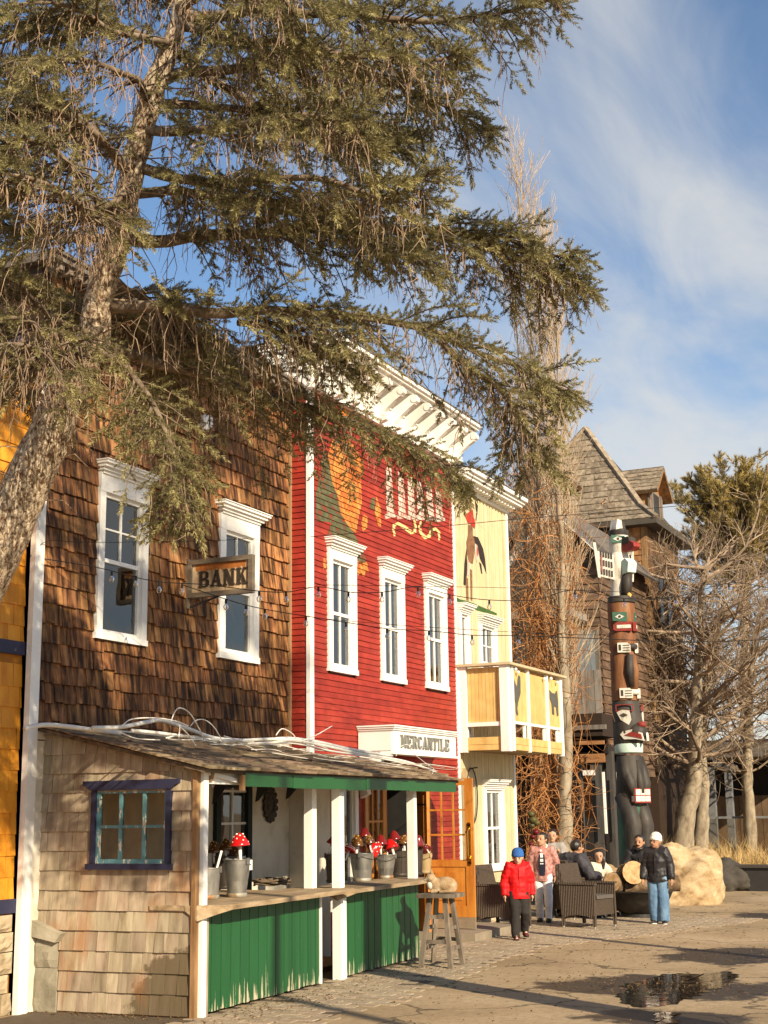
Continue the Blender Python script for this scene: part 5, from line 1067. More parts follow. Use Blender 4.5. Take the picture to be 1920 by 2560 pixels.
    for s in 'LR':
        an = J['an'+s] + Vector((0,0,.0)); t.tube([J['pelvis'].lerp(J['hi'+s],.5), J['hi'+s], J['hi'+s].lerp(J['kn'+s],.5), J['kn'+s], J['kn'+s].lerp(an,.5), an-Vector((0,0,.022*H))], [.07*H*wv,.068*H*wv,.058*H*wv,.048*H*wv*(1+.5*(flare-1)),.046*H*wv*(1+.8*(flare-1)),.043*H*wv*flare], 14)
    t.ball(J['pelvis'], .085*H*wv, 14, 10, sc=(1.02,.85,.9))
    lg = remesh(t, 'trousers', legs, o, .0095*H, 4, disp=lambda c: .008*H*noise.noise(Vector((c[0]*9/H,c[1]*9/H,c[2]*5.5/H)))+.004*H*noise.noise(Vector((c[0]*22/H,c[1]*22/H,c[2]*26/H))))
    # --- shoes
    for s in 'LR':
        a, tt = J['an'+s], J['to'+s]; d = (tt-a); d.z = 0; d = d.normalized() if d.length > 1e-4 else Vector((0,-1,0)); sd = Vector((-d.y,d.x,0)); base = Vector((a.x,a.y,max(0,tt.z-.018*H)))
        m = MB(); m.cm = 0; m.ball(base+d*.012*H+Vector((0,0,.030*H)), .034*H, 12, 8, sc=(1,1,.95)); m.ball(base+d*.068*H+Vector((0,0,.020*H)), .032*H, 12, 8, sc=(1,1,.68)); m.tube([base+d*.01*H+Vector((0,0,.03*H)), base+d*.07*H+Vector((0,0,.02*H))], [.033*H,.026*H], 10)
        q = remesh(m, 'shoe', shoe[0], o, .006*H, 3)
        n = MB(); ring = []
        for i in range(18):
            an_ = 2*math.pi*i/18; ring.append(base+d*(.042+.066*math.cos(an_))*H+sd*.031*math.sin(an_)*H*(1 if math.cos(an_)>0 else .85))
        n.add([r_+Vector((0,0,.001)) for r_ in ring]+[r_+Vector((0,0,.014*H)) for r_ in ring], [tuple(range(17,-1,-1)), tuple(range(18,36))]+[(i,(i+1)%18,18+(i+1)%18,18+i) for i in range(18)]); n.build('sole', shoe[1], q)
    # --- jacket or top
    j = MB(); rings = []; pv, ch, nk = J['pelvis'], J['chest'], J['neck']; hemz = (hem-.53)*H
    ax = [(pv+(pv-ch).normalized()*(-hemz), .112,.088), (pv, .108,.086), (pv.lerp(ch,.5), .105,.084), (ch, .118,.090), (ch.lerp(nk,.5), .112,.082), (ch.lerp(nk,.82), .072,.060), (nk+Vector((0,0,.006*H)), .048,.048)]
    n = 20
    up = (nk-pv).normalized(); side = (J['shL']-J['shR']).normalized(); fwd = up.cross(side)
    vs = []
    for c, rx, ry in ax:
        for i in range(n): a = 2*math.pi*i/n; vs.append(c + side*rx*H*wv*math.cos(a) + fwd*ry*H*wv*math.sin(a))
    fs = [(i*n+k, i*n+(k+1)%n, (i+1)*n+(k+1)%n, (i+1)*n+k) for i in range(len(ax)-1) for k in range(n)] + [tuple(range(n-1,-1,-1)), tuple(range((len(ax)-1)*n, len(ax)*n))]
    j.add(vs, fs)
    for s in 'LR': j.tube([ch.lerp(nk,.45), J['sh'+s], J['sh'+s].lerp(J['el'+s],.55), J['el'+s], J['el'+s].lerp(J['wr'+s],.5), J['wr'+s]+ (J['wr'+s]-J['el'+s]).normalized()*.006*H], [.07*H*wv,.062*H*wv,.055*H*wv,.049*H*wv,.044*H*wv,.036*H*wv], 12)
    if hood:
        j.tube([nk+side*.055*H-up*.012*H-fwd*.03*H, nk+side*.062*H+up*.012*H+fwd*.03*H, nk+up*.0*H+fwd*.085*H, nk-side*.062*H+up*.012*H+fwd*.03*H, nk-side*.055*H-up*.012*H-fwd*.03*H], [.022*H,.032*H,.04*H,.032*H,.022*H], 10)
    k1 = 60/H; rsd = random.Random(int(at_[0]*1000)).random()*50
    def dj(c):
        v = .009*H*noise.noise(Vector((c[0]*10/H+rsd,c[1]*10/H,c[2]*14/H))) + .0055*H*noise.noise(Vector((c[0]*26/H,c[1]*26/H+rsd,c[2]*26/H)))
        if puff: v += puff*H*(abs(math.sin((c[2]/H)*math.pi/.052))**.6-.5)
        return v
    jk = remesh(j, 'jacket', top, o, .0095*H, 3, disp=dj)
    if open_front:      # shirt panel showing in the open jacket
        m = MB(); q = []
        for i in range(9):
            u = i/8; c = pv.lerp(nk, -.02+.93*u); w_ = (.030+.018*math.sin(u*3))*H*(1-.35*u); dpt = (.092 if u < .7 else .092-.05*(u-.7)/.3)*H*wv
            for sx in (-1,-.5,0,.5,1): q.append(c+side*w_*sx - fwd*(-(dpt+.006*H)*-1 if 0 else 0) + (-fwd)*(-1)*0 + (fwd*-1)*(dpt+.005*H*(1-abs(sx))))
        m.add(q, [(5*i+k, 5*i+k+1, 5*i+k+6, 5*i+k+5) for i in range(8) for k in range(4)]); m.build('shirt', open_front, o, True)
    zp = MB(); zp.tube([pv+(-fwd)*(.092*H*wv)+up*(-hemz*.3), pv.lerp(ch,.5)+(-fwd)*(.092*H*wv), ch+(-fwd)*(.098*H*wv), ch.lerp(nk,.6)+(-fwd)*(.083*H*wv)], .004*H, 5)
    if not open_front: zp.build('zip', top, jk)
    if collar:
        m = MB(); m.tube([nk-side*.05*H-up*.02*H-fwd*.035*H, nk-side*.052*H+up*.012*H+fwd*.01*H, nk+fwd*.052*H+up*.015*H, nk+side*.052*H+up*.012*H+fwd*.01*H, nk+side*.05*H-up*.02*H-fwd*.035*H], [.012*H,.017*H,.017*H,.017*H,.012*H], 8); m.build('collar', collar, o, True)
    # --- hair / hat
    if hair:
        kind, hmat = hair; m = MB()
        m.ball(hc+hm@Vector((0,.016*H,.020*H)), .064*H*hk_, 16, 12, sc=(.90,1.0,1.0), M=hm)
        if kind in ('pony','bun'):
            m.ball(hp(0,.072*hk_,.03), .022*H, 10, 8); m.tube([hp(0,.075,.025), hp(0.01,.095,-.01), hp(0.015,.09,-.07)], [.016*H,.018*H,.008*H], 8)
        if kind == 'long':
            for s in (-1,1): m.tube([hp(.045*s,.02,.03), hp(.058*s,.005,-.03), hp(.056*s,-.005,-.085), hp(.05*s,-.02,-.15)], [.03*H,.024*H,.022*H,.012*H], 8)
            m.tube([hp(0,.05,.02), hp(0,.06,-.06), hp(0,.05,-.14)], [.045*H,.042*H,.03*H], 10)
        hr = remesh(m, 'hair', hmat, o, .0075*H, 2, disp=lambda c: .003*H*noise.noise(Vector((c[0]*40/H,c[1]*40/H,c[2]*10/H))))
        # the hairline: push the cap back off the face
        me = hr.data; inv = hm.transposed()
        for v in me.vertices:
            q = inv @ (v.co-hc); 
            if q.y < -.018*H and q.z < .046*H*hk_: v.co = v.co + hm @ Vector((0, (-.018*H-q.y)*.95, 0))
    if hat:
        kind, hmat = hat; m = MB(); r_ = .066*H*hk_; tl = Matrix.Rotation(R(-12),3,'X'); MM = hm @ tl
        prof = [(r_*.97,-.012*H),(r_*1.04,-.006*H),(r_*1.05,.014*H),(r_*1.0,.02*H),(r_*.99,.035*H),(r_*.88,.062*H),(r_*.62,.082*H),(r_*.28,.092*H),(.001,.094*H)]
        m.lathe(prof, 24, hc+hm@Vector((0,.01*H,.020*H)), sx=.93, sy=1.03, M=MM, cap=False); ho = m.build('hat', hmat, o, True)
        if kind == 'slouch': 
            m = MB(); m.ball(hc+hm@Vector((0.0,.035*H,.075*H)), .045*H, 14, 10, sc=(.95,1.1,.75)); m.build('hat_crown', hmat, ho, True)
    if glasses:
        m = MB()
        for s in (-1,1): m.tube([hp(.024*s*hk_+.015*math.cos(a),-.064*hk_,.003+.012*math.sin(a)) for a in [i*math.pi/6 for i in range(13)]], .0016*H, 5)
        m.tube([hp(-.01,-.065*hk_,.004), hp(.01,-.065*hk_,.004)], .0016*H, 5); m.build('glasses', BLACK, o)
    return o
SK1 = SKINM('fair', (.58,.36,.25)); SK2 = SKINM('tan', (.42,.22,.13)); SK3 = SKINM('warm', (.48,.27,.17))
face_cam = lambda v: math.atan2(-v.x, v.y) if 0 else math.atan2(v.x, -v.y)   # unused by default
def towards(v, extra=0.0):        # heading so that the figure faces the camera side of the street
    return math.atan2(-v.x*-1, v.y)*0 + (math.pi/2 + math.atan2(-v.y, -v.x)) + extra
DARKP = CLOTH('charcoal_trousers', (.030,.026,.024)); REDJ = CLOTH('red_puffer', (.62,.006,.008), rough=.6, spec=.3); BLUEH = CLOTH('blue_knit', (.035,.12,.36), bump=.5)
v = onz(1300, 2349); v1 = v
person('boy in red puffer jacket and blue knit hat walking past the open door', v, towards(v, R(8)), 1.25,
    dict(knL=(.062,-.045,.30), anL=(.07,.075,.11), toL=(.08,.0,.045), knR=(-.058,-.06,.285), anR=(-.055,-.09,.05), toR=(-.06,-.185,.018), elL=(.15,.03,.64), wrL=(.155,.0,.50), elR=(-.155,.02,.64), wrR=(-.165,-.03,.50), head=(.0,-.03,.915)),
    SK1, REDJ, DARKP, (flat('maroon_shoe', (.09,.02,.025)), BLACK), hair=None, hat=('beanie', BLUEH), hood=True, hem=.455, puff=.004, head_pitch=R(14), thick=1.12, head_yaw=R(-14))
PINK = CLOTH('pink_patterned', None, cols=[(.20,.05,.045),(.42,.20,.17),(.56,.34,.30)], scale=(22,22,22)); NAVYT = CLOTH('navy_tee', (.018,.018,.035)); WHTP = CLOTH('white_trousers', (.74,.73,.73)); CREAMC = CLOTH('cream_fleece', (.66,.58,.46), bump=.8)
v = onz(1362, 2306); v2 = v
pg = person('girl in open pink patterned jacket and white trousers behind the boy in red', v, towards(v, R(-6)), 1.44,
    dict(anL=(.055,-.07,.05), toL=(.06,-.155,.018), knL=(.058,-.055,.285), anR=(-.05,.03,.05), toR=(-.056,-.06,.018), elL=(.15,.03,.64), wrL=(.14,-.02,.515), elR=(-.14,.02,.64), wrR=(-.15,-.03,.49)),
    SK3, PINK, WHTP, (flat('black_shoe', (.02,.02,.02)), BLACK), hair=('pony', HAIRD), open_front=NAVYT, hem=.455, head_yaw=R(-28), collar=CREAMC)
mb = MB(); a = towards(v2, R(-6)); fv = Vector((math.sin(a), -math.cos(a), 0)); rv = Vector((math.cos(a), math.sin(a), 0))
for k, (u, z, w_, h_) in enumerate(((.0,1.10,.045,.07),(.0,1.02,.05,.045),(-.015,.965,.02,.02),(.015,.965,.02,.02),(-.005,1.175,.03,.03))): c = rv*u+fv*(.142)+Vector((0,0,z-.02)); mb.bar(c-Vector((0,0,h_/2)), c+Vector((0,0,h_/2)), .004, w_, up=rv)
sp = mb.build('shirt_print', WHITE2, pg); sp.matrix_parent_inverse = Matrix.Rotation(-a, 4, 'Z')
bag = MB(); bag.ball((.19,.03,.70), .1, 12, 9, sc=(.5,.9,1.1)); bag.tube([(.18,.0,.78),(.15,.03,1.0),(.09,.02,1.2)], .012, 6); bo = bag.build('shoulder_bag', flat('black_leather', (.015,.014,.014), rough=.35), None, True); bo.location = v2; bo.rotation_euler.z = a; tag(bo, 'black shoulder bag worn by the girl in pink', 'bag')
v = onz(1388, 2290); GREYJ = CLOTH('grey_fleece', (.30,.28,.26)); v3 = v
person('girl with tied dark hair and grey top standing behind the girl in pink', v, towards(v, R(-4)), 1.47, dict(elL=(.16,-.02,.66), wrL=(.09,-.10,.74)), SK3, GREYJ, DARKP, (BLACK, BLACK), hair=('bun', HAIRD), hem=.46)
BLKJ = CLOTH('black_puffer', (.022,.020,.022), rough=.5, spec=.35); JEAN = CLOTH('blue_denim', (.10,.19,.30), cols=[(.055,.11,.19),(.12,.21,.33),(.2,.31,.43)], scale=(6,6,3)); WKNIT = CLOTH('white_knit', (.80,.75,.66), bump=.8)
v = onz(1650, 2310); v4 = v
person('girl in black puffer jacket, white knit hat and wide jeans by the boulder', v, towards(v, R(-16)), 1.39,
    dict(anL=(.062,-.02,.05), toL=(.085,-.1,.018), anR=(-.05,.02,.05), toR=(-.06,-.07,.018), elL=(.15,.02,.64), wrL=(.17,-.02,.51), elR=(-.15,.0,.64), wrR=(-.155,-.06,.51)), SK2, BLKJ, JEAN, (BLACK, WHITE2), hair=None, hat=('slouch', WKNIT), hood=True, hem=.465, puff=.0035, flare=1.38, glasses=True, thick=1.1, head_yaw=R(-18), collar=WKNIT)
# man sitting on the log bench behind the fire bowl
LJEAN = CLOTH('pale_denim', (.34,.45,.52), cols=[(.2,.3,.37),(.38,.5,.57),(.55,.64,.68)], scale=(6,6,4))
v = onz(1608, 2276); v5 = v
SIT = dict(pelvis=(0,.05,.30), chest=(0,.02,.49), neck=(0,-.02,.615), head=(0,-.045,.695), shL=(.115,-.005,.575), shR=(-.115,-.005,.575), hiL=(.055,.02,.295), hiR=(-.055,.02,.295), knL=(.075,-.21,.315), knR=(-.08,-.20,.33), anL=(.07,-.20,.05), anR=(-.075,-.19,.05), toL=(.075,-.29,.018), toR=(-.085,-.28,.018), elL=(.16,-.06,.42), wrL=(.09,-.17,.36), elR=(-.17,-.04,.42), wrR=(-.09,-.14,.36))
person('bearded man in black puffer jacket and pale jeans sitting by the fire bowl', v, towards(v, R(-10)), 1.74, SIT, SK2, BLKJ, LJEAN, (BLACK, BLACK), hair=('short', HAIRD), hood=True, hem=.50, puff=.003, beard=True, head_yaw=R(-6))
v = onz(1640, 2270); person('girl half hidden between the seated man and the white-hatted girl', v, towards(v, R(-10)), 1.36, SIT, SK2, BLKJ, DARKP, (BLACK, BLACK), hair=('long', HAIRD), hem=.50)
# seated adult seen from behind and the girl in cream reaching to the fire
CHARC = CLOTH('charcoal_parka', (.045,.042,.05), rough=.6); v6 = onz(1446, 2296)
SITC = dict(SIT); SITC.update(pelvis=(0,.03,.29), chest=(0,.05,.48), neck=(.0,.01,.60), head=(0,-.02,.68), elL=(.19,-.03,.42), wrL=(.13,-.20,.40), elR=(-.19,-.03,.42), wrR=(-.12,-.18,.40), shL=(.13,.02,.565), shR=(-.13,.02,.565))
person('adult in charcoal hooded parka seated with back to the street', v6, R(142), 1.72, SITC, SK2, CHARC, DARKP, (BLACK, BLACK), hair=('short', HAIRD), hood=True, hem=.50, thick=1.22)
CRJ = CLOTH('cream_puffer', (.68,.60,.46), rough=.7); v7 = onz(1492, 2288)
SITG = dict(SIT); SITG.update(elR=(-.17,-.10,.46), wrR=(-.15,-.25,.38), elL=(.16,-.10,.46), wrL=(.13,-.25,.38), chest=(0,-.02,.49), neck=(0,-.06,.60), head=(.0,-.075,.685), shL=(.11,-.05,.565), shR=(-.11,-.05,.565))
person('girl in cream jacket with long dark hair leaning towards the fire bowl', v7, R(62), 1.46, SITG, SK3, CRJ, DARKP, (BLACK, BLACK), hair=('long', HAIRD), hem=.50, head_yaw=R(-45), puff=.003)
# ================================================================ wicker chairs
def mk_wicker():
    m = mk('brown_wicker', [(.075,.05,.033),(.135,.095,.062)], scale=(20,20,60), rough=.6, rnd=.06, bump=0, spec=.4)
    nt = m.node_tree; N = nt.nodes; L = nt.links; b = N['Principled BSDF']; tc = N.new('ShaderNodeTexCoord'); sp = N.new('ShaderNodeSeparateXYZ'); L.new(tc.outputs['Object'], sp.inputs[0])
    ad = N.new('ShaderNodeMath'); L.new(sp.outputs[0], ad.inputs[0]); L.new(sp.outputs[1], ad.inputs[1])
    s1 = N.new('ShaderNodeMath'); s1.operation = 'MULTIPLY'; L.new(ad.outputs[0], s1.inputs[0]); s1.inputs[1].default_value = 200
    s2 = N.new('ShaderNodeMath'); s2.operation = 'SINE'; L.new(s1.outputs[0], s2.inputs[0])
    z1 = N.new('ShaderNodeMath'); z1.operation = 'MULTIPLY'; L.new(sp.outputs[2], z1.inputs[0]); z1.inputs[1].default_value = 420
    z2 = N.new('ShaderNodeMath'); z2.operation = 'SINE'; L.new(z1.outputs[0], z2.inputs[0])
    h = N.new('ShaderNodeMath'); h.operation = 'MULTIPLY_ADD'; L.new(z2.outputs[0], h.inputs[0]); h.inputs[1].default_value = .25; L.new(s2.outputs[0], h.inputs[2])
    bp = N.new('ShaderNodeBump'); bp.inputs['Strength'].default_value = .9; bp.inputs['Distance'].default_value = .012; L.new(h.outputs[0], bp.inputs['Height']); L.new(bp.outputs[0], b.inputs['Normal'])
    return m
WICK = mk_wicker(); ALU = flat('aluminium', (.62,.60,.56), rough=.35, metal=.9)
def chair(v, rz, label):       # faces local -y
    c = thing('wicker_chair', label, 'chair', v, rz, 'wicker armchairs round the fire bowl')
    w, d = .30, .31
    fb_ = lambda s0, s1, y0, y1, z0, z1: MB().box(s0, s1, y0, y1, z0, z1)
    fb_(-w+.04, w-.04, -d+.02, d-.06, .20, .44).build('seat', WICK, c)
    MB().box(-w+.055, w-.055, -d+.0, d-.10, .445, .50).build('cushion', flat('grey_cushion', (.10,.085,.075), rough=.9), c)
    for s in (-1, 1):
        side = [( -d, .14), (-d*.5,.19), (0,.205), (d*.5,.19), (d,.14), (d+.02,.66), (-d+.01,.66)]
        x0 = s*w; mb = MB(); fr_ = Fr((x0,0,0), (0,1,0), (0,0,1), (1,0,0)); mb.prism(fr_, side, -.022, .022); mb.build('side_panel', WICK, c)
        MB().box(s*w-.035, s*w+.035, -d-.02, d+.02, .662, .69).build('armrest', WICK, c)
    mb = MB(); fr_ = Fr((0,0,0), (0,1,0), (0,0,1), (1,0,0)); mb.prism(fr_, [(d-.05,.15),(d,.15),(d+.03,.66),(d+.10,.96),(d+.045,.975),(d-.03,.66)], -w+.024, w-.024); mb.build('backrest', WICK, c)
    mb = MB(); mb.prism(fr_, [(d+.10,.66),(d+.03,.66),(d+.10,.96),(d+.105,.96)], -w+.01, -w+.023); mb.build('back_edge', WICK, c)
    for sx in (-1, 1):
        for sy_ in (-1, 1):
            l = MB(); l.box(sx*w-.022, sx*w+.022, sy_*(d-.025)-.022, sy_*(d-.025)+.022, .035, .2); lo = l.build('leg', WICK, c)
            MB().lathe([(.012,0),(.016,.01),(.015,.045)], 10, (sx*w, sy_*(d-.025), 0)).build('foot', ALU, lo)
    return c
chair(onz(1474, 2318), R(75), 'wicker armchair nearest the street with its side turned to the viewer')
chair(v6+Vector((-.02,.05,0)), R(142), 'wicker armchair holding the adult in the charcoal parka')
chair(onz(1262, 2322), R(82), 'wicker armchair behind the boy in red beside the stone footing')
chair(onz(1402, 2292), R(40), 'wicker armchair partly hidden behind the girl in pink')
# ================================================================ fire bowl, logs, boulders, trough
fbw = thing('fire_bowl', 'large black iron fire bowl on the paving', 'fire bowl', onz(1597, 2292))
mb = MB(); mb.lathe([(.16,.0),(.22,.02),(.38,.12),(.53,.28),(.60,.42),(.63,.43),(.63,.45),(.59,.45),(.52,.32),(.36,.17),(.02,.1)], 40, cap=False); mb.build('bowl', mk('sooty_iron', [(.012,.011,.010),(.035,.028,.022),(.09,.06,.035)], pos=[.3,.6,.75], scale=(6,6,6), rough=.5, rnd=0, bump=.15), fbw, True, 50)
MB().lathe([(.3,0),(.3,.06),(.25,.06),(.25,0)], 30, cap=False).build('foot_ring', IRON, fbw)
BARK = mk('log_bark', [(.06,.035,.02),(.16,.10,.055),(.30,.22,.13)], scale=(8,8,8), rough=.95, rnd=.1, bump=.8, bscale=25); CUTW = mk('cut_log_end', [(.34,.19,.08),(.52,.33,.16),(.62,.44,.25)], scale=(12,12,12), rough=.85, rnd=.05, bump=.4)
def log(v, d, L_, r_, label, axe=1):
    lo = thing('firewood_log', label, 'log', v, 0, 'logs stacked in the fire bowl'); d = Vector(d).normalized(); n = 16; mb = MB(); pts = [Vector((0,0,0))+d*L_*(k/5-.5) for k in range(6)]
    mb.tube(pts, [r_*random.uniform(.94,1.06) for _ in pts], n, cap=False); mb.build('bark', BARK, lo, True)
    for e in (0, 5): 
        m = MB(); q = Vector((0,0,1)); r1 = d.cross(q).normalized(); u1 = r1.cross(d); c = pts[e]+d*(.004 if e else -.004)
        ring = [c+(r1*math.cos(t)+u1*math.sin(t))*r_*.97 for t in [2*math.pi*i/16 for i in range(16)]]; m.add(ring, [tuple(range(16)) if e else tuple(range(15,-1,-1))]); m.build('cut_end', CUTW, lo)
    return lo
fc = onz(1597, 2292)
toc = Vector((-fc.x, -fc.y, 0)).normalized(); rgt = Vector((toc.y*-1, toc.x, 0))
log(fc+Vector((0,0,.72))-rgt*-.0+Vector((-.10,-.05,0)), toc*1.0+Vector((.25,0,.12)), .55, .20, 'thick split log with pale cut end on top of the fire bowl')
log(fc+Vector((.22,.10,.52)), Vector((.86,.42,.06)), .95, .135, 'long bark-covered log lying across the fire bowl'); log(fc+Vector((-.28,-.02,.56)), toc+Vector((-.5,0,.1)), .6, .17, 'charred dark log at the left of the fire bowl')
def rock(name, label, v, s, mat, seed, rough=.22, cat='boulder', sub=None, flat_=.0, rz=0):
    import bmesh
    bm = bmesh.new(); bmesh.ops.create_icosphere(bm, subdivisions=5, radius=1.0); rs = Vector((seed*3.1, seed*1.7, seed*.9))
    for q in bm.verts:
        p = q.co.copy(); k = 1+rough*noise.noise(p*1.1+rs)+rough*.45*noise.noise(p*2.6+rs)+rough*.30*(.5-abs(noise.noise(p*4.2+rs)))+rough*.12*noise.noise(p*13+rs)
        p = Vector((math.copysign(abs(p.x)**.9,p.x), math.copysign(abs(p.y)**.9,p.y), math.copysign(abs(p.z)**.9,p.z)))*k; p.z = max(p.z, -.55+.04*noise.noise(p*3)); q.co = Vector((p.x*s[0], p.y*s[1], (p.z+.52)*s[2]))
    me = bpy.data.meshes.new(name); bm.to_mesh(me); bm.free(); me.materials.append(mat); me.polygons.foreach_set('use_smooth', [True]*len(me.polygons)); o = bpy.data.objects.new(name, me); COL.objects.link(o); o.location = v; o.rotation_euler.z = rz
    return tag(o, label, cat)
BLD = mk('tan_boulder', [(.20,.12,.06),(.36,.25,.13),(.46,.34,.20),(.54,.43,.28)], scale=(3.5,3.5,6), rough=.9, rnd=0, bump=.7, bscale=7, fine=(40,.15)); DKR = mk('dark_boulder', [(.035,.03,.026),(.08,.068,.055)], scale=(3,3,3), rough=.9, rnd=0, bump=.7, bscale=8)
v = onz(1700, 2262); rock('boulder', 'big smooth tan boulder behind the girl in the white hat', v+Vector((.0,.35,0)), (.70,.60,.76), BLD, 3, .30, rz=R(20))
v = onz(1522, 2240); rock('boulder', 'low flat tan boulder behind the girl in cream', v, (.75,.5,.42), BLD, 5, .25)
v = onz(1800, 2228); rock('boulder', 'dark boulder to the right of the big tan one', v+Vector((.0,.3,0)), (.62,.5,.42), DKR, 8, .25)
tr = thing('planter_trough', 'black wedge-shaped trough standing at the right edge', 'trough'); c = onz(1895, 2226)
mb = MB(); fr_ = Fr(c, (1,0,0), (0,0,1), (0,-1,0)); mb.prism(fr_, [(-.10,.0),(1.0,.0),(1.5,.5),(-.62,.5)], -.35, .35); mb.build('body', IRON, tr)
MB().box(c.x-.68, c.x+1.55, c.y-.42, c.y+.42, .505, .55).build('rim', flat('dark_rim', (.06,.05,.042)), tr)
# ================================================================ brown lodge and tower behind
BRB = mk('brown_board', [(.055,.028,.014),(.14,.075,.036),(.25,.145,.07)], scale=(7,7,1.2), detail=7, rough=.85, rnd=.2, bump=.25)
BRH = mk('brown_siding', [(.06,.034,.020),(.125,.075,.046),(.20,.13,.08)], scale=(2,2,9), detail=7, rough=.85, rnd=.2, bump=.25)
GRB = mk('grey_barn_board', [(.10,.085,.07),(.19,.165,.14),(.28,.245,.21)], scale=(9,9,1.2), detail=7, rough=.9, rnd=.25, bump=.25)
TSH = mk('grey_roof_shake', [(.11,.082,.055),(.23,.182,.128),(.35,.285,.21)], scale=(8,8,5), detail=6, rough=.9, rnd=.25, bump=.3)
OSH = mk('orange_cedar', [(.26,.11,.04),(.42,.22,.09)], scale=(8,8,3), rough=.85, rnd=.25, bump=.2)
tw = thing('tower_house', 'brown timber tower house with steep shake roof and dormers', 'house')
TX0, TX1, TY0, TY1, TZ = -13.3, -9.22, 36.0, 39.5, 9.3
def vboards(fr, s0, s1, t0, t1, w, mat, parent, name='board', d=.03):
    n = max(1, round((s1-s0)/w)); w = (s1-s0)/n
    me = unit_mesh(name, MB().fb(WF, .02, .98, 0, 1, 0, 1), mat)
    for i in range(n): piece(name, me, parent, frm(fr, s0+i*w, t0, 0, w, t1-t0, d*random.uniform(.6,1)))
FT1, FT2 = fy(TY0), fx(TX1)
MB().box(TX0+.01, TX1-.01, TY0+.01, TY1-.01, 0, TZ).build('walls', flat('brown_sheathing', (.035,.02,.012)), tw)
vboards(FT1, TX0, TX1-.45, 6.0, TZ, .16, BRB, tw); vboards(FT2, TY0+.12, TY1, 4.0, TZ, .17, BRB, tw); vboards(FT1, TX1-.12, TX1, 4.0, TZ, .12, RAWW, tw); vboards(FT2, TY0, TY0+.10, 4.0, TZ, .10, RAWW, tw)
shingle_wall(tw, FT1, TX1-.44, TX1-.13, 5.2, TZ-.05, .16, .13, .18, OSH, thick=.03)
for y in (TY0+.9, TY0+1.75): 
    m = MB(); m.fb(FT2, y, y+.5, 6.6, 8.0, .0, .06); w_ = m.build('window', GRB, tw); MB().fb(FT2, y+.08, y+.42, 6.7, 7.9, .061, .07).build('pane', flat('dark_pane', (.05,.055,.06), rough=.15), w_)
# hipped roof with a bell-cast foot, laid with single shakes on the visible slopes
ap = Vector(((TX0+TX1)/2, (TY0+TY1)/2, 12.5)); ov = .42
def hip(z, k): cx, cy = ap.x, ap.y; hx, hy = (TX1-TX0)/2+ov, (TY1-TY0)/2+ov; return [Vector((cx-hx*k,cy-hy*k,z)), Vector((cx+hx*k,cy-hy*k,z)), Vector((cx+hx*k,cy+hy*k,z)), Vector((cx-hx*k,cy+hy*k,z))]
L0, L1, L2 = hip(9.28, 1.0), hip(9.72, .80), hip(12.5, .01)
rfm = MB(); rfm.add(L0+L1+L2+[p-Vector((0,0,.14)) for p in L0], [(0,1,5,4),(1,2,6,5),(2,3,7,6),(3,0,4,7),(4,5,9,8),(5,6,10,9),(6,7,11,10),(7,4,8,11),(12,13,1,0),(13,14,2,1),(14,15,3,2),(15,12,0,3),(15,14,13,12)]); trf = rfm.build('roof', flat('roof_base', (.07,.058,.045)), tw)
def slope_shakes(A, B, C_, D_, course, wid, parent, mat, maxn=300):
    rec = []; hgt = ((C_+D_)/2-(A+B)/2).length; n = max(1,int(hgt/course)); nn = ((B-A).cross(D_-A)).normalized()
    for i in range(n):
        a, b = A.lerp(D_, i/n), B.lerp(C_, i/n); a2, b2 = A.lerp(D_, (i+1)/n), B.lerp(C_, (i+1)/n); L_ = (b-a).length; k = max(1, round(L_/wid)); off = (i % 2)*.5/k
        cuts = [0]+[min(1,max(0,(j+random.uniform(-.2,.2))/k+off)) for j in range(1,k)]+[1]
        for j in range(len(cuts)-1):
            u, v_ = cuts[j], cuts[j+1]
            if v_-u < .01: continue
            rec.append((a.lerp(b,u), a.lerp(b,v_), a2.lerp(b2,v_), a2.lerp(b2,u), nn*random.uniform(.02,.045)))
    for q in rec[:maxn]:
        p0, p1, p2_, p3, th = q; up = (p3-p0)*.15; MB().add([p0,p1,p2_+up,p3+up,p0+th,p1+th,p2_+up+th*.2,p3+up+th*.2], _boxf).build('shake', mat, parent)
slope_shakes(L1[0], L1[1], L2[1], L2[0], .23, .22, trf, TSH); slope_shakes(L0[0], L0[1], L1[1], L1[0], .2, .22, trf, TSH); slope_shakes(L0[1], L0[2], L1[2], L1[1], .2, .24, trf, TSH)
MB().bar(L1[1]+Vector((0,0,.03)), L2[1]+Vector((0,0,.05)), .16, .07).build('hip_ridge', TSH, trf); MB().bar(L0[1]+Vector((0,0,.03)), L1[1]+Vector((0,0,.03)), .16, .07).build('hip_ridge', TSH, trf); MB().bar(L1[0]+Vector((0,0,.03)), L2[0]+Vector((0,0,.05)), .16, .07).build('hip_ridge', TSH, trf)
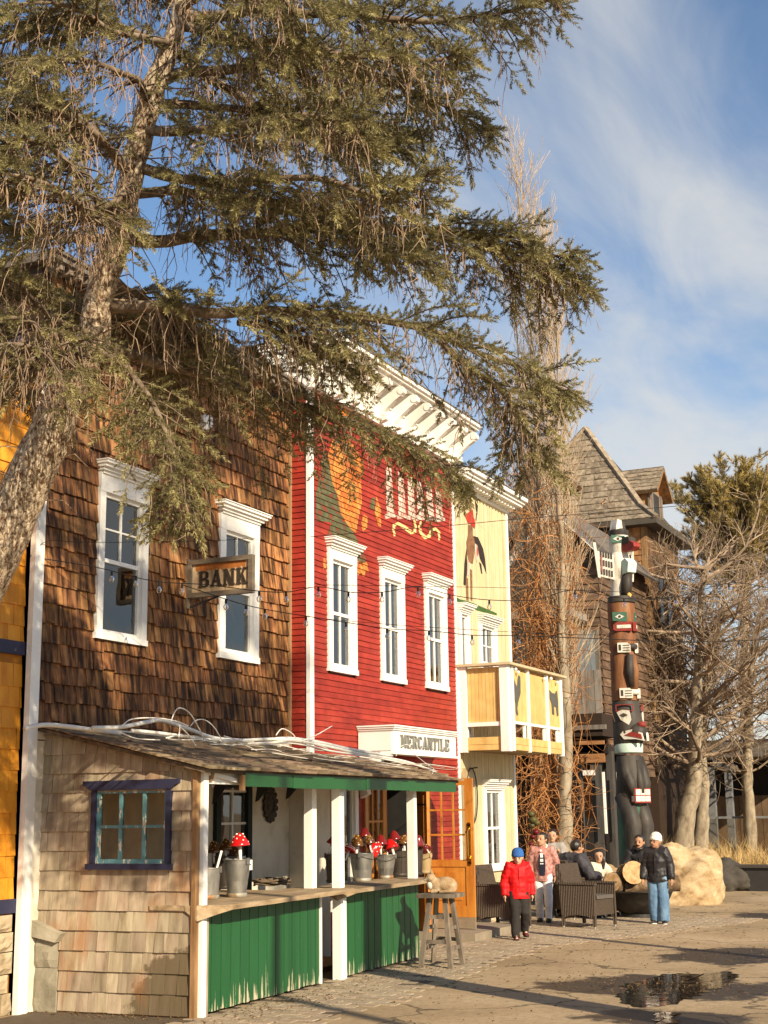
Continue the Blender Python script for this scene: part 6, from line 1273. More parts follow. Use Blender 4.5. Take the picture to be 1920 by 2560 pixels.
def dormer(c, ax, w, h, rise, dep, sign):
    """gabled dormer standing on the roof; ax = outward direction"""
    ax = Vector(ax); sd = Vector((-ax.y, ax.x, 0)); d = MB(); f2 = Fr(c, sd, (0,0,1), ax)
    d.prism(f2, [(-w/2,0),(w/2,0),(w/2,h),(0,h+rise*.92),(-w/2,h)], -dep, 0); do = d.build('dormer', OSH if sign else BRB, tw)
    e = .22
    for s in (-1, 1):
        P = [f2(s*(w/2+e), h-e*rise/(w/2), .32), f2(0, h+rise, .32), f2(0, h+rise, -dep), f2(s*(w/2+e), h-e*rise/(w/2), -dep)]
        if s > 0: P = [P[3],P[2],P[1],P[0]]
        nn = ((P[1]-P[0]).cross(P[3]-P[0])).normalized(); nn = nn if nn.z > 0 else -nn
        MB().add([p-nn*.08 for p in P]+[p for p in P], [(0,1,2,3),(7,6,5,4),(0,4,5,1),(1,5,6,2),(2,6,7,3),(3,7,4,0)]).build('dormer_roof', RAWW, do)
        Q = [P[0],P[3],P[2],P[1]] if s < 0 else [P[3],P[0],P[1],P[2]]
        Q = [q+nn*.005 for q in Q]
        if ((Q[1]-Q[0]).cross(Q[3]-Q[0])).z < 0: Q = [Q[1],Q[0],Q[3],Q[2]]
        slope_shakes(*Q, .2, .22, do, TSH)
    MB().fb(f2, -w*.28, w*.28, .12, h*.92, .001, .05).build('window', GRB, do); MB().fb(f2, -w*.22, w*.22, .18, h*.86, .051, .06).build('pane', flat('dark_pane', (.05,.055,.06), rough=.15), do)
    for s in (-1, 1): MB().fb(f2, s*w/2-.06, s*w/2+.06, 0, h, .0, .05).build('corner_post', GRB, do)
dormer(Vector((-9.35, 37.7, 9.45)), (1,0,0), 1.35, 1.05, .62, 2.2, True); dormer(Vector((-12.0, 36.35, 9.45)), (0,-1,0), 1.5, 1.3, 1.0, 2.0, False)
# ---------------------------------------------------------------- lodge: gabled wing in front of the tower
lg = thing('timber_lodge', 'dark brown timber lodge with white-edged gable, grey board balcony and shaded porch', 'building')
LY = 31.5; FLG = fy(LY); q = lambda px, py: ony(px, py, LY)
gl, gp, gr = q(1268,1352), q(1392,1285), q(1530,1412); bx0, bx1 = q(1150,1700).x, q(1512,1800).x
mb = MB(); slope = (gp.z-gr.z)/(gr.x-gp.x); base = 2.6
mb.prism(FLG, [(bx0,base),(bx1,base),(bx1,gp.z-(bx1-gp.x)*slope),(gp.x,gp.z),(bx0,gp.z-(gp.x-bx0)*slope)], -4.2, -.03); mb.build('wall', flat('brown_sheathing', (.035,.02,.012)), lg)
z = base
me = unit_mesh('siding_board', MB().lap(WF, 0, 1, 0, 1.05, .035, .006), BRH)
while z < gp.z-.2:
    a = max(bx0, gp.x-(gp.z-z-.2)/slope); b = min(bx1, gp.x+(gp.z-z-.2)/slope)
    if b-a > .2: piece('siding_board', me, lg, frm(FLG, a, z, -.03, b-a, .2))
    if z < gp.z-(bx1-gp.x)*slope-.1: piece('siding_board', me, lg, frm(fx(bx1), LY, z, 0, 4.2, .2))
    z += .2
for s, e in ((-1, bx0), (1, bx1)):
    a = Vector((gp.x, LY-.25, gp.z+.08)); b = Vector((e+s*.4, LY-.25, gp.z+.08-slope*abs(e+s*.4-gp.x)))
    MB().bar(a, b, .08, .13).build('bargeboard', WHITE, lg); MB().bar(a+Vector((0,2.2,.13)), b+Vector((0,2.2,.13)), 4.6, .06).build('roof', ROOFW, lg)
# flat metal canopy with a grey fascia
a, b = q(1255,1560), q(1470,1565); MB().box(a.x, b.x, LY-1.3, LY-.05, a.z-.09, a.z+.06).build('canopy', flat('grey_metal', (.27,.265,.24), rough=.5), lg)
# windows behind the balcony
for px in (1320, 1395, 1460):
    c = q(px, 1640); m = MB(); m.fb(FLG, c.x-.38, c.x+.38, c.z-.6, c.z+.6, -.02, .06); w_ = m.build('window', GRB, lg); MB().fb(FLG, c.x-.28, c.x+.28, c.z-.5, c.z+.5, .061, .07).build('pane', flat('pale_pane', (.20,.23,.25), rough=.12, spec=.6), w_)
# grey board balcony front and dark beam, brown lintel boards
a, b = q(1275,1700), q(1545,1790); vboards(fy(LY-1.2), a.x, b.x, b.z, a.z, .15, GRB, lg, 'balcony_board', .04)
MB().box(a.x, b.x, LY-1.3, LY-.05, b.z-.5, b.z-.01).build('beam', flat('dark_beam', (.03,.018,.012)), lg); MB().box(a.x, b.x+.1, LY-1.36, LY-1.31, b.z-.36, b.z-.26).build('fascia', GRB, lg)
c, d = q(1432,1868), q(1545,1905); FP = fy(LY-1.5)
LINT = mk('lintel_board', [(.20,.085,.03),(.32,.15,.06),(.40,.21,.10)], scale=(3,3,20), rnd=.15, bump=.3)
for z0, z1 in ((d.z-.05, d.z+.16), (d.z+.165, d.z+.42)): MB().fb(FP, c.x, d.x+.15, z0, z1, 0, .05).build('lintel_board', LINT, lg)
# porch: dark back wall, posts and hanging things
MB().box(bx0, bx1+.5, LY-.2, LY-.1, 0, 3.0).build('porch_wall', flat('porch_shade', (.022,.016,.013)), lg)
PST = mk('porch_post', [(.04,.036,.032),(.10,.09,.08)], scale=(9,9,2), rnd=.2, bump=.3)
for px, w_ in ((1425,.14),(1453,.20),(1501,.22),(1535,.14)):
    c = ony(px, 2100, LY-1.4); MB().box(c.x-w_/2, c.x+w_/2, LY-1.5, LY-1.32, 0, 3.05).build('post', PST, lg)
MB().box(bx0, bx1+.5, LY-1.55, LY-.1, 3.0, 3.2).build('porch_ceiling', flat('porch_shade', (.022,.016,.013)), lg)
a, b = ony(1461,1945,LY-1.0), ony(1491,2046,LY-1.0); n = 5
for i in range(n): z0 = b.z+(a.z-b.z)*i/n; MB().box(a.x, b.x, LY-1.02, LY-.97, z0+.006, z0+(a.z-b.z)/n-.006).build('door_board', mk('rust_door', [(.34,.12,.04),(.46,.19,.07)], rnd=.08, scale=(2,2,20)), lg)
a, b = ony(1460,1926,LY-1.45), ony(1490,1938,LY-1.45); MB().box(a.x, b.x, LY-1.54, LY-1.51, b.z, a.z).build('notice_plate', WHITE2, lg)
for px, p2, py in ((1508,1516,1930),(1544,1552,1930)):
    a, b = ony(px,py,LY-1.7), ony(p2,2084,LY-1.7); MB().bar(a, b, .05, .05).build('white_pole', WHITE, lg)
a, b = ony(1427,1930,LY-.9), ony(1440,2060,LY-.9); MB().box(a.x, a.x+.2, LY-.9, LY-.86, b.z, a.z).build('hanging_board', GRB, lg)
bar_ = onz(1551, 2190); mb = MB(); mb.lathe([(.15,0),(.165,.2),(.17,.35),(.16,.62),(.15,.62)], 18, bar_); tag(mb.build('wooden_tub', mk('tub_wood', [(.36,.16,.04),(.5,.26,.08)], scale=(14,14,2), rnd=0), smooth=True), 'narrow wooden tub standing at the foot of the totem pole', 'tub')
# ================================================================ low pavilion, glass railing and dry grass at the right
pv_ = thing('pavilion', 'low dark pavilion with grey posts behind the bare trees', 'pavilion'); PY = 44.0; q = lambda px, py: ony(px, py, PY)
x0, x1 = q(1545,2000).x, q(2050,2000).x
PVW = mk('pavilion_board', [(.10,.062,.034),(.18,.115,.066)], scale=(5,5,2), rnd=.15)
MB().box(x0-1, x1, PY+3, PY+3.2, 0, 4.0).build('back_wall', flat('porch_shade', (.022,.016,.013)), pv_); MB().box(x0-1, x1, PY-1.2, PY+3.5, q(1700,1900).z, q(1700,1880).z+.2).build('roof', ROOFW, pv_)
vboards(fy(PY+2.4), x0-1, x1, 0, q(1700,1990).z, .35, PVW, pv_)
GP = mk('grey_steel_post', [(.14,.14,.14),(.20,.20,.20)], rnd=.05, rough=.55)
for px, w_, py in ((1665,.10,1975),(1786,.22,1900),(1831,.18,1925),(1990,.2,1900)):
    c = ony(px, 2100, PY-4); MB().box(c.x-w_/2, c.x+w_/2, PY-4.1, PY-3.9, 0, ony(px, py, PY-4).z).build('post', GP, pv_)
mb = MB(); a, b = ony(1772,1905,PY-4), ony(1840,1925,PY-4); mb.bar(a+Vector((0,0,0)), b, .2, .25); mb.build('post_beam', GP, pv_)
z = ony(1700,2045,PY-5).z; MB().box(x0-1, x1, PY-5.03, PY-4.98, z-.03, z+.03).build('rail', GP, pv_)
GLR = mk_glass('railing_glass', (.75,.72,.66), boost=1.0)
for i in range(5): s = x0-1+i*1.9; MB().add([(s,PY-5,.1),(s+1.85,PY-5,.1),(s+1.85,PY-5,z-.03),(s,PY-5,z-.03)], [(0,1,2,3)]).build('glass_panel', GLR, pv_)
bk2 = MB(); n = 30
vs = []
for i in range(n+1):
    x = x0-3+(x1-x0+6)*i/n
    for y, z_ in ((PY-11,0.0),(PY-9.5,.18),(PY-7,.30),(PY-4,.32),(PY+3,.3)): vs.append((x, y+.4*noise.noise(Vector((x*.7,y,1))), z_*(1+.3*noise.noise(Vector((x*.5,y*.5,2))))+.004))
bk2.add(vs, [(5*i+j, 5*(i+1)+j, 5*(i+1)+j+1, 5*i+j+1) for i in range(n) for j in range(4)]); struct(bk2.build('planted_bank', mk('dry_soil', [(.16,.11,.06),(.26,.18,.10)], scale=(3,3,3), rnd=0, bump=.5, bscale=12), None, True))
def grass(name, cx, cy, rx, ry, n, hmin, hmax, label, zf):
    nc = max(6,n//160); cc = np.stack([cx+rng.uniform(-rx,rx,nc), cy+rng.uniform(-ry,ry,nc)],1); ci = rng.integers(0,nc,n); hs_ = rng.uniform(.45,1.15,nc)[ci]; P = np.stack([cc[ci,0]+rng.normal(0,.13,n), cc[ci,1]+rng.normal(0,.13,n), np.zeros(n)], 1); P[:,2] = zf; a = rng.uniform(0,2*np.pi,n); h = rng.uniform(hmin,hmax,n)*(.6+.4*rng.random(n))*hs_; w = .008
    ln = rng.normal(0,.34,(n,2))*h[:,None]; s = np.stack([np.cos(a),np.sin(a),0*a],1)*w
    m = P+np.stack([ln[:,0]*.35,ln[:,1]*.35,h*.55],1); t = P+np.stack([ln[:,0],ln[:,1],h],1)
    V = np.stack([P-s,P+s,m+s*.6, P-s,m+s*.6,m-s*.6, m-s*.6,m+s*.6,t],1).reshape(-1,3)
    o = fillmesh(name, V, mk('dry_grass', [(.38,.24,.09),(.52,.36,.15),(.62,.46,.22)], scale=(3,3,3), rnd=.25, tint=True, bump=0, rough=.8), None, tint=np.repeat(rng.random(n),9)); return tag(o, label, 'grass', kind='stuff')
c = ony(1830,2100,37); grass('dry_grass', c.x+.3, 37.2, 2.2, 2.0, 9000, .25, 1.0, 'tall dry yellow grass on the bank below the bare trees', .25)
c = ony(1640,2100,37); grass('dry_grass', c.x, 37.4, 2.0, 1.2, 2500, .15, .6, 'sparse dry grass behind the totem pole', .25)
# ================================================================ totem pole
tp = thing('totem_pole', 'tall carved totem pole with black bear below and white bird on top', 'totem pole'); TP = onz(1590, 2252); TPF = R(38)
# local frame: front of the carvings faces to the right and a little towards the viewer
fwd_ = Vector((math.sin(R(58)), -math.cos(R(58)), 0)); sid = Vector((-fwd_.y, fwd_.x, 0))     # sid: to the carving's left, away from us
FT = Fr(TP, sid, (0,0,1), fwd_); FTS = Fr(TP, sid*.84, (0,0,1), fwd_*.84)
TK = .84
def TL(s, t, d): return FT(s*TK, t, d*TK)
scal = (onz(1583,2226)-CP).dot(CF)/F_PX
Z = lambda py: ony(1565, py, TP.y).z         # photo height of a carving -> metres at the pole
TBK = mk('totem_black', [(.020,.017,.014),(.045,.038,.032),(.075,.062,.05)], scale=(5,5,2), rough=.6, rnd=0, bump=.2); TBR = mk('totem_brown', [(.10,.036,.015),(.20,.082,.034),(.28,.135,.06)], scale=(9,9,1.6), detail=8, rough=.7, rnd=0, bump=.4)
TWH = mk('totem_white', [(.34,.29,.22),(.60,.56,.48),(.70,.66,.58)], pos=[.32,.45,.65], scale=(7,7,3), rough=.6, rnd=0); TRD = mk('totem_red', [(.16,.03,.02),(.34,.035,.028)], scale=(9,9,4), rough=.6, rnd=0); TGR = mk('totem_green', [(.035,.085,.06),(.055,.15,.10)], scale=(4,4,3), rough=.6, rnd=0); TMT = flat('totem_mint', (.50,.64,.56)); TYL = flat('totem_yellow', (.62,.38,.09))
def tlathe(prof, mat, nm, par=tp, sx=1.0, sy=1.0, n=24, off=(0,0)):
    mb = MB(); vs = []
    for r_, z_, d in prof:
        for j in range(n): a = 2*math.pi*j/n; vs.append(TL(r_*math.cos(a)*sx+off[0], z_, r_*math.sin(a)*sy+d))
    k = len(prof); mb.add(vs, [(i*n+j, i*n+(j+1)%n, (i+1)*n+(j+1)%n, (i+1)*n+j) for i in range(k-1) for j in range(n)]+[tuple(range(n-1,-1,-1)), tuple(range((k-1)*n,k*n))]); return mb.build(nm, mat, par, True, 45)
zs = {k: Z(k) for k in (1305,1350,1395,1440,1495,1530,1575,1600,1625,1690,1755,1870,1890,1990,2020,2070,2130,2225)}
rw = .335
tlathe([(.30,.0,-.06),(.31,zs[2070]+.1,-.06),(.30,zs[2020]+.3,-.04)], TGR, 'green_core')
# bear: legs, body, arms, head
for s in (-1, 1):
    mb = MB(); mb.tube([TL(s*.19,0,.20), TL(s*.19,.35,.22), TL(s*.20,zs[2130],.22), TL(s*.20,zs[2070]+.05,.24), TL(s*.2,zs[2070]+.28,.17), TL(s*.19,zs[2020]+.25,-.08)], [.16,.135,.145,.175,.17,.18], 14); mb.build('bear_leg', TBK, tp, True)
    mb = MB()
    for i in range(5): z_ = .35+i*.12; mb.tube([TL(s*.19+.14*math.cos(a)*1.0, z_, .22+.142*math.sin(a)) for a in [R(20+i2*14) for i2 in range(11)]], .012, 5)
    mb.build('leg_groove', flat('totem_dark_line', (.01,.009,.008)), tp)
    MB().add([TL(s*.19+.05*c_,z_,.40) for c_, z_ in ((-1,zs[2070]+.0),(1,zs[2070]),(1,zs[2070]+.18),(-1,zs[2070]+.18))], [(0,1,2,3)]).build('knee_mark', TWH, tp)
tlathe([(.34,zs[2020]+.05,-.02),(.36,zs[2020]+.3,.0),(.35,zs[1990],.02),(.335,zs[1990]+.5,.02),(.30,zs[1890],.0)], TBK, 'bear_body')
for s in (-1, 1):
    mb = MB(); mb.tube([TL(s*.24,zs[1890]-.03,.08), TL(s*.27,zs[1890]-.35,.16), TL(s*.24,zs[1990]+.25,.26), TL(s*.17,zs[1990]+.02,.33)], [.10,.125,.12,.09], 12); mb.build('bear_arm', TBK, tp, True)
mb = MB(); mb.tube([TL(0,zs[1890]-.1,.28), TL(0,zs[1990]+.3,.34), TL(0,zs[1990]+.05,.36)], [.06,.09,.08], 10); mb.build('bear_belly', TBK, tp, True)
# white teeth-like box framed in red, held by the paws
z0, z1 = Z(2008), Z(1972)
mb = MB(); mb.fb(FTS, -.26, .26, z0, z1, .30, .42); bxo = mb.build('held_box', TRD, tp)
for i in range(3):
    for j in range(2): MB().fb(FTS, -.23+i*.157, -.23+i*.157+.145, z0+.03+j*(z1-z0-.03)/2, z0+.01+(j+1)*(z1-z0-.03)/2, .421, .435).build('white_tile', TWH, bxo)
for s in (-1,1):
    for j in range(2): MB().add([FTS(s*.262, z0+.03+j*(z1-z0-.03)/2, .315), FTS(s*.262, z0+.03+j*(z1-z0-.03)/2, .41), FTS(s*.262, z0+.01+(j+1)*(z1-z0-.03)/2, .41), FTS(s*.262, z0+.01+(j+1)*(z1-z0-.03)/2, .315)], [(0,1,2,3)]).build('white_tile', TWH, bxo)
tlathe([(.335,zs[1870]-.10,.01),(.345,zs[1870]-.06,.01),(.345,zs[1870]+.06,.01),(.335,zs[1870]+.09,.01)], TMT, 'collar')
tlathe([(.33,zs[1870]+.03,-.03),(.37,zs[1870]+.10,.0),(.385,zs[1870]+.3,.04),(.375,zs[1755]-.35,.02),(.35,zs[1755]-.05,-.02),(.33,zs[1755]+.01,-.03)], TBK, 'bear_head', sx=.96)
zm = Z(1838)
mb = MB(); mb.ball(TL(0,zm+.05,.36), .2, 14, 10, sc=(1,1,.9)); mb.build('bear_muzzle', TBK, tp, True)
mb = MB(); mb.ball(TL(0,Z(1815),.50), .085, 12, 8, sc=(1.2,1,.8)); mb.build('bear_nose', TRD, tp, True)
for s in (-1, 1):      # mouth: white edge, red lips, eye on both cheeks
    f2 = Fr(TL(s*.20,0,.33), (fwd_*1.0 + sid*(-s)*.55).normalized(), (0,0,1), (sid*s*1.0+fwd_*.55).normalized())
    MB().prism(f2, [(-.22,zm-.0),(-.16,zm+.06),(.05,zm+.10),(.24,zm+.02),(.28,zm-.14),(.10,zm-.10),(-.14,zm-.10)], .0, .045).build('mouth_edge', TWH, tp); MB().prism(f2, [(-.12,zm-.015),(.04,zm+.055),(.23,zm-.01),(.25,zm-.10),(.10,zm-.06)], .0, .06).build('lips', TRD, tp)
    f3 = Fr(TL(s*.27,0,.22), (fwd_*.8 - sid*s*.6).normalized(), (0,0,1), (sid*s*.8+fwd_*.6).normalized()); ze = Z(1795)
    MB().prism(f3, [(-.16,ze+.10),(-.05,ze+.15),(.10,ze+.13),(.13,ze-.06),(.08,ze-.16),(-.08,ze-.06)], .0, .035).build('eye_white', TWH, tp); mb = MB(); mb.prism(f3, [(-.10,ze+.04),(-.02,ze+.085),(.07,ze+.04),(-.02,ze-.005)], .0, .045); mb.build('eye', TBK, tp)
    zb_ = Z(1772); mb = MB()
    for a, b, c_, d in ((-.18,.18,-.07,-.055),(-.18,.18,.055,.07),(-.18,-.165,-.055,.055),(.165,.18,-.055,.055)): mb.fb(f3, a, b, zb_+c_, zb_+d, .0, .03)
    mb.build('brow_line', TRD, tp)
# brown bear-cub figure above
tlathe([(.335,zs[1755]+.02,-.03),(.33,zs[1690],-.03),(.325,zs[1625]-.1,-.03),(.30,zs[1625]-.03,-.03),(.335,zs[1625]+.03,-.03),(.335,zs[1600]+.15,-.03),(.30,zs[1575]-.02,-.03),(.34,zs[1575]+.08,-.02),(.345,zs[1530],-.02),(.33,zs[1495]-.05,-.03),(.31,zs[1495],-.03)], TBR, 'brown_section')
for py in (1735, 1622):
    for s in (-1, 1):
        f2 = Fr(TL(s*.20,0,.215), (fwd_*.75 - sid*s*.66).normalized(), (0,0,1), (sid*s*.75+fwd_*.66).normalized()); z_ = Z(py)
        MB().prism(f2, [(-.12,z_-.10),(.14,z_-.11),(.15,z_+.04),(.09,z_+.10),(-.12,z_+.10)], -.02, .05).build('paw', TWH, tp); mb = MB(); mb.prism(f2, [(-.095,z_-.06),(-.045,z_-.06),(-.045,z_+.06),(-.095,z_+.06)], .051, .056)
        for k in range(3): mb.fb(f2, -.01, .13, z_-.07+k*.052, z_-.055+k*.052, .051, .056)
        mb.build('claw_marks', TBK, tp)
    mb = MB(); z_ = Z(py); mb.tube([TL(-.1,z_+.02,.33),TL(.1,z_+.02,.33)], .06, 8); mb.build('paw', TBK if py < 1700 else TWH, tp, True)
mb = MB(); mb.tube([TL(-.10,Z(1720),.30), TL(-.14,Z(1680),.33), TL(-.12,Z(1640),.34)], [.07,.09,.07], 10); mb.build('cub_arm', TBK, tp, True)
mb = MB(); mb.tube([TL(.02,Z(1725),.28), TL(.0,Z(1680),.30), TL(-.02,Z(1640),.28)], [.08,.12,.09], 10); mb.build('cub_body', TBR, tp, True)
zc = Z(1545)
for s in (-1, 1):
    f2 = Fr(TL(s*.235,0,.17), (fwd_*.7 - sid*s*.71).normalized(), (0,0,1), (sid*s*.7+fwd_*.71).normalized())
    MB().prism(f2, [(-.15,zc-.08),(.15,zc-.11),(.15,zc+.09),(-.15,zc+.10)], -.02, .04).build('eye_patch', TGR, tp); MB().prism(f2, [(-.10,zc),(-.01,zc+.05),(.10,zc+.0),(-.01,zc-.05)], .0, .05).build('eye_white', TWH, tp); MB().lathe([(.028,0),(.028,.06)], 10, f2(0,zc,0), M=Matrix(((f2.es.x,f2.et.x,f2.ed.x),(f2.es.y,f2.et.y,f2.ed.y),(f2.es.z,f2.et.z,f2.ed.z)))).build('eye', TBK, tp)
    z_ = Z(1570); MB().prism(f2, [(-.14,z_-.06),(-.08,z_-.09),(.24,z_-.09),(.24,z_+.10),(-.06,z_+.09),(-.14,z_+.04)], -.02, .05).build('lips', TRD, tp); MB().fb(f2, -.07, .22, z_-.035, z_+.035, .0, .058).build('teeth', TWH, tp)
tlathe([(.30,zs[1495]-.13,.0),(.345,zs[1495]-.10,.0),(.34,zs[1495]+.02,.0),(.30,zs[1495]+.03,.0)], TBK, 'black_cap')
# white bird on top
tlathe([(.22,zs[1495]+.02,-.08),(.20,Z(1470),-.06),(.24,Z(1440),-.02),(.27,Z(1400),.0),(.24,Z(1385),.0),(.20,Z(1378),.0)], TWH, 'bird_body')
mb = MB(); mb.tube([TL(0,Z(1505),.26), TL(0,Z(1490),.30), TL(0,Z(1484),.22)], .05, 8); mb.build('talons', TYL, tp, True); mb = MB(); mb.tube([TL(.0,Z(1492),.16), TL(0,Z(1465),.22), TL(0,Z(1435),.26)], [.11,.12,.10], 10); mb.build('bird_leg', TBK, tp, True)
tlathe([(.19,Z(1388),.0),(.235,Z(1380),.0),(.25,Z(1350),.02),(.235,Z(1332),.02),(.15,Z(1326),.0)], TWH, 'bird_head'); tlathe([(.24,Z(1340),.02),(.252,Z(1338),.02),(.25,Z(1326),.02),(.18,Z(1322),.0)], TBK, 'bird_crown')
mb = MB(); mb.prism(Fr(TL(-.10,0,.05), sid, (0,0,1), fwd_), [(-.10,Z(1326)),(.10,Z(1326)),(.07,Z(1302)),(-.05,Z(1300))], -.10, .10); mb.build('crest', TWH, tp); mb = MB(); mb.prism(Fr(TL(.10,0,.0), sid, (0,0,1), fwd_), [(-.08,Z(1326)),(.08,Z(1326)),(.04,Z(1304)),(-.04,Z(1303))], -.08, .08); mb.build('crest', TBK, tp)
zk = Z(1373)
mb = MB(); mb.prism(Fr(TL(0,0,0), fwd_, (0,0,1), sid), [(.15,zk-.07),(.46,zk-.09),(.56,zk-.02),(.55,zk+.05),(.44,zk+.12),(.38,zk+.08),(.15,zk+.05)], -.09, .09); mb.build('beak', TRD, tp); mb = MB(); mb.prism(Fr(TL(0,0,0), fwd_, (0,0,1), sid), [(.2,zk+.06),(.42,zk+.09),(.42,zk+.2),(.2,zk+.24)], -.10, .10); mb.build('brow', TBK, tp)
for s in (-1, 1):
    f2 = Fr(TL(s*.17,0,.155), (fwd_*.6 - sid*s*.8).normalized(), (0,0,1), (sid*s*.6+fwd_*.8).normalized()); z_ = Z(1350)
    MB().prism(f2, [(-.14,z_-.08),(.14,z_-.09),(.15,z_+.06),(-.13,z_+.09)], -.02, .035).build('eye_patch', TGR, tp); MB().prism(f2, [(-.10,z_),(-.01,z_+.05),(.11,z_),(-.01,z_-.05)], .0, .045).build('eye_white', TWH, tp); MB().fb(f2, -.02, .03, z_-.025, z_+.025, .0, .052).build('eye', TBK, tp)
    # wing: white slab with rows of dark feathers
    f4 = Fr(TL(s*.26,0,-.12), (fwd_*.35 - sid*s*-.94).normalized(), (0,0,1), (sid*s*.35*-1+fwd_*.94).normalized()) if s < 0 else Fr(TL(.26,0,-.12), (sid*.94-fwd_*.35).normalized(), (0,0,1), (fwd_*.94+sid*.35).normalized())
    if s < 0: f4 = Fr(TL(-.24,0,.05), (-sid*.80-fwd_*.60).normalized(), (0,0,1), (fwd_*.80-sid*.60).normalized())
    za, zb_ = Z(1470), Z(1380)
    wg = MB(); wg.prism(f4, [(0,za+.16),(.30,za+.24),(.34,zb_+.02),(.22,zb_-.02),(.0,zb_-.08)], -.04, .03); wo = wg.build('wing', TWH, tp)
    for r_ in range(3):
        for k in range(5): z0 = za+.22+r_*.19; MB().fb(f4, .03+k*.054, .065+k*.054, z0+.015*k, z0+.13+.015*k, .031, .042).build('feather', TBK, wo)
    MB().prism(f4, [(.29,za+.2),(.34,za+.22),(.42,zb_+.20),(.36,zb_+.20)], -.05, .04).build('wing_edge', TWH, wo); MB().fb(f4, .24, .27, za+.34, zb_-.08, .043, .05).build('wing_stripe', flat('faded_red', (.34,.12,.10)), wo)
mb = MB(); mb.prism(Fr(TL(0,0,0), fwd_, (0,0,1), sid), [(.2,Z(1440)),(.36,Z(1435)),(.40,Z(1412)),(.30,Z(1400)),(.2,Z(1405))], -.12, .12); mb.build('breast_face', TMT, tp)
# ================================================================ conifer foliage
def sprig_templates(k, n, L_, nl, wd, ang=(38,66)):
    """needles round a short shoot along +x: triangle soup (n*3, 3)"""
    out = []
    for i in range(k):
        u = rng.random(n)**.9; x = u*L_; ph = rng.uniform(0,2*np.pi,n); a = np.radians(rng.uniform(*ang,n))*(1-.45*u**3)
        rad = np.stack([0*ph, np.cos(ph), np.sin(ph)],1); d = np.stack([np.cos(a), np.sin(a)*rad[:,1], np.sin(a)*rad[:,2]],1); ln = nl*rng.uniform(.75,1.15,n)*(1-.25*u)
        p = np.stack([x, .003*rad[:,1], .003*rad[:,2]],1); tng = np.cross(d, np.stack([np.ones(n),0*ph,0*ph],1)+rng.normal(0,.6,(n,3))); tng /= np.linalg.norm(tng,axis=1)[:,None]+1e-9; tng *= wd*.5
        out.append(np.stack([p-tng, p+tng, p+d*ln[:,None]],1).reshape(-1,3))
    return out
def place(templates, pos, dirs, scale, tint=None):
    n = len(pos); d = dirs/np.linalg.norm(dirs,axis=1)[:,None]; up = np.tile([0,0,1.],(n,1)); y = np.cross(up,d); bad = np.linalg.norm(y,axis=1) < .05; y[bad] = [0,1,0]; y /= np.linalg.norm(y,axis=1)[:,None]; z = np.cross(d,y)
    r = rng.uniform(0,2*np.pi,n); y2 = y*np.cos(r)[:,None]+z*np.sin(r)[:,None]; z2 = np.cross(d,y2); M = np.stack([d,y2,z2],2)*scale[:,None,None]
    which = rng.integers(0,len(templates),n); V = []; T = []; tint = rng.random(n) if tint is None else tint
    for k, t in enumerate(templates):
        ix = np.where(which == k)[0]
        if len(ix) == 0: continue
        V.append((np.einsum('nij,vj->nvi', M[ix], t)+pos[ix][:,None,:]).reshape(-1,3)); T.append(np.repeat(tint[ix], len(t)))
    return np.concatenate(V), np.concatenate(T)
def curve(P, n):
    P = [Vector(p) for p in P]; S = smooth_pts(P, 10); d = [0]
    for i in range(1,len(S)): d.append(d[-1]+(S[i]-S[i-1]).length)
    out = []; j = 0
    for i in range(n+1):
        t = d[-1]*i/n
        while j < len(S)-2 and d[j+1] < t: j += 1
        k = (t-d[j])/max(1e-6,d[j+1]-d[j]); out.append(S[j].lerp(S[j+1], k))
    return out, d[-1]
SPBARK = mk('spruce_bark', [(.12,.066,.034),(.34,.25,.165),(.56,.47,.35)], pos=[.40,.49,.60], scale=(46,46,26), detail=5, rough=.95, rnd=0, bump=.9, dist=.8)
LIMB = mk('spruce_limb', [(.07,.045,.028),(.17,.125,.085),(.27,.215,.155)], scale=(16,16,16), rough=.95, rnd=.1, bump=.5)
NEEDLE = mk('spruce_needles', [(.15,.130,.052),(.26,.225,.098),(.38,.33,.165)], scale=(2.6,2.6,2.6), rough=.55, rnd=.55, tint=True, bump=0, spec=.35)
def leafy(m, f):          # needles let some light through
    nt = m.node_tree; N = nt.nodes; L = nt.links; b = N['Principled BSDF']; out = [n for n in N if n.type == 'OUTPUT_MATERIAL'][0]; col = b.inputs['Base Color'].links[0].from_socket
    tr = N.new('ShaderNodeBsdfTranslucent'); mx = N.new('ShaderNodeMixShader'); mx.inputs[0].default_value = f; L.new(col, tr.inputs[0]); L.new(b.outputs[0], mx.inputs[1]); L.new(tr.outputs[0], mx.inputs[2]); L.new(mx.outputs[0], out.inputs[0])
leafy(NEEDLE, .3)
TWIG = mk('dead_twig', [(.16,.10,.06),(.32,.22,.145),(.44,.33,.23)], scale=(5,5,5), rough=.9, rnd=.3, bump=0, tint=True)
sp = thing('spruce_tree', 'big leaning spruce tree with drooping boughs in front of the brown building', 'tree')
TD = 9.4
TRK = [(-330,2660),(-300,2300),(-235,1950),(-160,1680),(-62,1480),(8,1345),(68,1206),(116,1110),(166,975),(228,860),(247,746),(262,680),(298,575),(335,405),(365,290),(392,200),(448,50),(478,-120),(500,-320),(530,-600),(555,-950),(570,-1300)]
TW_ = [250,205,175,150,135,126,114,106,92,82,72,70,66,60,57,54,46,42,38,30,20,8]
tpts = [atd(a,b,TD) for a, b in TRK]; tpts[0].z = -.05
trad = [w/2/F_PX*TD for w in TW_]
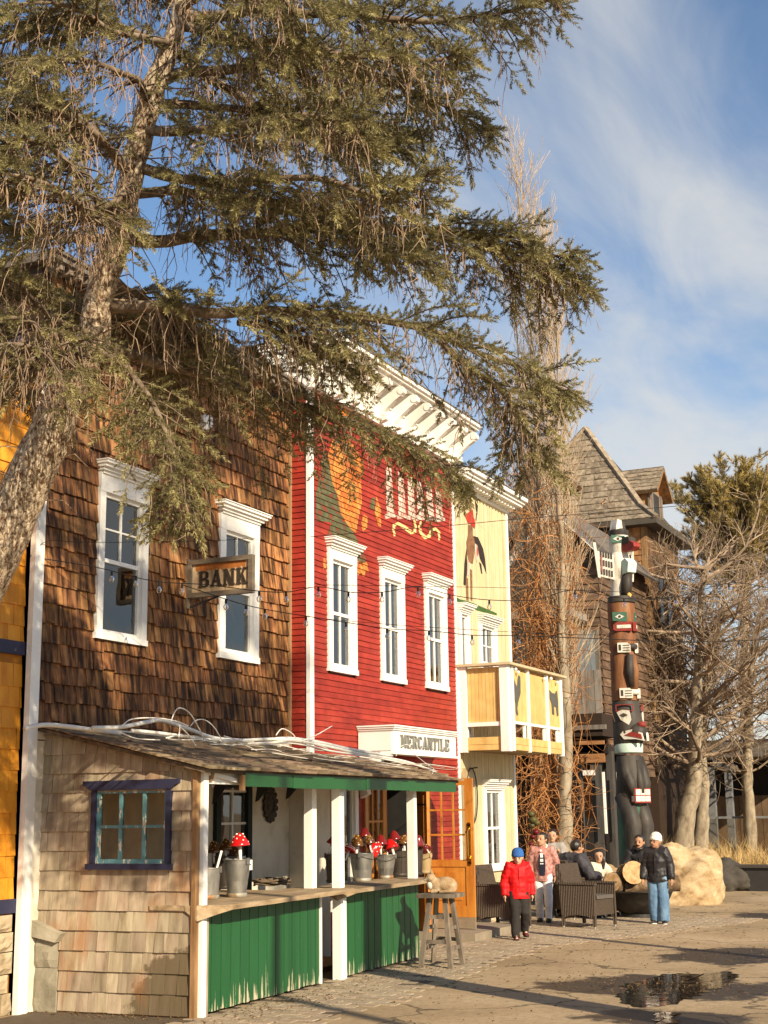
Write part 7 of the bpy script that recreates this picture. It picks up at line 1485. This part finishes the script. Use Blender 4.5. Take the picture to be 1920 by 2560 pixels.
def trunk_mesh(pts, rad, nseg=90, n=22, amp=.06):
    S = smooth_pts(pts, 6); Rr = []
    for i in range(len(pts)-1):
        for k in range(6): Rr.append(rad[i]+(rad[i+1]-rad[i])*k/6)
    Rr.append(rad[-1]); mb = MB(); mb.tube(S, Rr, n); 
    mb.v = [tuple(Vector(v)+Vector((noise.noise(Vector(v)*9),noise.noise(Vector(v)*9+Vector((7,0,0))),noise.noise(Vector(v)*9+Vector((0,9,0)))))*amp*.35) for v in mb.v]
    return mb
trunk_mesh(tpts, trad).build('trunk', SPBARK, sp, True)
LIMBS = [  # photo x, y, metres from the camera; leaf density; foliage starts at this share of the limb
 ([(440,40,9.4),(700,25,9.2),(1000,45,9.0),(1230,40,8.9),(1375,-5,8.9)],1.25,.16), ([(405,200,9.4),(640,150,9.6),(900,185,9.8),(1100,265,9.8),(1222,320,9.8)],1.2,.2),
 ([(345,420,9.4),(560,455,9.0),(800,450,8.7),(980,490,8.6),(1088,410,8.6)],1.1,.22), ([(295,600,9.4),(560,590,9.7),(850,560,10.0),(1150,585,10.2),(1330,655,10.2),(1470,735,10.2)],1.25,.22),
 ([(255,775,9.4),(560,772,9.2),(850,785,9.1),(1100,835,9.1),(1290,915,9.1),(1435,985,9.1)],1.2,.26), ([(240,860,9.4),(480,930,10.2),(720,1010,10.6),(900,1065,10.8),(1060,1135,10.9),(1160,1210,10.9)],1.6,.36),
 ([(230,880,9.4),(330,925,9.2),(395,1040,9.0),(430,1170,8.9),(425,1290,8.9)],1.15,.3), ([(420,120,9.4),(600,240,10.5),(850,320,11.3),(1050,340,11.6)],1.2,.2),
 ([(360,330,9.4),(560,320,8.8),(750,300,8.4),(930,290,8.2)],1.0,.36), ([(300,560,9.4),(190,430,8.6),(70,350,8.1),(-80,370,7.9)],1.35,.36), ([(210,900,9.4),(110,830,8.7),(20,800,8.4),(-100,830,8.3)],1.25,.42),
 ([(430,130,9.4),(250,50,9.0),(80,70,8.8),(-60,110,8.7)],1.1,.2), ([(330,440,9.4),(200,300,10.2),(60,200,10.8),(-80,150,11.0)],1.0,.3), ([(240,800,9.4),(120,740,10.2),(0,700,10.8),(-100,720,11.0)],1.3,.1),
 ([(300,600,9.4),(150,590,9.9),(0,560,10.2),(-90,540,10.3)],.8,.3), ([(222,860,9.4),(120,920,10.0),(20,980,10.6)],1.2,.15), ([(270,700,9.4),(380,760,10.0),(480,850,10.6),(560,900,11.0)],1.2,.15), ([(440,20,9.4),(600,-40,8.6),(760,-40,8.0)],1.0,.25),
 ([(250,760,9.4),(330,820,10.2),(380,900,10.8),(420,980,11.0)],1.1,.1), ([(235,850,9.4),(120,790,8.9),(40,720,8.6),(-60,680,8.5)],1.0,.55),
 ([(1100,850,9.1),(1230,960,9.2),(1300,1060,9.25),(1330,1160,9.3)],1.25,.1), ([(600,800,9.2),(760,870,9.5),(900,930,9.7)],1.0,.1), ([(390,250,9.4),(300,180,8.8),(180,140,8.5),(60,160,8.3)],1.1,.35), ([(450,0,9.4),(330,-40,9.9),(200,-60,10.3)],1.1,.2), ([(850,560,10.0),(960,600,9.6),(1040,640,9.4)],1.0,.1),
 ([(400,260,9.4),(620,270,9.9),(820,300,10.2),(1000,360,10.3)],1.1,.25), ([(320,480,9.4),(520,490,9.9),(760,520,10.4),(960,560,10.7)],1.1,.3), ([(450,60,9.4),(640,110,8.9),(840,120,8.6),(1040,150,8.5),(1150,130,8.5)],1.1,.25), ([(1150,590,10.2),(1260,600,10.1),(1380,640,10.1),(1430,620,10.1)],1.0,.05), ([(300,570,9.4),(210,520,8.4),(100,450,8.0),(-20,440,7.8)],1.4,.4), ([(330,440,9.4),(230,330,8.8),(110,270,8.4),(-40,280,8.2)],1.3,.4), ([(205,915,9.4),(120,880,8.5),(40,850,8.2),(-60,880,8.0)],1.3,.4), ([(430,110,9.4),(300,80,8.9),(150,20,8.6),(20,20,8.5)],1.2,.3), ([(340,460,9.4),(240,520,8.7),(120,470,8.3),(0,450,8.1)],1.2,.35), ([(250,830,9.4),(190,860,8.8),(90,900,8.5),(0,930,8.4)],.9,.3)]
rsT = random.Random(5)
for i in range(12):            # boughs above the frame carry the crown on
    y = -150 - i*90; L_ = 620*(1-i/15); s = 1 if i % 2 else -1; x0 = 465 + (-y)*.09; dz = rsT.uniform(-1.2,1.2)
    LIMBS.append(([(x0,y,9.4),(x0+s*L_*.5,y+10,9.4+dz*.6),(x0+s*L_,y+70,9.4+dz)], .38, .15))
spos, sdir, ssc = [], [], []; tw_pts = []; limbmb = MB(); nb = 0
def add_twig(p, ln, sag, r0=.0032):
    a = rsT.uniform(0,6.28); h = Vector((math.cos(a),math.sin(a),0))*ln*rsT.uniform(.05,.42); w = Vector((math.cos(a+1.6),math.sin(a+1.6),0))*ln*.09
    q = [p, p+h*.4+Vector((0,0,-ln*.22))+w*rsT.uniform(-1,1), p+h*.75+Vector((0,0,-ln*.55))+w*rsT.uniform(-1,1), p+h*.85+Vector((0,0,-ln*.8)), p+h+Vector((0,0,-ln))]
    tw_pts.append((q, r0))
    for k in range(rsT.randint(1,3)):
        b = q[rsT.randint(1,3)]; e = b+Vector((rsT.uniform(-1,1),rsT.uniform(-1,1),-rsT.uniform(.5,1.4)))*ln*.24; tw_pts.append(([b, b.lerp(e,.5)+w*.3, e], r0*.7))
for pts, dens, f0 in LIMBS:
    W3 = [atd(*p) for p in pts]; C_, Ln = curve(W3, max(8,int(Ln_*9)) if False else max(10,int(sum((W3[i+1]-W3[i]).length for i in range(len(W3)-1))*9)))
    n = len(C_)-1; up_off = [.05*math.sin(3.0*i/n) for i in range(n+1)]
    C_ = [c+Vector((noise.noise(c*2.1)*.05,noise.noise(c*2.1+Vector((3,1,0)))*.05,noise.noise(c*2.7)*.05)) for c in C_]
    r0 = .045*(Ln/3.5)**.6; limbmb.tube(C_, [r0*(1-.86*i/n)+.004 for i in range(n+1)], 8)
    for i in range(n):
        t = i/n
        if t < f0*.35: continue
        fd = (C_[i+1]-C_[i]).normalized(); sd = fd.cross(Vector((0,0,1))).normalized(); up = sd.cross(fd)
        cov = dens*(.45 if t < f0 else 1.0)
        for s in (-1, 1):
            for rep in range(2):
                if rsT.random() > cov*(.92+1.25*noise.noise(C_[i]*2.4)): continue
                ln = (.16+.40*math.sin(math.pi*min(1,(t*.9+.12)))**.8)*rsT.uniform(.6,1.2)*min(1.15,.45+Ln*.19)
                if t > .92: ln *= .6
                d0 = (sd*s*rsT.uniform(.5,1.0)+fd*rsT.uniform(.4,1.0)+up*rsT.uniform(-.55,.40)).normalized(); p = C_[i].lerp(C_[i+1], rsT.random()); droop = rsT.uniform(.1,.8)
                m = max(3,int(ln/.07)); prev = p; bp = [p]
                for k in range(1,m+1):
                    u = k/m; q = p+d0*ln*u+Vector((0,0,-droop*ln*u*u*.7))+Vector((noise.noise(p*5+Vector((k*.3,0,0))),noise.noise(p*5+Vector((0,k*.3,0))),0))*.03; bd = (q-prev).normalized(); bs = bd.cross(Vector((0,0,1))); bs = bs.normalized() if bs.length > .1 else sd
                    for s2 in (-1,1):
                        if rsT.random() < .85:
                            v = bs*s2*rsT.uniform(.5,.9)+bd*rsT.uniform(.5,.95)+Vector((0,0,rsT.uniform(-.35,.45))); spos.append(q); sdir.append(v); ssc.append(rsT.uniform(.6,1.1)*(1-.2*u))
                    if rsT.random() < .6: spos.append(q); sdir.append(bd+Vector((rsT.uniform(-.3,.3),rsT.uniform(-.3,.3),rsT.uniform(.2,.9)))); ssc.append(rsT.uniform(.6,.95))
                    if rsT.random() < .11: add_twig(q, rsT.uniform(.14,.42), 1)
                    prev = q; bp.append(q)
                spos.append(prev-bd*.02); sdir.append(bd); ssc.append(1.18); nb += 1
                limbmb.tube(bp[::2] if len(bp) > 4 else bp, [.0065*(1-.7*k/max(1,len(bp[::2] if len(bp) > 4 else bp)-1))+.0015 for k in range(len(bp[::2] if len(bp) > 4 else bp))], 4, cap=False)
        if rsT.random() < .55*cov+.25 and .04 < t < .97:
            for _ in range(rsT.randint(2,6)): add_twig(C_[i]+Vector((rsT.uniform(-.05,.05),rsT.uniform(-.05,.05),-.01)), rsT.uniform(.18,.58)*(1-.35*t), 1, .004)
# bare twigs on the trunk
for i in range(90):
    k = rsT.uniform(5.5,16); a = int(k); p = tpts[a].lerp(tpts[a+1], k-a); an = rsT.uniform(0,6.28); p = p+Vector((math.cos(an),math.sin(an),0))*trad[a]*.8; ln = rsT.uniform(.15,.5)
    d = Vector((math.cos(an),math.sin(an),0)); tw_pts.append(([p, p+d*ln*.5+Vector((0,0,.02)), p+d*ln*.9+Vector((0,0,-ln*.3)), p+d*ln+Vector((0,0,-ln*.6))], .006))
limbmb.build('limbs', LIMB, sp, True)
# the bole stands clear: few live shoots grow right beside it on the street side
_tc = np.array([tuple(p) for p in smooth_pts(tpts, 6)]); _f = np.array(tuple(CF)); _keep = []
for k_, p_ in enumerate(spos):
    q_ = np.array(tuple(p_)); dz_ = _tc-q_; side_ = dz_-np.outer(dz_@_f, _f); j_ = np.argmin((side_**2).sum(1)); near_ = math.sqrt((side_[j_]**2).sum()); front_ = (dz_[j_]@_f) > -.05
    _keep.append(not (front_ and near_ < .24 and rsT.random() < .86))
spos = [p for p, k_ in zip(spos, _keep) if k_]; sdir = [p for p, k_ in zip(sdir, _keep) if k_]; ssc = [p for p, k_ in zip(ssc, _keep) if k_]
TPL = sprig_templates(8, 64, .155, .034, .0074, (36,64))
V, T = place(TPL, np.array(spos), np.array(sdir), np.array(ssc), np.clip(np.where(np.array(ssc) > 1.1, .85, .40)+rng.normal(0,.18,len(ssc)), 0, 1))
fillmesh('crown', V, NEEDLE, sp, T)
NSPR = len(spos)
def twig_soup(tw):
    V = []; T = []
    for q, r0 in tw:
        n = len(q); tt = random.random(); rings = []
        for i, p in enumerate(q):
            d = (q[min(i+1,n-1)]-q[max(i-1,0)]).normalized(); a = d.orthogonal().normalized(); b = d.cross(a); r_ = r0*(1-.6*i/(n-1))
            rings.append([p+a*r_, p-a*r_*.5+b*r_*.87, p-a*r_*.5-b*r_*.87])
        for i in range(n-1):
            for j in range(3):
                A, B, Cc, D_ = rings[i][j], rings[i][(j+1)%3], rings[i+1][(j+1)%3], rings[i+1][j]; V += [A,B,Cc,A,Cc,D_]; T += [tt]*6
    return np.array([tuple(v) for v in V], np.float32), np.array(T, np.float32)
V, T = twig_soup(tw_pts); fillmesh('hanging_twigs', V, TWIG, sp, T)

# ================================================================ bare trees
def grow(tw, p, d, ln, r0, lev, rs, spread, upb, nchild, minr=.003, seg=5, curl=.18):
    pts = [p]; dd = d.normalized(); 
    for i in range(seg):
        dd = (dd+Vector((rs.gauss(0,curl),rs.gauss(0,curl),rs.gauss(0,curl)*.6+upb))).normalized(); pts.append(pts[-1]+dd*ln/seg)
    tw.append((pts, r0, max(minr,r0*.45)))
    if lev <= 0: return
    for i in range(nchild):
        k = rs.uniform(.25,1.0)*seg; a = min(seg-1,int(k)); q = pts[a].lerp(pts[a+1], k-a); bd = (pts[a+1]-pts[a]).normalized()
        ax = Vector((rs.gauss(0,1),rs.gauss(0,1),rs.gauss(0,1))); ax = (ax-bd*ax.dot(bd)).normalized(); ang = R(rs.uniform(*spread)); nd = bd*math.cos(ang)+ax*math.sin(ang)
        grow(tw, q, nd, ln*rs.uniform(.45,.75), max(minr,r0*rs.uniform(.38,.6)), lev-1, rs, spread, upb, nchild, minr, max(3,seg-1), curl)
def soup2(tw, n=4):
    V = []; T = []
    for q, ra, rb in tw:
        m = len(q); tt = random.random(); rings = []; k = n if ra > .012 else 3
        if ra > .05: k = 10
        a = (q[1]-q[0]).orthogonal().normalized()
        for i, p in enumerate(q):
            d = (q[min(i+1,m-1)]-q[max(i-1,0)]).normalized(); a = (a-d*a.dot(d)).normalized(); b = d.cross(a); r_ = ra+(rb-ra)*i/(m-1)
            rings.append([p+(a*math.cos(2*math.pi*j/k)+b*math.sin(2*math.pi*j/k))*r_ for j in range(k)])
        for i in range(m-1):
            for j in range(k):
                A, B, Cc, D_ = rings[i][j], rings[i][(j+1)%k], rings[i+1][(j+1)%k], rings[i+1][j]; V += [A,B,Cc,A,Cc,D_]; T += [tt]*6
    return np.array([tuple(v) for v in V], np.float32), np.array(T, np.float32)
PBARK = mk('poplar_bark', [(.20,.15,.10),(.36,.29,.20),(.50,.42,.31)], scale=(7,7,3), detail=7, rough=.9, rnd=.15, bump=.6, tint=True); PTW = mk('poplar_twig', [(.34,.24,.14),(.50,.38,.25),(.60,.48,.34)], scale=(3,3,3), rough=.85, rnd=.3, bump=0, tint=True)
VINE = mk('red_vine', [(.22,.085,.025),(.36,.16,.055),(.46,.24,.10)], scale=(3,3,3), rough=.85, rnd=.4, bump=0, tint=True); BRT = mk('bare_twig', [(.17,.115,.075),(.29,.21,.14),(.40,.31,.22)], scale=(3,3,3), rough=.85, rnd=.35, bump=0, tint=True)
def tree(name, label, trunks, bark, twigs, fn, smoothp=True, **k):
    t = thing(name, label, 'tree', **k); 
    for P, Rr in trunks:
        S = smooth_pts(P, 6); RR = []
        for i in range(len(P)-1):
            for j in range(6): RR.append(Rr[i]+(Rr[i+1]-Rr[i])*j/6)
        RR.append(Rr[-1]); mb = MB(); mb.tube(S, RR, 14); mb.v = [tuple(Vector(v)+Vector((noise.noise(Vector(v)*5),noise.noise(Vector(v)*5+Vector((5,5,5))),0))*Rr[0]*.22) for v in mb.v]; mb.build('trunk', bark, t, True)
    tw = fn(); V, T = soup2(tw); fillmesh('crown', V, twigs, t, T); return t
PD = 27.5; pa = lambda px, py, d=PD: atd(px, py, d)
rs = random.Random(21)
ptr = []
for base, tip, dd in (((1382,2215),(1300,470),0),((1350,2210),(1345,600),.5),((1412,2212),(1388,760),-.5),((1392,2212),(1362,680),1.0),((1340,2205),(1290,760),.8)):
    P = []; 
    for i in range(8): u = i/7; P.append(pa(base[0]+(tip[0]-base[0])*u**1.2+rs.gauss(0,5), base[1]+(tip[1]-base[1])*u, PD+dd)); 
    P[0].z = -.02; ptr.append((P, [.17*(1-i/7)**1.6+.012 if base[0] in (1382,1412) else .10*(1-i/7)**1.6+.010 for i in range(8)]))
def poplar_twigs():
    tw = []
    for P, Rr in ptr:
        S = smooth_pts(P, 8)
        for i in range(96):
            k = rs.randint(14,len(S)-1); p = S[k]; a = rs.uniform(0,6.28); d = Vector((math.cos(a)*.30,math.sin(a)*.30,1)); L_ = rs.uniform(.8,2.6)*(1.15-.6*k/len(S))
            grow(tw, p, d, L_*.8, .012*(1.1-.7*k/len(S)), 2, rs, (10,30), .10, 3, minr=.0042, seg=5, curl=.07)
    return tw
tree('poplar_tree', 'tall slender bare poplar with many upright stems behind the yellow building', ptr, PBARK, PTW, poplar_twigs)
def vine():
    tw = []
    for i in range(560):
        y = 1180+1000*rs.random()**.8; cx = 1385-(2150-y)*.055; p = pa(cx+rs.gauss(0,42 if y < 1900 else 25), y, PD-rs.uniform(.15,.6)); pts = [p]; d = Vector((rs.gauss(0,.6),rs.gauss(0,.3),rs.gauss(0,.6)))
        for k in range(9): d = (d+Vector((rs.gauss(0,.5),rs.gauss(0,.3),rs.gauss(-.06,.5)))).normalized(); pts.append(pts[-1]+d*.13)
        tw.append((pts, rs.uniform(.006,.012), .0035))
    for i in range(50):
        x = rs.gauss(1368,40); pts = [pa(x+rs.gauss(0,12), 2190-k*rs.uniform(70,100), PD-.35) for k in range(10)]; tw.append((smooth_pts(pts,3), rs.uniform(.006,.013), .004))
    return tw
t = thing('climbing_vine', 'tangle of bare orange-brown climbing vine round the poplar stems', 'vine'); V, T = soup2(vine()); fillmesh('stems', V, VINE, t, T)
# squashes hung in the vine
for i, (px, py, r_, c) in enumerate(((1333,2050,.085,(.08,.07,.02)),(1328,2035,.07,(.09,.08,.025)),(1342,2057,.07,(.10,.075,.02)),(1330,2064,.065,(.07,.06,.02)),(1340,2080,.07,(.12,.008,.008)),(1332,2092,.06,(.10,.008,.008)),(1328,2110,.055,(.10,.008,.01)))):
    mb = MB(); p = pa(px, py, PD-1.0); mb.ball(p, r_, 12, 9, sc=(1,1,.85)); tag(mb.build('gourd', flat('gourd%d' % i, c, rough=.5), smooth=True), ['left one of the two upper olive gourds in the vine','topmost olive gourd hanging in the vine','rightmost olive gourd hanging in the vine','lowest olive gourd hanging in the vine','upper dark red gourd hanging in the vine','middle dark red gourd hanging in the vine','lowest dark red gourd hanging in the vine'][i], 'gourd', 'gourds hung in the vine')
def bare_tree(label, pts, rr, D, seed, lev, nlimb, Lr, yr, **k):
    rs = random.Random(seed); P = [atd(a,b,D) for a, b in pts]; P[0].z = 0
    def f():
        tw = []; S = smooth_pts(P, 8); lo = int(len(S)*yr)
        for i in range(nlimb):
            kk = rs.randint(lo,len(S)-1); a = rs.uniform(0,6.28); d = Vector((math.cos(a),math.sin(a)*.8,rs.uniform(.05,.75))); grow(tw, S[kk], d, rs.uniform(*Lr)*(1.15-.55*kk/len(S)), rr[0]*.19, lev, rs, (22,60), .04, 4, minr=.0042, seg=6, curl=.13)
        return tw
    return tree('bare_tree', label, [(P, rr)], PBARK, BRT, f, group='bare trees by the pavilion')
bare_tree('thick-trunked bare tree just right of the totem pole', [(1705,2190),(1712,2060),(1735,1950),(1738,1850),(1742,1740),(1750,1600),(1752,1480),(1760,1420)], [.30,.25,.21,.17,.14,.09,.05,.02], 36.0, 3, 3, 40, (1.3,2.9), .34)
bare_tree('slimmer bare tree touching the thick one on its right', [(1750,2190),(1752,2080),(1758,1980),(1752,1850),(1770,1700),(1800,1560),(1815,1470)], [.22,.19,.16,.13,.09,.05,.02], 37.0, 5, 3, 34, (1.3,2.7), .40)
bare_tree('bare tree near the right edge rising from dry grass', [(1878,2170),(1875,2060),(1868,1950),(1872,1800),(1880,1650),(1895,1540)], [.19,.17,.15,.12,.08,.03], 37.5, 7, 3, 38, (1.3,2.8), .42)
bare_tree('low bare tree spreading behind the totem pole', [(1655,2170),(1665,2050),(1672,1900),(1660,1750),(1640,1600),(1632,1500)], [.13,.11,.10,.08,.05,.02], 37.5, 9, 3, 38, (1.1,2.4), .34)
# ================================================================ pine at the right edge
pn = thing('pine_tree', 'bushy long-needled pine tree against the sky at the right edge', 'tree'); ND = 46.0
P = [atd(x,y,ND) for x, y in ((1868,2170),(1868,1900),(1862,1600),(1858,1420),(1846,1330),(1820,1245))]; P[0].z = 0; mb = MB(); mb.tube(smooth_pts(P,5), [.28-.25*i/25 for i in range(26)], 10); mb.build('trunk', SPBARK, pn, True)
rs = random.Random(8); pp, dd_, ss = [], [], []; lm = MB(); S = smooth_pts(P, 20)
for i in range(190):
    k = rs.randint(int(len(S)*.50), len(S)-1); u = k/len(S); a = rs.uniform(0,6.28); L_ = rs.uniform(.8,2.8)*(1.3-u)*1.9; d = Vector((math.cos(a),math.sin(a),rs.uniform(.15,.6))).normalized(); q = S[k]; pts = [q]
    for j in range(6): d = (d+Vector((0,0,.12))+Vector((rs.gauss(0,.1),rs.gauss(0,.1),rs.gauss(0,.1)))).normalized(); pts.append(pts[-1]+d*L_/6)
    lm.tube(pts, [.035-.028*j/6 for j in range(7)], 5)
    for j in range(2,7):
        for _ in range(3 if j < 6 else 5): v = (d+Vector((rs.gauss(0,.6),rs.gauss(0,.6),rs.uniform(-.1,.7)))); pp.append(pts[j]+Vector((rs.gauss(0,.06),rs.gauss(0,.06),rs.gauss(0,.06)))); dd_.append(v); ss.append(rs.uniform(.7,1.2))
for _ in range(8): pp.append(S[-1]); dd_.append(Vector((rs.gauss(0,.3),rs.gauss(0,.3),1))); ss.append(1.2)
lm.build('limbs', LIMB, pn, True)
TP2 = sprig_templates(5, 60, .30, .17, .017, (25,60)); V, T = place(TP2, np.array(pp), np.array(dd_), np.array(ss)); fillmesh('crown', V, mk('pine_needles', [(.20,.155,.05),(.34,.255,.085),(.46,.35,.14)], scale=(.8,.8,.8), rough=.55, rnd=.4, tint=True, bump=0), pn, T)
# ================================================================ tall spruce beyond the right edge: its crown dapples the shingled wall
s2 = thing('spruce_tree', 'tall narrow spruce standing beyond the right edge across the street', 'tree', (7.5, 3.4, 0)); mb = MB(); mb.lathe([(.17,0),(.14,4),(.075,9),(.07,13),(.02,20)], 14); mb.build('trunk', SPBARK, s2, True)
rs = random.Random(77); pp, dd_, ss = [], [], []; lm = MB()
for i in range(62):
    z = 12.2+rs.random()**1.05*7.0; a = rs.uniform(0,6.28); L_ = (2.7-(z-12.2)*.30)*rs.uniform(.6,1.05); d = Vector((math.cos(a),math.sin(a),.05)); pts = [Vector((0,0,z))]
    for j in range(8): d = (d+Vector((rs.gauss(0,.07),rs.gauss(0,.07),-.05))).normalized(); pts.append(pts[-1]+d*L_/8)
    lm.tube(pts, [.04-.035*j/8 for j in range(9)], 5)
    for j in (3,5,7,8):
        for _ in range(44): pp.append(pts[j]+Vector((rs.gauss(0,.17),rs.gauss(0,.17),rs.gauss(0,.08)))); dd_.append(Vector((rs.gauss(0,1),rs.gauss(0,1),rs.gauss(0,.5)))); ss.append(rs.uniform(1.2,1.8))
lm.build('limbs', LIMB, s2, True); V, T = place(sprig_templates(4, 26, .115, .03, .011), np.array([tuple(p) for p in pp]), np.array([tuple(p) for p in dd_]), np.array(ss)); fillmesh('crown', V, NEEDLE, s2, T)
# ================================================================ posts standing just outside the right edge, whose shadows cross the street
v = Vector((-7.35,15.35,0)) + Vector((.84,-.54,0))*7.6
up_ = thing('timber_post', 'thick round timber post standing beyond the right edge near the viewer', 'post', (v.x, v.y, 0)); MB().lathe([(.24,0),(.235,3),(.22,6.6),(.12,6.7)], 16).build('shaft', OLDW, up_, True)
v = Vector((-8.1,20.95,0)) + Vector((.86,-.51,0))*8.4
lp = thing('lamp_post', 'lamp post standing beyond the right edge farther up the street', 'lamp post', (v.x, v.y, 0)); MB().lathe([(.16,0),(.15,.4),(.10,.5),(.09,4.6)], 14).build('shaft', IRON, lp, True); mb = MB(); mb.ball((0,0,4.9), .24, 14, 10); mb.build('globe', WHITE2, lp, True)
# ================================================================ strings of bulbs and wires
BULB = mk_glass('clear_bulb', (.97,.96,.92), boost=2.2); WIRE = flat('black_wire', (.012,.011,.010), rough=.6)
PA, PB = Vector((-8.97,11.2,0)), Vector((-3.0,18.3,0)); PN = Vector((PB.y-PA.y, -(PB.x-PA.x), 0)).normalized()
def onp(px, py, off=0.0): d = ray(px, py); return CP + d*(((PA+PN*off)-CP).dot(PN)/d.dot(PN))
def light_string(label, path, bulbs, off, r_=.005):
    t = thing('light_string', label, 'string lights', group='strings of bulbs over the street'); P = smooth_pts([onp(a,b,off) for a, b in path], 5); mb = MB(); mb.tube(P, r_, 5); mb.build('cable', WIRE, t)
    for a, b in bulbs:
        c = onp(a, b, off); s = MB(); s.lathe([(.012,.0),(.014,-.035),(.011,-.05)], 8, c); so2 = s.build('socket', WIRE, t); g_ = MB(); g_.lathe([(.009,-.045),(.015,-.055),(.026,-.073),(.027,-.09),(.019,-.11),(.004,-.118)], 12, c, cap=False); g_.build('bulb', BULB, so2, True)
light_string('upper string of clear bulbs looping in front of the red windows', [(75,1392),(240,1418),(380,1452),(520,1462),(640,1477),(720,1480),(795,1467),(880,1481),(960,1480),(1045,1467),(1130,1488),(1225,1500),(1340,1499),(1432,1475),(1560,1496),(1690,1492),(1825,1457),(1930,1472)], [(280,1428),(340,1440),(398,1455),(455,1459),(648,1478),(715,1480),(796,1468),(871,1480),(955,1480),(1045,1468),(1124,1487),(1223,1500),(1437,1477),(1560,1496),(1688,1492),(1822,1459)], 0)
light_string('lower string of clear bulbs crossing below the upper one', [(455,1462),(540,1490),(620,1514),(700,1530),(770,1541),(865,1556),(970,1572),(1073,1577),(1180,1588),(1290,1589),(1500,1597),(1730,1605),(1930,1598)], [(565,1498),(615,1512),(662,1522),(765,1540),(865,1556),(968,1572),(1072,1577),(1180,1588),(1295,1589),(1731,1605),(1846,1602)], -.3)
for lb, path, r_ in (('thin wire sloping across the top of the red wall to the sky', [(775,1342),(1100,1316),(1270,1300),(1480,1283),(1660,1268),(1930,1244)], .004), ('thin straight wire just above the upper bulb string', [(790,1462),(1000,1465),(1280,1470),(1560,1480)], .003), ('thin straight wire along the lower bulb string', [(790,1545),(1000,1563),(1280,1580),(1500,1588)], .003), ('loose black cable on the white corner board', [(75,1392),(120,1352),(220,1356),(520,1352),(620,1346)], .003)):
    mb = MB(); mb.tube(smooth_pts([onp(a,b,.1) for a, b in path],5), r_, 5); tag(mb.build('wire', WIRE), lb, 'wire')

# ================================================================ dead leaves and grit lying on the street
def litter(n, cx, cy, rx, ry, smin, smax, z):
    P = np.stack([cx+rng.normal(0,rx,n), cy+rng.normal(0,ry,n), np.full(n,z)],1); a = rng.uniform(0,2*np.pi,n); L_ = rng.uniform(smin,smax,n); w = L_*rng.uniform(.3,.6,n)
    u = np.stack([np.cos(a),np.sin(a),rng.normal(0,.18,n)],1)*L_[:,None]; v = np.stack([-np.sin(a),np.cos(a),rng.normal(0,.18,n)],1)*w[:,None]; h = np.zeros((n,3)); h[:,2] = rng.uniform(0,.012,n)
    return np.stack([P-u,P+v+h,P+u, P-u,P+u,P-v+h],1).reshape(-1,3), np.repeat(rng.random(n),6)
VV, TT = [], []
for a in ((700,-6.0,15.5,1.6,3.2,.006,.020,.006), (500,_c1.x,_c1.y,.8,.45,.006,.022,.009), (260,_c2.x,_c2.y,.8,.5,.006,.02,.006), (420,-7.05,12.4,.25,.8,.006,.018,.012), (300,-7.1,15.4,.25,.9,.006,.018,.012), (260,-8.2,11.2,.6,.10,.006,.018,.01), (500,-5.5,23,2.2,3,.008,.026,.006)):
    V, T = litter(*a); VV.append(V); TT.append(T)
tag(fillmesh('leaf_litter', np.concatenate(VV), mk('dead_leaf', [(.07,.04,.02),(.16,.095,.045),(.28,.18,.09)], scale=(9,9,9), rnd=.4, tint=True, bump=0, rough=.9), None, np.concatenate(TT)), 'dead leaves and grit scattered over the street', 'leaf litter', kind='stuff')
